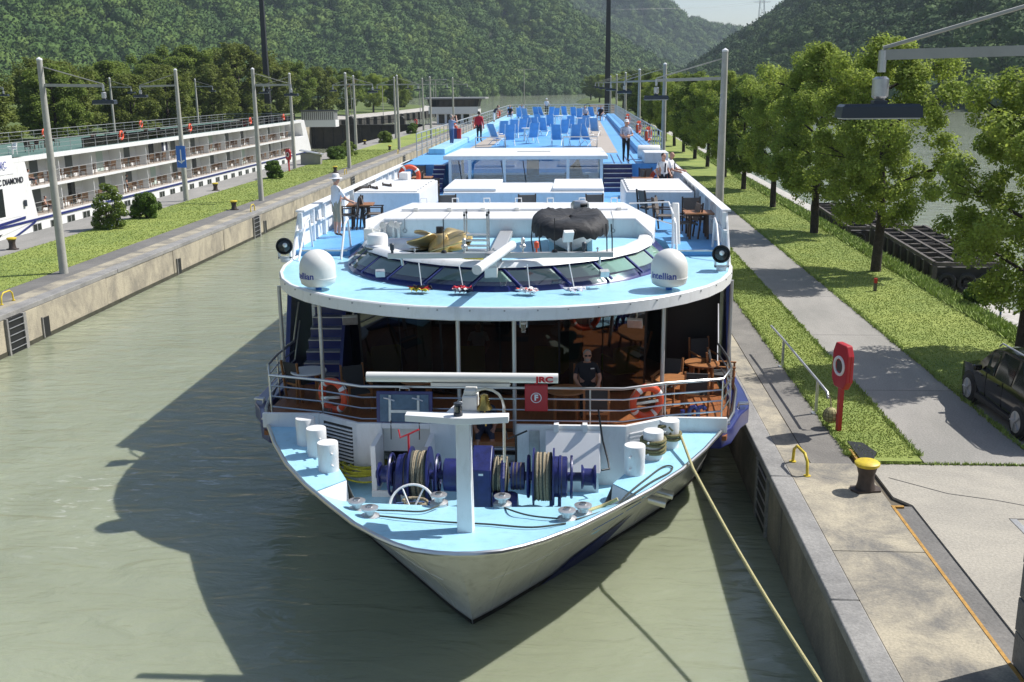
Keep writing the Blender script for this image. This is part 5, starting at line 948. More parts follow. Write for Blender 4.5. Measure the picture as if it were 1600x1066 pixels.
put(tb2, at(1050, 640, 2.0), 0, 'round wooden table in the sun right of the red F box', LG, 'table'); put(tb2, at(1095, 612, 2.0), 0, 'round wooden table near the right railing, farther back', LG, 'table'); put(tb2, (-.25, 21.9, 2.0), 0, 'round wooden table in front of the seated man', LG, 'table'); put(tb2, at(655, 640, 2.0), 0, 'round wooden table in the shade behind the hatch lid', LG, 'table')
wt = table_proto('side_table', 'white_plain', 'wood'); put(wt, at(485, 625, 2.0), 0, 'small white-topped table at the left end of the lounge terrace', None, 'table')
def arm_proto():
    e = empty('lounge_armchair'); L_('seat', 'lime', e, lambda b: b.box(-.35, .35, -.35, .3, .2, .45), 0, .05); L_('backrest', 'lime', e, lambda b: b.box(-.38, .38, .25, .4, .2, .9), 0, .06)
    for x in (-.38, .3): L_('arm', 'lime', e, lambda b: b.box(x, x+.08, -.33, .3, .2, .62), 0, .03)
    L_('base', 'black', e, lambda b: b.box(-.3, .3, -.3, .3, 0, .2)); return e
am = arm_proto()
for px, rz, lb in ((600, .4, 'lime green lounge armchair behind the left part of the glass'), (735, .1, 'lime green lounge armchair in front of the seated passenger inside'), (862, -.2, 'lime green lounge armchair behind the glass left of the man in black'), (968, .5, 'lime green lounge armchair behind the right part of the glass')):
    x = at(px, 580, Y=25.3).x; put(am, (x, 25.3, 2.03), math.pi+rz, lb, 'lime armchairs inside the lounge', 'armchair')
# sun deck loungers
def lounger_proto():
    e = empty('deck_chair')
    L_('sling', 'lounger_blue', e, lambda b: b.loft([[(x, y, z) for x in (-.24, 0, .24)] for y, z in ((-.5, .3), (-.25, .3), (0, .33), (.2, .38), (.42, .8), (.62, 1.15))]), 60)
    for x in (-.27, .27):
        L_('side_frame', 'white_plain', e, lambda b: b.tube([(x, -.52, .3), (x, .2, .37), (x, .64, 1.17)], .018, 5)); L_('leg', 'white_plain', e, lambda b: b.tube([(x, -.45, 0), (x, .3, .6), (x, -.15, .6)], .018, 5)); L_('leg', 'white_plain', e, lambda b: b.tube([(x, .45, 0), (x, -.1, .33)], .018, 5))
    return e
lg = lounger_proto()
SPOT = [(777, 226), (796, 228), (803, 216), (814, 214), (823, 206), (826, 211), (870, 228), (898, 228), (919, 228), (892, 208), (850, 212), (839, 186), (848, 186), (861, 186), (883, 185), (897, 187), (926, 187), (905, 214), (822, 190), (812, 188), (940, 188), (785, 219), (880, 216), (832, 224), (845, 203), (860, 205), (906, 190), (868, 189), (915, 207), (930, 213), (838, 211)]
for i, (px, py) in enumerate(SPOT):
    p = at(px, py, ZS+.01); row = [q for q in SPOT if (q[1] > 222, q[1] > 200) == (py > 222, py > 200)]; k_ = sorted(q[0] for q in row).index(px)
    put(lg, p, random.uniform(-.35, .35)+(math.pi if i % 4 else math.pi*.9), 'blue sling deck chair, %s from the left %s' % (['first', 'second', 'third', 'fourth', 'fifth', 'sixth', 'seventh', 'eighth', 'ninth', 'tenth', 'eleventh', 'twelfth', 'thirteenth', 'fourteenth', 'fifteenth', 'sixteenth'][k_], 'in the front row behind the steel hoops' if py > 222 else 'among the middle sun deck chairs' if py > 200 else 'in the row along the stern rail'), 'blue deck chairs on the sun deck', 'deck chair')
dt = table_proto('deck_table', 'white_plain', 'white_plain')
for k_, (px, py) in enumerate(((826, 220), (835, 200), (872, 195), (905, 200), (918, 199))): put(dt, at(px, py, ZS+.01), 0, 'small white table among the blue deck chairs, %s from the left' % ['first', 'second', 'third', 'fourth', 'fifth'][k_], 'white tables on the sun deck', 'table')
# ================================================================== LOCK FURNITURE
def lamp_post(loc, side, label, hgt=8.95, sign=False):
    e = empty('lamp_post', loc, 0 if side > 0 else math.pi, label, 'lamp post', 'tall lamp posts along the lock')
    return e
def lp_proto():
    e = empty('lamp_post')
    L_('pole', 'post_grey', e, lambda b: b.tube([(0, 0, -.05), (0, 0, 4.5), (0, 0, 8.95)], [.19, .155, .115], 12), 60)
    L_('pole_cap', 'white_plain', e, lambda b: b.lathe([(.125, 0), (.12, .06), (.01, .13)], (0, 0, 8.95), 12))
    L_('arm', 'post_grey', e, lambda b: b.beam((0, 0, 7.95), (2.62, 0, 7.9), .08, .12), 0)
    L_('stay_rod', 'post_grey', e, lambda b: b.tube([(0, 0, 8.72), (2.6, 0, 7.98)], .025, 5))
    h = L_('lamp_hanger', 'alu', e, lambda b: (b.cyl((2.6, 0, 7.95), (2.6, 0, 7.7), .05, n=8), b.lathe([(.05, 0), (.06, .06), (.1, .1), (.1, .3), (.06, .33)], (2.6, 0, 7.32), 12)))
    L_('lamp_housing', 'lamp_dark', e, lambda b: b.loft([[(2.6+x*s, y*s, z) for x, y in ((-.48, -.17), (.48, -.17), (.48, .17), (-.48, .17))] for z, s in ((7.17, 1), (7.3, .97), (7.33, .9))], True).ob((2.6, 0, 7.34), (.16, .16, .06)), 0)
    L_('lamp_glass', 'white_plain', e, lambda b: b.box(2.15, 3.05, -.15, .15, 7.155, 7.17), 0)
    return e
lp = lp_proto(); first = [True]
def put_post(x, y, rz, label, z=ZQ):
    o = lp if first[0] else clone(lp); first[0] = False; o.location = (x, y, z); o.rotation_euler = (0, 0, rz); tag(o, label, 'lamp post', 'tall lamp posts along the lock'); return o
ORD = ['nearest', 'second', 'third', 'fourth', 'fifth', 'sixth', 'seventh']
for k in range(6): put_post(-22.35, 42.95+28.8*k, 0, '%s lamp post on the lock wall edge of the island lawn' % ORD[k].capitalize())
for k in range(5): put_post(-27.75, 71.7+28.8*k, math.pi, '%s lamp post on the far path of the island, arm over the other chamber' % ORD[k].capitalize())
for k in range(4): put_post(-57.5, 98+29*k, 0, '%s lamp post behind the moored white ship' % ORD[k].capitalize())
for k in range(6): put_post(5.6-.05*k, 41.6+28*k, math.pi, '%s lamp post on the right quay beyond the ship\'s bow' % ORD[k].capitalize())
put_post(at(1376, 95, Y=13.0).x+2.62, 13.0, math.pi, z=ZQ+.2, label= 'lamp hanging from an arm at the upper right, post out of view')
# blue board on the second island post row
bd = empty('notice_board', (-27.75, 71.45, 4.6), -.15, 'blue board with a white symbol on the lamp post beside the moored ship', 'sign')
L_('panel', 'sign_blue', bd, lambda b: b.box(-.35, .35, -.04, 0, -.75, .75), 0); L_('symbol', 'white_plain', bd, lambda b: (b.box(-.04, .04, -.05, -.041, -.35, .5), b.ob((-.1, -.045, -.35), (.34, .01, .09), (0, .5, 0)), b.ob((.13, -.045, -.3), (.3, .01, .09), (0, -.5, 0))), 0)
# dark signal masts
for x, y, lb in ((-58.5, 196, 'tall dark steel mast rising behind the moored ship'), (5.2, 196, 'tall dark steel mast beyond the stern of the near ship')):
    e = empty('signal_mast', (x, y, 1.4), 0, lb, 'mast'); L_('shaft', 'dark_mast', e, lambda b: b.loft([[(sx*s, sy*s, z) for sx, sy in ((-1, -1), (1, -1), (1, 1), (-1, 1))] for z, s in ((0, .55), (12, .45), (34, .3))], True), 0); L_('foot', 'gate_dark', e, lambda b: b.box(-.9, .9, -.9, .9, 0, .5), 0)
# bollards
def boll_proto():
    e = empty('quay_bollard'); L_('body', 'bollard_brown', e, lambda b: b.lathe([(.24, .05), (.2, .2), (.19, .38), (.24, .56), (.27, .62)], n=22), 60); L_('cap', 'yellow', e, lambda b: b.lathe([(.27, .6), (.3, .63), (.3, .68), (.26, .71), (.02, .72)], n=22), 40)
    L_('base_plate', 'bollard_brown', e, lambda b: b.prism([(-.3, -.22), (.3, -.22), (.38, 0), (.3, .22), (-.3, .22), (-.38, 0)], 0, .05), 0); return e
bo = boll_proto(); bo.scale = (.8, .8, .85); put(bo, at(1352, 766, ZQ), .2, 'brown mooring bollard with yellow cap on the right quay near the viewer', 'quay bollards', 'bollard')
for px, py, lb in ((20, 390, 'at the left picture edge on the far island path'), (366, 328, 'beside the second near lamp post on the lock edge'), (337, 298, 'on the far island path by the moored ship'), (524, 270, 'on the lock edge near the fourth post'), (609, 235, 'far along the lock edge'), (570, 226, 'far along the other edge of the island')):
    put(bo, at(px, py, ZQ), .1, 'brown bollard with yellow cap '+lb, 'quay bollards', 'bollard')
def hoop(p, rz, label):
    e = empty('grab_hoop', p, rz, label, 'hoop', 'yellow ladder hoops'); L_('bar', 'yellow', e, lambda b: b.tube([(-.42, 0, 0), (-.38, 0, .3), (-.22, 0, .42), (.22, 0, .42), (.38, 0, .3), (.42, 0, 0)], .032, 8), 60); L_('foot', 'yellow', e, lambda b: b.cyl((-.42, 0, 0), (-.42, 0, .02), .07)); L_('foot', 'yellow', e, lambda b: b.cyl((.42, 0, 0), (.42, 0, .02), .07))
hoop((4.62, 20.45, ZQ), math.pi/2+.15, 'yellow ladder hoop on the right quay near the bollard')
for px, py, lb in ((12, 473, 'at the left edge above the wall ladder'), (395, 330, 'on the left lock edge near the second post'), (540, 272, 'on the left lock edge near the bow rail of the upper terrace'), (622, 240, 'far along the left lock edge')): hoop(at(px, py, ZQ+.01), math.pi/2, 'yellow ladder hoop '+lb)
# wall ladders and niches in the lock wall, their inner shade painted as black panels
def ladder(x, y, s, label):
    e = empty('wall_ladder', (x, y, 0), 0, label, 'ladder', 'wall ladders'); L_('niche', 'black', e, lambda b: b.box(-.01, .07, -.5, .5, -1, 1.32) if s > 0 else b.box(-.04, .01, -.5, .5, -1, 1.32), 0)
    L_('niche_frame', 'coping', e, lambda b: (b.box(-.02, .1, -.6, -.5, -1, 1.33) if s > 0 else b.box(-.06, .02, -.6, -.5, -1, 1.33), b.box(-.02, .12, .5, .7, -1, 1.33) if s > 0 else b.box(-.07, .02, .5, .7, -1, 1.33)), 0)
    for k in range(8): L_('rung', 'alu', e, lambda b: b.cyl((s*(.11 if s > 0 else .05), -.5, -.6+.26*k), (s*(.11 if s > 0 else .05), .5, -.6+.26*k), .018, n=6))
    return e
for y, lb in ((35.2, 'iron ladder in the left lock wall, nearest the viewer'), (64.0, 'iron ladder in the left lock wall, farther along by the second post'), (92.8, 'iron ladder in the left lock wall beside the man in the hat'), (121, 'iron ladder in the left lock wall, farthest')): ladder(XL+.08, y, 1, lb)
ladder(XR-.06, 20.9, -1, 'ladder niche in the right quay wall below the yellow hoop')
for y, lb in ((37.4, 'nearest'), (51.0, 'second'), (66.0, 'third')): 
    e = empty('wall_niche', (XL+.1, y, .5), 0, 'small square dark niche low in the left lock wall, %s' % lb, 'niche', 'wall niches'); L_('niche_shade', 'black', e, lambda b: b.box(-.03, .012, -.25, .25, -.45, .3), 0); L_('lip', 'coping', e, lambda b: b.box(-.03, .05, -.3, -.25, -.45, .35), 0)  # black box paints the shade of the recess
# red lifebuoy stand, handrail and rope fender on the right quay
def buoy_stand(p, rz, label, sc=1):
    e = empty('lifebuoy_stand', p, rz, label, 'lifebuoy stand', None, sc)
    L_('post', 'red', e, lambda b: b.box(-.05, .05, -.05, .05, 0, 1.3), 0)
    def case(b):
        pr = [(-.33, 1.25), (-.2, 1.05), (.2, 1.05), (.33, 1.25), (.33, 1.85), (.22, 2.08), (-.22, 2.08), (-.33, 1.85)]
        b.add([(x, y, z) for y in (-.085, .085) for x, z in pr], [tuple(range(8)), tuple(range(15, 7, -1))]+[(i, 8+i, 8+(i+1) % 8, (i+1) % 8) for i in range(8)])
    L_('case', 'red', e, case, 0, .03); L_('ring', 'white_plain', e, lambda b: b.torus((0, -.09, 1.57), .2, .035, 24, 8, (math.pi/2, 0, 0)), 60); L_('ring_centre', 'rust', e, lambda b: b.ob((0, -.087, 1.57), (.22, .01, .25)), 0)
    L_('seam', 'tail_red', e, lambda b: b.box(-.335, .335, -.012, .012, 1.26, 1.86), 0); return e
buoy_stand((5.98, 22.86, ZQ), -1.3, 'red lifebuoy case on a red post at the edge of the right quay')
buoy_stand(at(452, 268, ZQ), -.6, 'red lifebuoy case on the island beside the moored ship\'s stern'); buoy_stand(at(650, 205, ZQ), -.6, 'small red lifebuoy case far along the island by the round bush')
hrl = empty('handrail', (5.77, 26.5, ZQ), 0, 'galvanised handrail on two posts along the right quay', 'handrail')
L_('rail', 'alu', hrl, lambda b: b.tube([(-.06, 3.6, .8), (-.02, 2.0, .8), (.02, -2.3, .8), (.02, -3.2, .8), (.02, -3.3, .68)], .03, 8), 60)
for y in (1.96, -2.29): L_('post', 'alu', hrl, lambda b: b.box(-.03, .03, y-.03, y+.03, 0, .79), 0); L_('foot_plate', 'alu', hrl, lambda b: b.box(-.1, .1, y-.1, y+.1, 0, .015), 0)
nf = empty('rope_fender', (5.86, 23.15, ZQ+.3), 0, 'white netted ball fender hanging from the end of the handrail', 'fender')
L_('ball', 'rope_pale', nf, lambda b: b.ell((0, 0, 0), (.17, .17, .19), 18, 12), 60); L_('lanyard', 'rope_tan', nf, lambda b: b.tube([(0, 0, .18), (-.02, .03, .38), (-.07, .05, .48)], .015, 5))
for k in range(6): L_('net_line', 'rope_green', nf, lambda b: b.torus((0, 0, 0), .178, .009, 20, 4, (math.pi/2, 0, k*math.pi/6)))
for k in (-.08, 0, .08): L_('net_line', 'rope_green', nf, lambda b: b.torus((0, 0, k), math.sqrt(.178**2-k*k), .009, 20, 4))
rp = empty('marker_post', at(1367, 456, ZQ), 0, 'short rusty marker post standing in the grass', 'post'); L_('rod', 'rust', rp, lambda b: b.box(-.05, .05, -.05, .05, 0, .5), 0); L_('head', 'red', rp, lambda b: b.box(-.055, .055, -.055, .055, .34, .52), 0)
bs = empty('shore_sign', at(1560, 520, .9), -.7, 'small round-topped sign on a blue pole above the gravel shore', 'sign'); L_('pole', 'cloth_denim', bs, lambda b: b.cyl((0, 0, -.3), (0, 0, 1.7), .035)); L_('plate', 'gate_dark', bs, lambda b: b.box(-.12, .12, -.02, .02, 1.35, 1.75), 0, .02)
# building corner at the right edge
lbld = empty('lock_building', (9, 8, ZQ), 0, 'grey block building whose corner shows at the lower right edge', 'building')
L_('wall', 'path_dark', lbld, lambda b: b.box(-2.99, 5, -10, 5.1, 0, 6.3), 0)
for k in range(12): L_('block_course', 'path_dark', lbld, lambda b: b.box(-3.01-.008*(k % 2), -2.96, -10, 5.11, .02+k*.5, .5+k*.5), 0, .01)
# ================================================================== CAR
car = empty('parked_car', (10.72, 24.0, ZQ), .03, 'black SUV parked on the concrete beside the road, rear towards the viewer', 'car')
ST = [(-2.3, .74, .45, .95, 1.0), (-2.22, .84, .3, .98, 1.15), (-2.0, .9, .27, 1.02, 1.55), (-1.6, .92, .27, 1.02, 1.66), (-.9, .93, .27, 1.0, 1.72), (0, .93, .27, .98, 1.71), (.55, .93, .27, .97, 1.6), (1.15, .92, .27, .97, 1.02), (1.5, .9, .27, .96, .98), (2.0, .86, .28, .88, .9), (2.28, .74, .35, .75, .78), (2.34, .6, .45, .68, .7)]
def sec(y, w, zb, zl, zr):
    cab = zr-zl > .1; up_ = [(w, zl), (w*(.8 if cab else .9), zr-.06), (w*.6, zr), (0, zr+.03)]
    R = [(w*.85, zb), (w, zb+.12), (w*1.01, (zb+zl)/2)]+up_; return [(x, y, z) for x, z in R]+[(-x, y, z) for x, z in R[-2::-1]]
L_('body', 'car_paint', car, lambda b: (b.loft([sec(*s) for s in ST]), b.poly(sec(*ST[0])), b.poly(sec(*ST[-1])[::-1])), 50)
for s in (-1, 1):
    for i0, i1, nm in ((2, 4, 'rear_window'), (4, 5, 'side_window'), (5, 7, 'front_window')):
        def pane(b, i0=i0, i1=i1):
            rows = []
            for i in range(i0, i1+1):
                y, w, zb, zl, zr = ST[i]
                if i == 7: y, zl, zr, w = .98, .98, 1.12, .93
                a = Vector((s*(w+.006), y, zl+.03)); c = Vector((s*(w*.8+.012), y, zr-.1)); rows.append([a, c])
            rows[0] = [p+Vector((0, .06, 0)) for p in rows[0]]; rows[-1] = [p-Vector((0, .04, 0)) for p in rows[-1]]; b.loft(rows)
        L_(nm, 'car_glass', car, pane, 0)
    for y in (-1.36, 1.36):
        wl = L_('wheel', 'rubber', car, lambda b: b.lathe([(.24, -.11), (.33, -.1), (.36, -.06), (.36, .06), (.33, .1), (.24, .11)], (s*.86, y, .36), 28, AX), 50); L_('rim', 'alu', wl, lambda b: b.lathe([(.25, -.115), (.23, -.09), (.06, -.1), (.02, -.12), (.02, .12), (.06, .1), (.23, .09), (.25, .115)], (s*.86, y, .36), 24, AX), 40)
        for k in range(5): a = k*1.2566; L_('spoke', 'alu', wl, lambda b: b.beam((s*.975, y, .36), (s*.972, y+.23*math.cos(a), .36+.23*math.sin(a)), .07, .03), 0)
        L_('wheel_arch', 'black', car, lambda b: b.lathe([(.43, -.02), (.44, .0), (.43, .02)], (s*.91, y, .37), 26, AX))
    L_('tail_light', 'tail_red', car, lambda b: b.ob((s*.78, -2.2, .95), (.16, .14, .2), (0, 0, s*.5)), 0, .02); L_('mirror', 'car_paint', car, lambda b: b.ob((s*1.03, .75, 1.05), (.2, .12, .14)), 0, .03); L_('roof_rail', 'alu', car, lambda b: b.tube([(s*.66, -1.7, 1.68), (s*.68, -1.5, 1.75), (s*.68, .3, 1.75), (s*.66, .5, 1.64)], .02, 6)); L_('sill', 'black', car, lambda b: b.box(min(s*.84, s*.95), max(s*.84, s*.95), -1.0, 1.0, .22, .36), 0, .02)
    for y in (-.15, .75): L_('door_handle', 'car_paint', car, lambda b: b.box(min(s*.93, s*.965), max(s*.93, s*.965), y-.1, y+.1, .86, .89), 0); L_('door_gap', 'black', car, lambda b: b.box(min(s*.93, s*.942), max(s*.93, s*.942), y-.31, y-.3, .4, 1.0), 0)
L_('rear_screen', 'car_glass', car, lambda b: b.poly([(-.66, -2.2, 1.16), (.66, -2.2, 1.16), (.6, -2.03, 1.5), (-.6, -2.03, 1.5)]), 0)
# ================================================================== STEEL FRAMES ON THE SHORE
def steel_stack(x0, x1, y0, y1, z0, z1, label):
    e = empty('steel_frame_stack', ((x0+x1)/2, y0, z0), -.05, label, 'steel frames', 'dark steel frames stored on the shore'); w, l, h = (x1-x0)/2, y1-y0, z1-z0
    for x in (-w, -w/3, w/3, w): L_('long_beam', 'rust', e, lambda b: b.box(x-.07, x+.07, 0, l, h-.16, h), 0); 
    for x in (-w, w): L_('bottom_beam', 'rust', e, lambda b: b.box(x-.09, x+.09, 0, l, 0, .2), 0)
    for k in range(10):
        y = l*k/9; L_('cross_beam', 'rust', e, lambda b: b.box(-w, w, y-.06, y+.06, h-.2, h-.04), 0)
        for x in (-w, w): L_('upright', 'rust', e, lambda b: b.box(x-.1, x+.1, y-.1, y+.1, .2, h-.16), 0)
    for k in range(0, 9, 2): L_('diagonal', 'rust', e, lambda b: b.beam((-w, l*k/9, h-.1), (w, l*(k+1)/9, h-.1), .07), 0)
    L_('side_plate', 'gate_dark', e, lambda b: b.box(-w+.12, w-.12, .25, l-.2, .05, h-.3), 0)
    for k in range(3): L_('end_wheel', 'rubber', e, lambda b: (b.torus((-w+.5+k*(2*w-1)/2, -.1, h*.5), .32, .1, 20, 8, (math.pi/2, 0, 0)), b.cyl((-w+.5+k*(2*w-1)/2, -.12, h*.5), (-w+.5+k*(2*w-1)/2, .1, h*.5), .12)), 50)
    for k in range(5): L_('moss', 'yellow_rope' if k % 2 else 'grass', e, lambda b: b.ob((random.uniform(-w, w), random.uniform(1, l-1), h-.27), (.5, .4, .05)), 0)
steel_stack(15.1, 17.75, 44.2, 56, .1, 1.85, 'stack of dark steel frames on the shore, near one with wheels at its end'); steel_stack(15.0, 18.2, 58, 70, .1, 1.5, 'stack of dark steel frames on the shore, farther one behind the tree')
# ================================================================== TREES AND BUSHES
def leaf_mat(name, c, c2, tr=.3):
    m = mat(name, c, .65, isl=.33, col2=c2, vscale=.45); n = m.node_tree; P = n.nodes['Principled BSDF']; P.inputs['Specular IOR Level'].default_value = .25
    t = n.nodes.new('ShaderNodeBsdfTranslucent'); src = P.inputs['Base Color'].links[0].from_socket; n.links.new(src, t.inputs[0]); mx_ = n.nodes.new('ShaderNodeMixShader'); mx_.inputs[0].default_value = tr
    n.links.new(P.outputs[0], mx_.inputs[1]); n.links.new(t.outputs[0], mx_.inputs[2]); n.links.new(mx_.outputs[0], n.nodes['Material Output'].inputs[0])
leaf_mat('leaf', (.35, .42, .075), (.22, .3, .055), .5); leaf_mat('leaf_dark', (.23, .3, .055), (.14, .2, .042), .46); leaf_mat('leaf_olive', (.2, .235, .045), (.125, .165, .036), .42); leaf_mat('leaf_pale', (.17, .21, .09), (.1, .15, .06)); leaf_mat('leaf_bright', (.12, .2, .03), (.08, .14, .02))
def leaves(clumps, n, size, seed, flat=.55):
    g = np.random.default_rng(seed); C = np.array(clumps); idx = g.integers(0, len(C), n); d = g.normal(0, 1, (n, 3)); d /= np.linalg.norm(d, axis=1)[:, None]; rad = C[idx, 3]*g.uniform(.35, 1.08, n)**.6
    P = C[idx, :3]+d*rad[:, None]*np.array([1, 1, flat]); nrm = d*.7+g.normal(0, .55, (n, 3))+np.array([0, 0, .55]); nrm /= np.linalg.norm(nrm, axis=1)[:, None]
    u = np.cross(nrm, g.normal(0, 1, (n, 3))); u /= np.linalg.norm(u, axis=1)[:, None]; v = np.cross(nrm, u); s = size*g.uniform(.6, 1.35, n)[:, None]
    V = np.stack([P-u*s*.5, P-v*s*.36-nrm*s*.08, P+u*s*.55, P+v*s*.36-nrm*s*.08], 1); return V.reshape(-1, 3)
def quads_mesh(name, V, m):
    n = len(V)//4; me = bpy.data.meshes.new(name); me.vertices.add(4*n); me.vertices.foreach_set('co', V.ravel().astype(np.float32)); me.loops.add(4*n); me.loops.foreach_set('vertex_index', np.arange(4*n)); me.polygons.add(n); me.polygons.foreach_set('loop_start', np.arange(0, 4*n, 4)); me.update(calc_edges=True); me.materials.append(MATS[m]); return me
def tree_data(seed, h, r, clear, n, size, m):
    g = random.Random(seed); b = MB(); top = Vector((g.uniform(-.3, .3), g.uniform(-.3, .3), h*.86)); tr = [Vector((0, 0, -.1)), Vector((g.uniform(-.08, .08), g.uniform(-.08, .08), clear)), Vector((g.uniform(-.2, .2), g.uniform(-.2, .2), h*.55)), top]
    b.tube(tr, [.02*h+.03, .016*h+.02, .009*h, .03], 9); ends = []
    for k in range(11):
        z = clear*.95+(h*.8-clear)*k/10; a = k*2.4+g.uniform(-.4, .4); f = (z-clear)/(h-clear); R = r*(math.sin(math.pi*min(.98, .28+.62*f))**.8)*g.uniform(.72, 1.02); c0 = Vector((0, 0, z)); c1 = Vector((math.cos(a)*R*.55, math.sin(a)*R*.55, z+R*.32)); c2 = Vector((math.cos(a)*R, math.sin(a)*R, z+R*.42+g.uniform(-.2, .4)))
        b.tube([c0, c1, c2], [.007*h, .0045*h, .012], 6); ends += [c1, c2]
        for j in range(3):
            aa = a+g.uniform(-.9, .9); e_ = c1+Vector((math.cos(aa)*R*.5, math.sin(aa)*R*.5, g.uniform(-.1, .9))); b.tube([c1, e_], [.003*h, .01], 4); ends.append(e_)
    cl = [(p.x*.92, p.y*.92, p.z+.05, r*g.uniform(.13, .22)) for p in ends]
    def prof(zf): return (min(1, (zf+.12)/.42)**.7)*(max(0, 1-max(0, zf-.3)/.74))**.62
    lob = [(g.uniform(0, 6.283), g.uniform(0, 1), g.uniform(.75, 1.2)) for _ in range(9)]
    for k in range(150):
        zf = g.random()**1.15; a = g.uniform(0, 6.283); q = max(l*math.exp(-((math.cos(a-la)-1)*-2.2+((zf-lz)/.3)**2)) for la, lz, l in lob)
        R = r*prof(zf)*(.72+.42*q)*math.sqrt(g.uniform(.22, 1)); cl.append((R*math.cos(a), R*math.sin(a), clear*.9+(h-clear*.9)*zf*.97, r*g.uniform(.09, .2)))
    for k in range(7): cl.append((top.x+g.uniform(-.25, .25), top.y+g.uniform(-.25, .25), h*(.86+.02*k), r*(.17-.016*k)))
    return b.mesh('trunk', 'bark', 60), quads_mesh('crown', leaves(cl, n, size, seed, .88), m)
TD = [tree_data(1, 9, 2.9, 2.2, 62000, .105, 'leaf'), tree_data(2, 9, 2.75, 2.3, 62000, .105, 'leaf'), tree_data(3, 9, 3.0, 1.9, 26000, .19, 'leaf_dark'), tree_data(4, 9, 3.4, 1.2, 24000, .22, 'leaf_olive'), tree_data(5, 9, 3.3, 1.6, 20000, .24, 'leaf_pale')]
def tree(kind, loc, h, rz, label, group, nm='broadleaf_tree', wide=1):
    e = empty(nm, loc, rz, label, 'tree', group); e.scale = (h/9*wide, h/9*wide, h/9); t, c = TD[kind]
    for n_, me in (('trunk', t), ('crown', c)): o = bpy.data.objects.new(n_, me); COL.objects.link(o); o.parent = e
RT = [(12.75, 29.6, 8.6, 0), (12.5, 43.7, 9.6, 1), (12.45, 55.2, 9.8, 0), (12.4, 67, 8.6, 1), (12.3, 78.4, 8.3, 2), (12.3, 89, 8.8, 0), (12.2, 100, 8.4, 1), (12.2, 111, 8.9, 2), (12.1, 122, 8.4, 0), (12.1, 134, 9, 1), (12.0, 147, 9, 2), (12, 160, 9.2, 0)]
ON = ['nearest', 'second', 'third', 'fourth', 'fifth', 'sixth', 'seventh', 'eighth', 'ninth', 'tenth', 'eleventh', 'twelfth']
for i, (x, y, h, k) in enumerate(RT): tree(k, (x, y, ZQ-.05), h, i*1.3, 'Young maple, %s from the viewer in the row between road and river' % ON[i], 'maples along the road', 'maple_tree', 1.02)
SPT = [(15, 180, 9), (13, 196, 10), (17, 212, 10), (14, 232, 11), (20, 250, 10), (19, 275, 11), (22, 300, 12), (18, 330, 11), (15, 362, 12), (19, 395, 11), (12, 430, 12), (9, 470, 12), (13, 505, 12), (6, 545, 12), (9, 590, 11)]
for i, (x, y, h) in enumerate(SPT): tree(4 if i % 3 == 0 else 2 if i % 2 else 0, (x, y, 1.2), h, i*1.7, 'riverside tree on the spit beyond the ship\'s stern, %s from the lock' % (ON+['thirteenth', 'fourteenth', 'last'])[i], 'trees on the wooded spit', wide=1.3)
LT = [(-62, 84, 10, 3), (-66, 95, 11, 2), (-61, 104, 9.5, 3), (-68, 112, 11, 2), (-62, 121, 10.5, 2), (-66, 132, 11, 3), (-61, 141, 9.5, 3), (-68, 149, 11.5, 2), (-63, 158, 11, 3), (-67, 168, 11, 2), (-63, 178, 11.5, 3), (-70, 186, 15, 2), (-64, 196, 15.5, 3), (-71, 205, 15, 2), (-63, 212, 13.5, 3), (-62, 226, 13, 2), (-60, 240, 12, 3), (-58, 262, 12, 2), (-56, 285, 11, 0), (-54, 312, 11, 2), (-58, 340, 10, 3), (-63, 372, 10, 2), (-75, 100, 11, 2), (-78, 125, 12, 2), (-78, 150, 12, 3), (-78, 175, 12, 2), (-82, 200, 14, 2)]
for i, (x, y, h, k) in enumerate(LT):
    q_ = sorted([t for t in LT if (t[1] < 182, t[1] < 215) == (y < 182, y < 215)], key=lambda t: t[0]/t[1]).index((x, y, h, k)); N_ = (ON+['thirteenth', 'fourteenth', 'fifteenth', 'sixteenth'])[q_].replace('nearest', 'first')+' from the left'
    lb = 'dense dark chestnut tree in the row behind the moored white ship' if y < 182 else ('tall dark tree beside the dark mast behind the moored ship' if y < 215 else 'dark tree on the left bank upstream of the lock gates')
    tree(k, (x, y, ZQ+.1), h, i*2.1, lb+', '+N_, 'trees behind the moored ship' if y < 182 else 'tall trees by the dark mast' if y < 215 else 'trees on the left bank upstream', wide=1.22)
def bush(px, py, r, h, m, label, seed, flowers=False):
    g = random.Random(seed); e = empty('round_bush', at(px, py, ZQ), 0, label, 'bush', 'bushes on the island lawn'); cl = []
    for k in range(40):
        a = g.uniform(0, 6.283); zf = g.random(); R = r*math.sqrt(g.random())*math.sin(math.pi*min(.96, .3+.62*zf))**.6*.82; cl.append((R*math.cos(a), R*math.sin(a), .12+h*zf*.88, r*.26))
    o = bpy.data.objects.new('foliage', quads_mesh('foliage', leaves(cl, 11000, .1, seed, .8), m)); COL.objects.link(o); o.parent = e
    L_('stems', 'bark', e, lambda b: [b.tube([(0, 0, 0), (math.cos(k*1.3)*r*.3, math.sin(k*1.3)*r*.3, h*.6)], [.04, .015], 5) for k in range(5)])
    if flowers: o = bpy.data.objects.new('blossom', quads_mesh('blossom', leaves(cl, 500, .1, seed+1, .8), 'white_plain')); COL.objects.link(o); o.parent = e; o['kind'] = 'stuff'
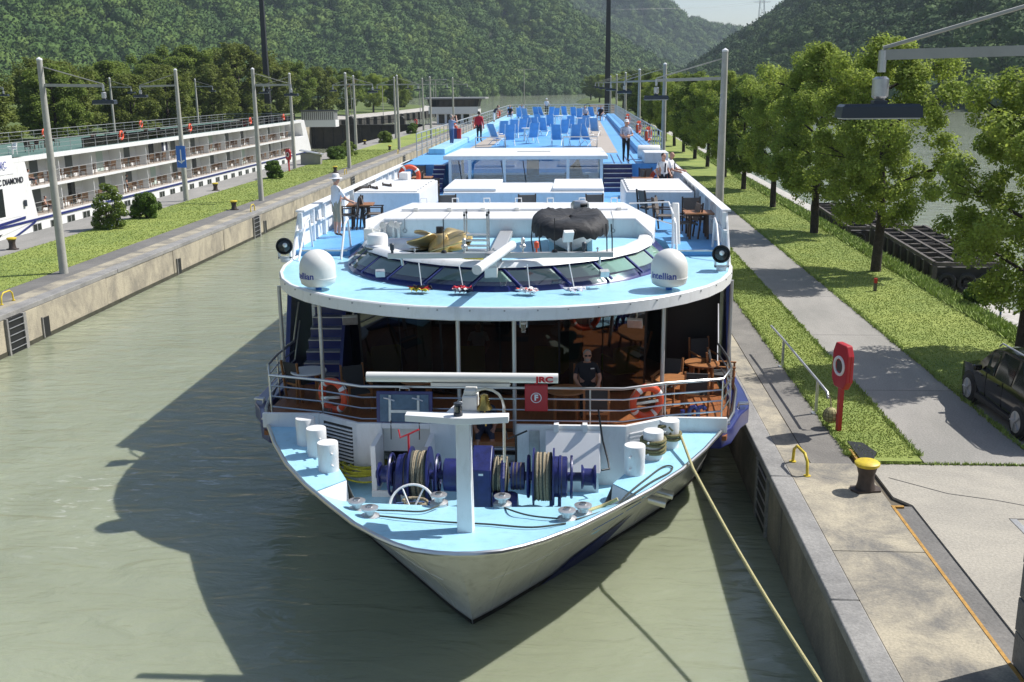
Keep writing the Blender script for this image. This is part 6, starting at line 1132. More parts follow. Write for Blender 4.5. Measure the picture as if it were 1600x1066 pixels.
bush(172, 358, 1.05, 2.6, 'leaf_dark', 'tall flowering bush with pale blossoms in front of the moored ship', 21, True); bush(229, 341, 1.0, 1.5, 'leaf_bright', 'round bright green bush right of the flowering one', 22); bush(428, 279, .95, 1.5, 'leaf_bright', 'round green bush between the third and fourth lamp posts', 23); bush(525, 249, 1.2, 1.3, 'leaf_bright', 'low spreading green bush farther along the lawn', 24); bush(545, 244, 1.1, 1.6, 'leaf_dark', 'dark round bush touching the low spreading one', 25); bush(602, 223, 1.15, 1.5, 'leaf_dark', 'dark clipped bush near the far end of the lawn', 26); bush(645, 209, 1.2, 1.6, 'leaf_bright', 'bright round bush at the far end of the lawn', 27)
bush(1527, 478, .5, .8, 'leaf_bright', 'small weedy shrub beside the steel frames', 28)
# ================================================================== UPSTREAM END OF THE LOCKS
ctl = empty('control_house', (-25.6, 218, 1.45), 0, 'white control house with a band of dark windows at the upstream end of the island', 'building')
L_('lower_storey', 'white_plain', ctl, lambda b: b.box(-3.6, 3.6, -2.5, 2.5, 0, 2.2), 0); L_('upper_storey', 'white', ctl, lambda b: b.box(-5.2, 5.0, -3, 3, 2.1, 3.5), 0)
L_('window_band', 'black', ctl, lambda b: b.loft([[(x*s, y*s, z) for x, y in ((-5.1, -2.9), (5.0, -2.9), (5.0, 2.9), (-5.1, 2.9))] for z, s in ((3.5, .98), (5.05, 1.06))], True), 0)
for k in range(7): L_('window', 'car_glass', ctl, lambda b: b.add([(x, y, z) for x, y, z in ((-4.7+k*1.36, -2.95, 3.65), (-3.6+k*1.36, -2.95, 3.65), (-3.58+k*1.38, -3.12, 4.9), (-4.75+k*1.38, -3.12, 4.9))], [(0, 1, 2, 3)]), 0)
for k in range(4): L_('door_pane', 'car_glass', ctl, lambda b: b.box(-3.2+k*1.7, -2.0+k*1.7, -2.53, -2.5, .2, 2.0), 0)
L_('roof', 'grey_paint', ctl, lambda b: b.box(-6.0, 6.6, -3.8, 3.8, 5.05, 5.35), 0)
lg_ = empty('lock_gate', (-43, YG-.5, 0), 0, 'dark steel gate closing the other lock chamber', 'gate')
L_('gate_leaf', 'gate_dark', lg_, lambda b: b.box(-12.4, 12.4, -.6, .6, -5, 1.4), 0)
for k in range(13): L_('gate_rib', 'gate_dark', lg_, lambda b: b.box(-12+k*2-.12, -12+k*2+.12, -.85, -.6, -5, 1.2), 0)
L_('walkway', 'gate_dark', lg_, lambda b: b.box(-12.6, 12.6, -1.6, -.4, 1.35, 1.55), 0); L_('gate_rail', 'dark_mast', lg_, lambda b: b.tube([(-12.5, -1.5, 2.6), (12.5, -1.5, 2.6)], .05, 5))
for k in range(14): L_('rail_post', 'dark_mast', lg_, lambda b: b.cyl((-12.4+k*1.9, -1.5, 1.5), (-12.4+k*1.9, -1.5, 2.6), .04, n=5))
for x in (-4, 6.5): L_('drive_gear', 'gate_dark', lg_, lambda b: (b.box(x-.7, x+.7, -1, .8, 1.5, 2.6), b.cyl((x, -1.2, 2.6), (x, .6, 2.6), .6)))
mg = empty('footbridge', (-8.2, 214, 0), 0, 'dark railed footbridge over the head of the near chamber', 'bridge'); L_('deck', 'gate_dark', mg, lambda b: b.box(-12.5, 12.5, -.7, .7, 1.2, 1.5), 0); L_('rail', 'dark_mast', mg, lambda b: (b.tube([(-12.5, -.6, 2.6), (12.5, -.6, 2.6)], .05, 5), b.tube([(-12.5, -.6, 2.1), (12.5, -.6, 2.1)], .03, 5)))
for k in range(14): L_('rail_post', 'dark_mast', mg, lambda b: b.cyl((-12.3+k*1.9, -.6, 1.5), (-12.3+k*1.9, -.6, 2.6), .04, n=5))
hut = empty('gate_hut', (-51, 206, 1.5), 0, 'low grey gate hut with a white base beside the dark mast', 'hut'); L_('base', 'white_plain', hut, lambda b: b.box(-3.8, 3.2, -1.5, 1.5, 0, 1.3), 0); L_('clad_wall', 'alu', hut, lambda b: b.box(-3.6, 3.0, -1.4, 1.4, 1.3, 3.0), 0); L_('roof', 'dark_mast', hut, lambda b: b.box(-3.9, 3.3, -1.7, 1.7, 3.0, 3.2), 0)
for k in range(16): L_('cladding_strip', 'gate_dark', hut, lambda b: b.box(-3.4+k*.4, -3.3+k*.4, -1.45, -1.4, 1.4, 2.9), 0)
hz_ = empty('red_roof_house', (-92, 420, 4), .3, 'small house with a red roof half hidden by trees on the left bank', 'house', sc=.62); L_('wall', 'offwhite', hz_, lambda b: b.box(-5, 5, -4, 4, 0, 8), 0); L_('roof', 'roof_red', hz_, lambda b: b.add([(-5.5, -4.6, 8), (5.5, -4.6, 8), (5.5, 4.6, 8), (-5.5, 4.6, 8), (-5.5, 0, 12.5), (5.5, 0, 12.5)], [(0, 1, 5, 4), (2, 3, 4, 5), (0, 4, 3), (1, 2, 5)]), 0)
for x in (-2.5, 2.5): L_('window', 'car_glass', hz_, lambda b: b.box(x-.6, x+.6, -4.05, -4, 4.5, 6), 0)
kb = empty('info_kiosk', at(487, 257, ZQ), .1, 'grey box with a sloping lid on the island path', 'cabinet'); L_('box', 'road', kb, lambda b: b.box(-1.0, 1.0, -.6, .6, 0, 1.15), 0); L_('sloping_lid', 'alu', kb, lambda b: b.add([(-1.1, -.7, 1.5), (1.2, -.7, 1.05), (1.2, .7, 1.05), (-1.1, .7, 1.5), (-1.1, -.7, 1.42), (1.2, -.7, .97), (1.2, .7, .97), (-1.1, .7, 1.42)], [(0, 1, 2, 3), (7, 6, 5, 4), (0, 4, 5, 1), (2, 6, 7, 3), (0, 3, 7, 4), (1, 5, 6, 2)]), 0)
gw = empty('guide_wall', (-38, 300, 0), 0, 'dark piled guide wall curving upstream on the left', 'wall')
for k in range(26): f = k/25; x, y = (-54+16*f)+38, (222+150*f)-300; L_('pile', 'gate_dark', gw, lambda b: b.box(x-.8, x+.8, y-2.5, y+2.5, -2, 1.9), 0)
for i, (x, y, h) in enumerate(((-36, 238, 8), (-37, 268, 8), (-50, 230, 8), (-49, 262, 8), (-52, 300, 8), (-31, 228, 9), (-12, 232, 11))):
    e = empty('street_lamp', (x, y, 1.4), 0, 'slender lamp standard, %s' % ['at the upstream pier, near', 'at the upstream pier, farther', 'by the left gate', 'on the left bank, second', 'on the left bank, farthest', 'left of the control house', 'with twin arms right of the control house'][i], 'lamp post', 'slender lamps upstream'); L_('pole', 'post_grey', e, lambda b: b.cyl((0, 0, 0), (0, 0, h), .1, .07, 6)); L_('arm', 'post_grey', e, lambda b: b.tube([(-2.2 if i > 4 else 0, 0, h-.1), (0, 0, h), (2.2, 0, h+.1)], .06, 5)); L_('head', 'alu', e, lambda b: b.box(1.7, 2.5, -.15, .15, h, h+.14), 0)
# power pylon on the right hill's shoulder
pyl = empty('power_pylon', at(1190, 22, Y=1150), 0, 'lattice power pylon on the skyline above the right hill', 'pylon'); T_ = 46
for sx, sy in ((-1, -1), (1, -1), (1, 1), (-1, 1)): L_('leg', 'alu', pyl, lambda b: b.tube([(sx*4, sy*4, -25), (sx*.5, sy*.5, T_)], .3, 4), 0)
for z, w in ((12, 9), (22, 7), (32, 5)): L_('cross_arm', 'alu', pyl, lambda b: b.beam((-w, 0, z), (w, 0, z), .5), 0)
for k in range(7): z0, z1 = -20+k*9, -11+k*9; w0, w1 = 4-3.5*(z0+25)/71, 4-3.5*(z1+25)/71; L_('brace', 'alu', pyl, lambda b: (b.beam((-w0, -w0, z0), (w1, -w1, z1), .2), b.beam((w0, -w0, z0), (-w1, -w1, z1), .2)), 0)
for z, w in ((12, 9), (22, 7), (32, 5)): L_('power_line', 'dark_mast', pyl, lambda b: [b.tube([(s_*w, 0, z), (s_*w-60, -60, z-9), (s_*w-150, -160, z-16)], .08, 3) for s_ in (-1, 1)], 0)
# ================================================================== THE MOORED SHIP IN THE OTHER CHAMBER
mat('deck_green', (.1, .18, .15), .7, var=.2, vscale=1); mat('curtain', (.12, .14, .14), .4)
XM = -43.5; ls = empty('moored_cruise_ship', (XM-5.7, 115, ZLW), 0, 'long white cruise ship with two rows of balconies moored in the other chamber', 'ship')
def LP(name, m, fn, par=ls, bevel=0, smooth=30): b = MB(); fn(b); return b.build(name, m, par, smooth, bevel)
Z_R, Z_U, Z_L = 4.17, 1.72, -.66
hl = LP('hull', 'white', lambda b: b.prism([(XM, 60), (XM, 160), (XM-.4, 168), (XM-11, 168), (XM-11.4, 160), (XM-11.4, 60)], ZLW-1, Z_L-.12))
LP('hull_band', 'navy', lambda b: b.box(XM-.02, XM+.03, 60, 163, ZLW-1, -2.35), hl); LP('rub_strake', 'navy', lambda b: b.box(XM-.02, XM+.09, 60, 165, Z_L-.3, Z_L-.12), hl); LP('waterline_strip', 'grey_paint', lambda b: b.box(XM-.02, XM+.045, 60, 163, ZLW-.5, ZLW+.35), hl)
LP('cabin_wall', 'white_plain', lambda b: b.box(XM-11.3, XM-1.35, 78, 158, Z_L-.1, Z_R-.3))
for z, nm in ((Z_L, 'lower'), (Z_U, 'upper')): LP('balcony_floor', 'white', lambda b: b.box(XM-1.36, XM+.02, 78.5, 160, z-.22, z)); LP('floor_edge', 'beige_deck', lambda b: b.box(XM-1.3, XM-.02, 79, 158, z, z+.03))
LP('roof_slab', 'white', lambda b: b.box(XM-11.5, XM+.05, 77, 163, Z_R-.38, Z_R-.02)); LP('roof_deck', 'deck_green', lambda b: b.box(XM-11.2, XM-.3, 60, 161, Z_R-.02, Z_R+.02))

NC = 26; y0c, y1c = 79.3, 157.5; cw = (y1c-y0c)/NC
for di, z in enumerate((Z_L, Z_U)):
    for k in range(NC):
        y = y0c+k*cw; LP('cabin_door', ('curtain', 'car_glass', 'curtain', 'pane_green', 'curtain')[(k*7+di*3) % 5], lambda b: b.box(XM-1.36, XM-1.325, y+.25, y+1.25+.3*(k % 2), z+.05, z+2.05))
        if k % 2 == 0: LP('cabin_divider', 'white_plain', lambda b: b.box(XM-1.35, XM-.25, y-.03, y+.03, z, z+2.25))
    rl = LP('balcony_rail', 'rail_grey', lambda b: b.tube([(XM-.06, y0c-.3, z+1.05), (XM-.06, y1c+.3, z+1.05)], .03, 5))
    LP('rail_wire', 'rail_grey', lambda b: (b.tube([(XM-.06, y0c-.3, z+.7), (XM-.06, y1c+.3, z+.7)], .012, 4), b.tube([(XM-.06, y0c-.3, z+.35), (XM-.06, y1c+.3, z+.35)], .012, 4)), rl)
    for k in range(NC+1): LP('rail_post', 'rail_grey', lambda b: b.cyl((XM-.06, y0c+k*cw, z), (XM-.06, y0c+k*cw, z+1.05), .022, n=5), rl)
for k in range(28):
    y = 79.5+k*2.85; w = LP('port_window', 'grey_paint', lambda b: b.box(XM-.01, XM+.035, y, y+1.35, -1.85, -1.2), hl); LP('pane', 'car_glass', lambda b: b.box(XM, XM+.042, y+.06, y+.62, -1.8, -1.25), w); LP('pane', 'car_glass', lambda b: b.box(XM, XM+.042, y+.73, y+1.29, -1.8, -1.25), w)
# white end pieces: stern quarter and the forward part with name and lounge window
LP('stern_quarter', 'white', lambda b: b.add([(XM+dx, y, z) for dx in (.03, -11.4) for y, z in ((158, Z_L-.2), (168, Z_L-.2), (167, Z_L+1.3), (164.5, Z_R-.05), (162.2, Z_R-.05), (163.5, Z_U), (158, Z_U-.2))], [(0, 1, 2, 3, 4, 5, 6), (13, 12, 11, 10, 9, 8, 7)]+[(i, i+7, (i+1) % 7+7, (i+1) % 7) for i in range(7)]), bevel=.05)
fp = LP('forward_block', 'white', lambda b: b.add([(XM+dx, y, z) for dx in (.04, -11.4) for y, z in ((60, -3.0), (80.5, Z_L-.25), (79.3, Z_R-.02), (60, Z_R-.02))], [(0, 1, 2, 3), (7, 6, 5, 4)]+[(i, i+4, (i+1) % 4+4, (i+1) % 4) for i in range(4)]))
LP('lounge_recess', 'white_plain', lambda b: b.box(XM+.03, XM+.06, 62, 78.0, -.3, 2.1), fp)
for y in (62.5, 66, 70, 73.2): LP('lounge_pane', 'car_glass', lambda b: b.box(XM+.05, XM+.08, y, y+2.5, -.1, 2.0), fp)
LP('lower_window', 'car_glass', lambda b: b.add([(XM+.06, 60, -2.6), (XM+.06, 73.5, -2.0), (XM+.06, 75, -1.35), (XM+.06, 60, -1.5)], [(0, 1, 2, 3)]), fp); LP('window_bar', 'white_plain', lambda b: b.box(XM+.05, XM+.1, 72.4, 72.6, -2.3, -1.3), fp)
LP('styling_line', 'navy', lambda b: (b.beam((XM+.07, 60, -1.2), (XM+.07, 78.5, -.5), .05, .2),), fp); LP('styling_line', 'navy', lambda b: (b.beam((XM+.07, 74.5, -2.3), (XM+.07, 80, -1.2+.2), .05, .14),), fp)
text('name_lettering', 'SCENIC DIAMOND', .62, 'text_black', fp, Matrix.Translation((XM+.08, 76.2, 2.42)) @ Matrix.Rotation(math.pi/2, 4, 'Z') @ Matrix.Rotation(math.pi/2, 4, 'X'), bold=.012)
bn = LP('banner', 'cloth_white', lambda b: b.loft([[(XM+.1+.04*math.sin(k*1.1), 66+k*1.05, z) for k in range(12)] for z in (3.0, 3.5, 4.4)]), fp); text('banner_lettering', 'SCENIC', .75, 'text_navy', bn, Matrix.Translation((XM+.19, 75.2, 3.7)) @ Matrix.Rotation(math.pi/2, 4, 'Z') @ Matrix.Rotation(math.pi/2, 4, 'X'))
# roof railing
tr_ = LP('roof_railing', 'rail_grey', lambda b: b.tube([(XM-.3, 60, Z_R+1.1), (XM-.3, 160, Z_R+1.1), (XM-11, 160, Z_R+1.1), (XM-11, 60, Z_R+1.1)], .03, 5))
for z in (.4, .75): LP('rail', 'rail_grey', lambda b: b.tube([(XM-.3, 60, Z_R+z), (XM-.3, 160, Z_R+z), (XM-11, 160, Z_R+z), (XM-11, 60, Z_R+z)], .016, 4), tr_)
rpm = MB().cyl((0, 0, 0), (0, 0, 1.1), .024, n=5).mesh('rail_post', 'rail_grey')
for x in (XM-.3, XM-11):
    for k in range(42): o = bpy.data.objects.new('rail_post', rpm); COL.objects.link(o); o.parent = tr_; o.location = (x, 62+k*2.35, Z_R)
LP('wind_screen', 'glass_clear', lambda b: b.box(XM-.34, XM-.33, 90, 158, Z_R+.05, Z_R+.9), tr_)
# loose furniture on it
cm = MB(); cm.box(-.25, .25, -.25, .25, .4, .44); cm.ob((0, .26, .66), (.5, .04, .5), (-.2, 0, 0))
for x, y in ((-.22, -.22), (.22, -.22), (-.22, .22), (.22, .22)): cm.box(x-.02, x+.02, y-.02, y+.02, 0, .42 if y < 0 else .9)
for x in (-.25, .25): cm.box(x-.025, x+.025, -.25, .25, .6, .64)
mat('cane_brown', (.2, .12, .07), .7); cme = cm.mesh('balcony_chair', 'cane_brown', 0); cmw = cm.mesh('white_chair', 'white_plain', 0); cmd = cm.mesh('roof_chair', 'brown', 0); g = random.Random(8)
for di, (z, nm) in enumerate(((Z_L, 'lower'), (Z_U, 'upper'))):
    for k in range(NC):
        for j in (0, 1):
            if g.random() < .1: continue
            o = bpy.data.objects.new('balcony_chair', cme); COL.objects.link(o); o.location = (XM-.75+g.uniform(-.1, .1), y0c+k*cw+.8+j*1.1+g.uniform(-.15, .15), z+.03); o.rotation_euler = (0, 0, (math.pi*.8 if j else .3)+math.pi/2*j+g.uniform(-.4, .4))
            tag(o, 'small wooden chair on the %s balcony row of the moored white ship' % nm, 'chair', '%s balcony chairs on the moored ship' % nm)
for k in range(16):
    o = bpy.data.objects.new('roof_chair', cmd if k > 5 else cmw); COL.objects.link(o); o.location = (XM-2-g.uniform(0, 3), 66+k*3.1, Z_R+.03); o.rotation_euler = (0, 0, g.uniform(0, 6)); tag(o, 'white chair on the roof deck of the moored ship near the left edge' if k <= 5 else 'brown chair on the roof deck of the moored ship', 'chair', 'roof deck chairs, white' if k <= 5 else 'roof deck chairs, brown')
for k, (x, y) in enumerate(((XM-.25, 98), (XM-.25, 116), (XM-.25, 138), (XM-.25, 154), (XM-11, 82), (XM-11, 104), (XM-11, 128))):
    e = empty('lifebuoy', (x, y, Z_R+.75), 0, 'orange lifebuoy on the %s roof rail of the moored ship, %s from the left' % ('near' if k < 4 else 'far', ORD[k if k < 4 else k-4].replace('nearest', 'first')), 'lifebuoy', 'lifebuoys on the moored ship'); e.rotation_euler = (math.pi/2, 0, math.pi/2)
    L_('ring', 'orange', e, lambda b: b.torus((0, 0, 0), .36, .1, 20, 8), 60); L_('band', 'white_plain', e, lambda b: b.torus((0, 0, 0), .36, .105, 3, 8, a0=.6, a1=.9), 60); L_('band', 'white_plain', e, lambda b: b.torus((0, 0, 0), .36, .105, 3, 8, a0=3.6, a1=3.9), 60)
sl_ = empty('side_lamp', (XM+.1, 78.6, .6), 0, 'small dark lamp on the white side wall of the moored ship', 'lamp'); L_('body', 'lamp_dark', sl_, lambda b: b.box(-.02, .12, -.15, .15, -.25, .25), 0, .03)
lau = empty('laundry', (XM-.3, 108.5, Z_U+1.5), 0, 'dark and white clothes hung out on the upper balcony row', 'clothes')
for i, (dy, m) in enumerate(((-.7, 'cloth_navy'), (-.2, 'cloth_white'), (.35, 'cloth_navy'))): L_('garment', m, lau, lambda b: b.loft([[(.05*math.sin(k*2+i), dy-.25+.12*k, z) for k in range(5)] for z in (-.4, 0, .5)]), 60)
# ================================================================== PEOPLE
BODY = {'pel': ((0, 0, .95), .125), 'spi': ((0, .01, 1.15), .12), 'che': ((0, .01, 1.34), .135), 'nec': ((0, 0, 1.48), .055), 'hd0': ((0, -.02, 1.55), .07), 'hd1': ((0, -.025, 1.63), .095), 'hd2': ((0, -.02, 1.71), .07),
  'shL': ((.18, .01, 1.41), .062), 'elL': ((.25, .03, 1.13), .045), 'wrL': ((.26, -.06, .89), .03), 'shR': ((-.18, .01, 1.41), .062), 'elR': ((-.25, .03, 1.13), .045), 'wrR': ((-.26, -.06, .89), .03),
  'hiL': ((.095, 0, .9), .1), 'knL': ((.1, -.02, .5), .065), 'anL': ((.1, .02, .09), .042), 'toL': ((.12, -.14, .04), .035), 'hiR': ((-.095, 0, .9), .1), 'knR': ((-.1, -.02, .5), .065), 'anR': ((-.1, .02, .09), .042), 'toR': ((-.12, -.14, .04), .035)}
EDG = [('pel', 'spi', 'top'), ('spi', 'che', 'top'), ('che', 'nec', 'top'), ('nec', 'hd0', 'skin'), ('hd0', 'hd1', 'skin'), ('hd1', 'hd2', 'hair'), ('che', 'shL', 'top'), ('shL', 'elL', 'sleeve'), ('elL', 'wrL', 'fore'), ('che', 'shR', 'top'), ('shR', 'elR', 'sleeve'), ('elR', 'wrR', 'fore'),
  ('pel', 'hiL', 'leg'), ('hiL', 'knL', 'leg'), ('knL', 'anL', 'shin'), ('anL', 'toL', 'shoe'), ('pel', 'hiR', 'leg'), ('hiR', 'knR', 'leg'), ('knR', 'anR', 'shin'), ('anR', 'toR', 'shoe')]
SIT = {'pel': (0, .05, .52), 'spi': (0, .1, .7), 'che': (0, .12, .9), 'nec': (0, .1, 1.04), 'hd0': (0, .07, 1.11), 'hd1': (0, .06, 1.19), 'hd2': (0, .07, 1.27), 'shL': (.19, .12, .97), 'elL': (.27, .0, .72), 'wrL': (.2, -.24, .62), 'shR': (-.19, .12, .97), 'elR': (-.27, .0, .72), 'wrR': (-.2, -.24, .62),
  'hiL': (.1, 0, .5), 'knL': (.15, -.44, .5), 'anL': (.16, -.42, .09), 'toL': (.18, -.58, .04), 'hiR': (-.1, 0, .5), 'knR': (-.15, -.44, .5), 'anR': (-.16, -.42, .09), 'toR': (-.18, -.58, .04)}
def person(loc, rz, label, top, leg, pose=None, skin='skin', shin=None, fore='skin', hair='hair_grey', hat=None, sc=1, glasses=False, shoe='shoe', fat=1, group='people on board', extra=None):
    J = {k: [Vector(v[0]), v[1]*(fat if k in ('pel', 'spi', 'che') else 1)] for k, v in BODY.items()}
    for k, v in (pose or {}).items(): J[k][0] = Vector(v)
    names = list(J); me = bpy.data.meshes.new('body'); me.from_pydata([J[k][0] for k in names], [(names.index(a), names.index(c)) for a, c, _ in EDG], []); o = bpy.data.objects.new('body', me); COL.objects.link(o)
    sm = o.modifiers.new('skin', 'SKIN'); sm.use_smooth_shade = True; sv_ = me.skin_vertices[0].data
    for i, k in enumerate(names): sv_[i].radius = (J[k][1]*(1.25 if k in ('pel', 'spi', 'che') else 1), J[k][1]); sv_[i].use_root = (k == 'pel')
    ss = o.modifiers.new('sub', 'SUBSURF'); ss.levels = 1; ss.render_levels = 1
    new = bpy.data.meshes.new_from_object(o.evaluated_get(bpy.context.evaluated_depsgraph_get())); bpy.data.objects.remove(o)
    V = np.array([v.co[:] for v in new.vertices]); F_ = [tuple(p.vertices) for p in new.polygons]; b = MB(); b.v = [tuple(v) for v in V]
    mats_ = [skin, top, leg, hair or skin, shoe]; reg = {'top': 1, 'sleeve': 1, 'skin': 0, 'fore': 0 if fore == 'skin' else 1, 'leg': 2, 'shin': 0 if shin == 'skin' else 2, 'shoe': 4, 'hair': 0}
    A_ = np.array([J[a][0][:] for a, c, _ in EDG]); B_ = np.array([J[c][0][:] for a, c, _ in EDG])
    for f in F_:
        c = V[list(f)].mean(0); ab = B_-A_; t = np.clip(((c-A_)*ab).sum(1)/(ab*ab).sum(1), 0, 1); d = np.linalg.norm(c-(A_+ab*t[:, None]), axis=1); i = int(d.argmin()); r = EDG[i][2]; k = reg[r]
        if r == 'sleeve' and fore == 'skin' and t[i] > .75: k = 0
        if r == 'shin' and shin == 'skin' and t[i] < .12: k = 2
        b.f.append(f); b.mi.append(k)
    h1 = J['hd1'][0]; fwd = Vector((0, -1, 0))
    for s, (el, wr) in ((1, ('elL', 'wrL')), (-1, ('elR', 'wrR'))):   # hands: palm, four fingers, thumb, rooted in the wrist
        w = J[wr][0]; d = (w-J[el][0]).normalized(); sd = d.cross(Vector((0, 0, 1))); sd = sd.normalized() if sd.length > .05 else Vector((1, 0, 0)); nn = sd.cross(d); b.k = 0
        b.tube([w-d*.03, w+d*.03, w+d*.085], [.028, .04, .036], 8)
        for q, ln in ((-1.5, .06), (-.5, .075), (.5, .07), (1.5, .055)): r0 = w+d*.08+sd*q*.018; b.tube([r0, r0+d*ln*.5-nn*.008, r0+d*ln*.8-nn*.03], [.0095, .009, .007], 5)
        b.tube([w+d*.03+sd*.03*s, w+d*.06+sd*.055*s-nn*.01, w+d*.09+sd*.058*s-nn*.02], [.012, .011, .008], 5)
    b.k = 0; b.ell(h1+Vector((0, -.012, -.005)), (.078, .095, .115), 16, 12); b.ell(h1+Vector((0, -.108, -.012)), (.014, .02, .026), 8, 6)
    for s in (-1, 1): b.ell(h1+Vector((s*.08, 0, -.01)), (.012, .022, .032), 8, 6)
    b.k = 4
    for s in (-1, 1): b.ell(h1+Vector((s*.032, -.094, .018)), (.013, .01, .008), 8, 5)
    b.ell(h1+Vector((0, -.094, -.058)), (.028, .012, .006), 8, 5)
    e = empty('person', loc, rz, label, 'person', group, sc); me2 = b.mesh('body', mats_, 75); o = bpy.data.objects.new('body', me2); COL.objects.link(o); o.parent = e
    if hair: L_('hair', hair, e, lambda q: q.ell(h1+Vector((0, .022, .035)), (.087, .092, .095), 14, 8), 60)
    if hat == 'brim': L_('hat', 'cloth_white', e, lambda q: q.lathe([(.19, .0), (.19, .012), (.105, .03), (.1, .11), (.08, .135), (.01, .14)], h1+Vector((0, 0, .05)), 20), 60)
    if hat == 'cap': L_('cap', 'cloth_white', e, lambda q: (q.lathe([(.1, 0), (.1, .05), (.07, .1), (.01, .115)], h1+Vector((0, 0, .045)), 16), q.ob(h1+Vector((0, -.14, .055)), (.13, .1, .012), (.15, 0, 0))), 60)
    if glasses: L_('sunglasses', 'black', e, lambda q: (q.ob(h1+Vector((-.036, -.1, .018)), (.055, .02, .036)), q.ob(h1+Vector((.036, -.1, .018)), (.055, .02, .036)), q.box(h1.x-.08, h1.x+.08, h1.y-.1, h1.y-.09, h1.z+.02, h1.z+.028)), 0)
    if extra: extra(e, J)
    return e
lean = {'wrL': (.3, -.42, 1.05), 'elL': (.27, -.15, 1.1), 'wrR': (-.3, -.42, 1.05), 'elR': (-.27, -.15, 1.1)}
def camera_prop(e, J): L_('camera', 'black', e, lambda q: q.box(-.06, .06, -.3, -.22, 1.56, 1.66), 0)
def towel(e, J): L_('jacket', 'cloth_white', e, lambda q: q.loft([[(x, -.15+.28*math.sin(k*1.0)*.5+.1*k/6, z) for k, x in enumerate((-.2, -.14, -.06, .04, .12, .2))] for z in (.62, .8, 1.0)]), 60)
def tie(e, J): L_('tie', 'cloth_navy', e, lambda q: q.ob((0, -.15, 1.22), (.06, .02, .34), (.05, 0, 0)), 0)
person(at(528, 370, ZT), 2.35, 'Man in a white sun hat and khaki shorts standing at the left bulwark', 'cloth_white', 'cloth_khaki', dict(lean, wrR=(-.34, -.3, 1.02)), shin='skin', hat='brim', fat=1.08)
person(Vector((.23, 22.65, 2.02)), .1, 'Bearded man in a black shirt and sunglasses seated in front of the lounge glass', 'cloth_black', 'cloth_black', SIT, skin='skin', glasses=True, fat=1.3, sc=1.08, extra=lambda e, J: (L_('beard', 'hair_grey', e, lambda q: q.ell(J['hd1'][0]+Vector((0, -.06, -.075)), (.06, .05, .05), 12, 7), 60), L_('shirt_badge', 'white_plain', e, lambda q: q.ob((.1, -.045, .93), (.08, .02, .02), (0, 0, .2)), 0)))
put(ch2, Vector((.23, 22.72, 2.0)), .1, 'wooden armchair under the man in the black shirt', LG, 'chair')
person((at(748, 560, Y=25.9).x, 25.9, 2.02), .05, 'Passenger in a pale green shirt seated inside behind the lounge glass', 'cloth_white', 'cloth_navy', SIT, hair='hair_dark', fat=1.1)
person((-1.98, YB+.6, 1.6), .1, 'Crew member in dark shorts sitting on the crew steps behind the bell', 'cloth_navy', 'cloth_navy', SIT, shin='skin', skin='skin2', hair='hair_dark')
person((at(978, 230, Y=44.6).x, 44.6, ZS), .25, 'Woman in a white cap and patterned blouse standing at the top of the right stairs', 'cloth_print', 'cloth_black', {'wrL': (.02, -.26, 1.1), 'elL': (.27, -.08, 1.12), 'wrR': (-.04, -.26, 1.06), 'elR': (-.27, -.08, 1.1)}, hat='cap', fat=1.12, hair='hair_grey')
person((at(1036, 262, Y=38.7).x, 38.7, ZT), .5, 'Officer in a white shirt and dark tie standing at the right bulwark, left of two', 'cloth_white', 'cloth_black', {'wrL': (.25, -.15, .95)}, hair='hair_dark', extra=tie)
person((at(1048, 262, Y=39.3).x, 39.3, ZT), 1.2, 'Balding officer in a white shirt leaning on the right bulwark, right of two', 'cloth_white', 'cloth_black', lean, hair=None, extra=tie)
person(at(706, 232, ZS), 2.2, 'Man in a light blue shirt photographing from the left sun deck rail', 'cloth_blue', 'cloth_denim', {'wrL': (.08, -.26, 1.6), 'elL': (.26, -.2, 1.35), 'wrR': (-.08, -.26, 1.6), 'elR': (-.26, -.2, 1.35)}, extra=camera_prop)
person(at(749, 222, ZS), 2.9, 'Woman in a red top, pale jacket round her waist, on the left sun deck', 'cloth_red', 'cloth_black', None, hair='hair_dark', fore='long', extra=towel)
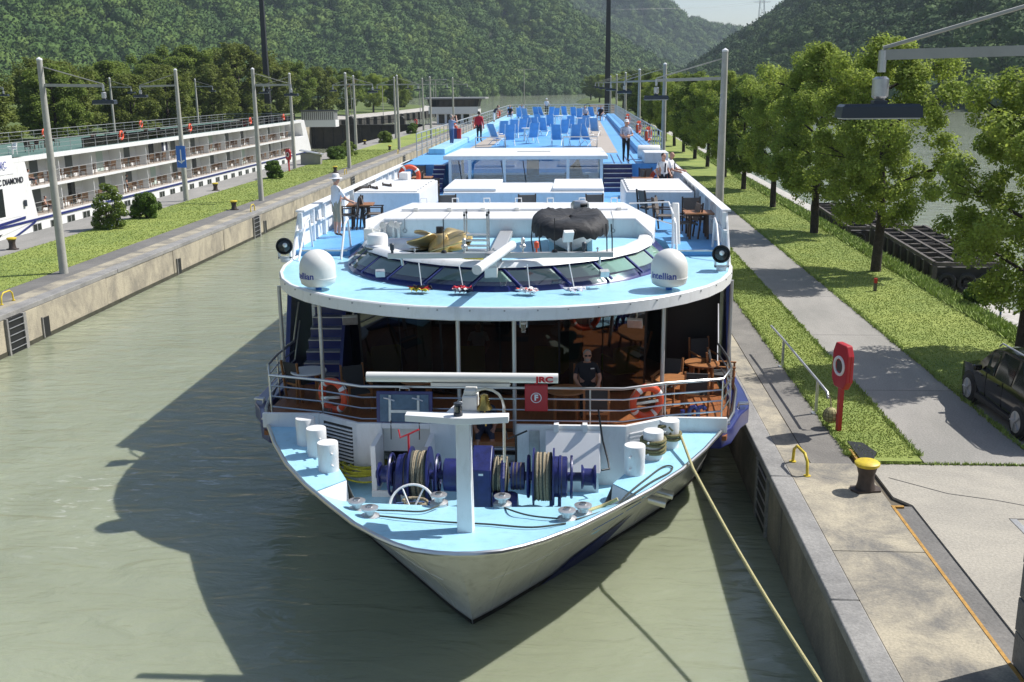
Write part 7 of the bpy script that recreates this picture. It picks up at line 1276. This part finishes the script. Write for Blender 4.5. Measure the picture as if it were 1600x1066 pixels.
person(at(772, 196, ZS), 1.5, 'Man in a dark shirt and white shorts bending over the left sun deck rail', 'cloth_navy', 'cloth_white', {'spi': (0, -.03, 1.14), 'che': (0, -.18, 1.27), 'nec': (0, -.28, 1.36), 'hd0': (0, -.33, 1.42), 'hd1': (0, -.37, 1.49), 'hd2': (0, -.38, 1.57), 'shL': (.18, -.2, 1.33), 'shR': (-.18, -.2, 1.33), 'elL': (.25, -.42, 1.2), 'elR': (-.25, -.42, 1.2), 'wrL': (.2, -.62, 1.15), 'wrR': (-.2, -.62, 1.15)}, shin='skin', hair='hair_dark')
person(at(854, 180, ZS), .2, 'Man in a white shirt and cap standing at the far end of the sun deck', 'cloth_white', 'cloth_black', lean, hat='cap')
for px, py, top, lb in ((797, 187, 'cloth_black', 'Seated person in dark clothes far left on the sun deck'), (815, 185, 'cloth_blue', 'Seated person in blue at the far left of the sun deck'), (914, 189, 'cloth_print', 'Seated person in patterned clothes at the far right of the sun deck'), (938, 189, 'cloth_black', 'Seated person in black and white at the far right corner of the sun deck')):
    p = at(px, py, ZS+.01); person(p, random.uniform(-.4, .4), lb, top, 'cloth_navy', SIT, shin='skin', hair='hair_dark'); put(lg, p+Vector((0, .1, -.0)), math.pi*0+.1, 'deck chair under the '+lb[0].lower()+lb[1:].replace(' of the sun deck', '').replace(' on the sun deck', ''), 'occupied deck chairs', 'deck chair')
for y, z, top, lb in ((81.0, Z_U, 'cloth_white', 'Person in white sitting on the upper balcony at the left end of the moored ship'), (83.2, Z_L, 'skin', 'Bare-chested person sitting on the lower balcony of the moored ship'), (99, Z_L, 'cloth_black', 'Person in black standing on the lower balcony above the flowering bush')):
    person((XM-.6, y, z+.03), math.pi/2+.3, lb, top, 'cloth_navy', SIT if top != 'cloth_black' else None, hair='hair_dark', shin='skin', group='people on the moored ship')
# ================================================================== AIR
hzm = bpy.data.materials.new('haze'); hzm.use_nodes = True; n = hzm.node_tree; n.nodes.remove(n.nodes['Principled BSDF']); pv = n.nodes.new('ShaderNodeVolumePrincipled'); pv.inputs['Color'].default_value = (.72, .84, 1, 1); pv.inputs['Density'].default_value = .00013; pv.inputs['Anisotropy'].default_value = .2
n.links.new(pv.outputs[0], n.nodes['Material Output'].inputs['Volume']); MATS['haze'] = hzm
tag(MB().box(-1900, 1900, -120, 3300, -9, 620).build('haze', 'haze', smooth=0), kind='stuff')
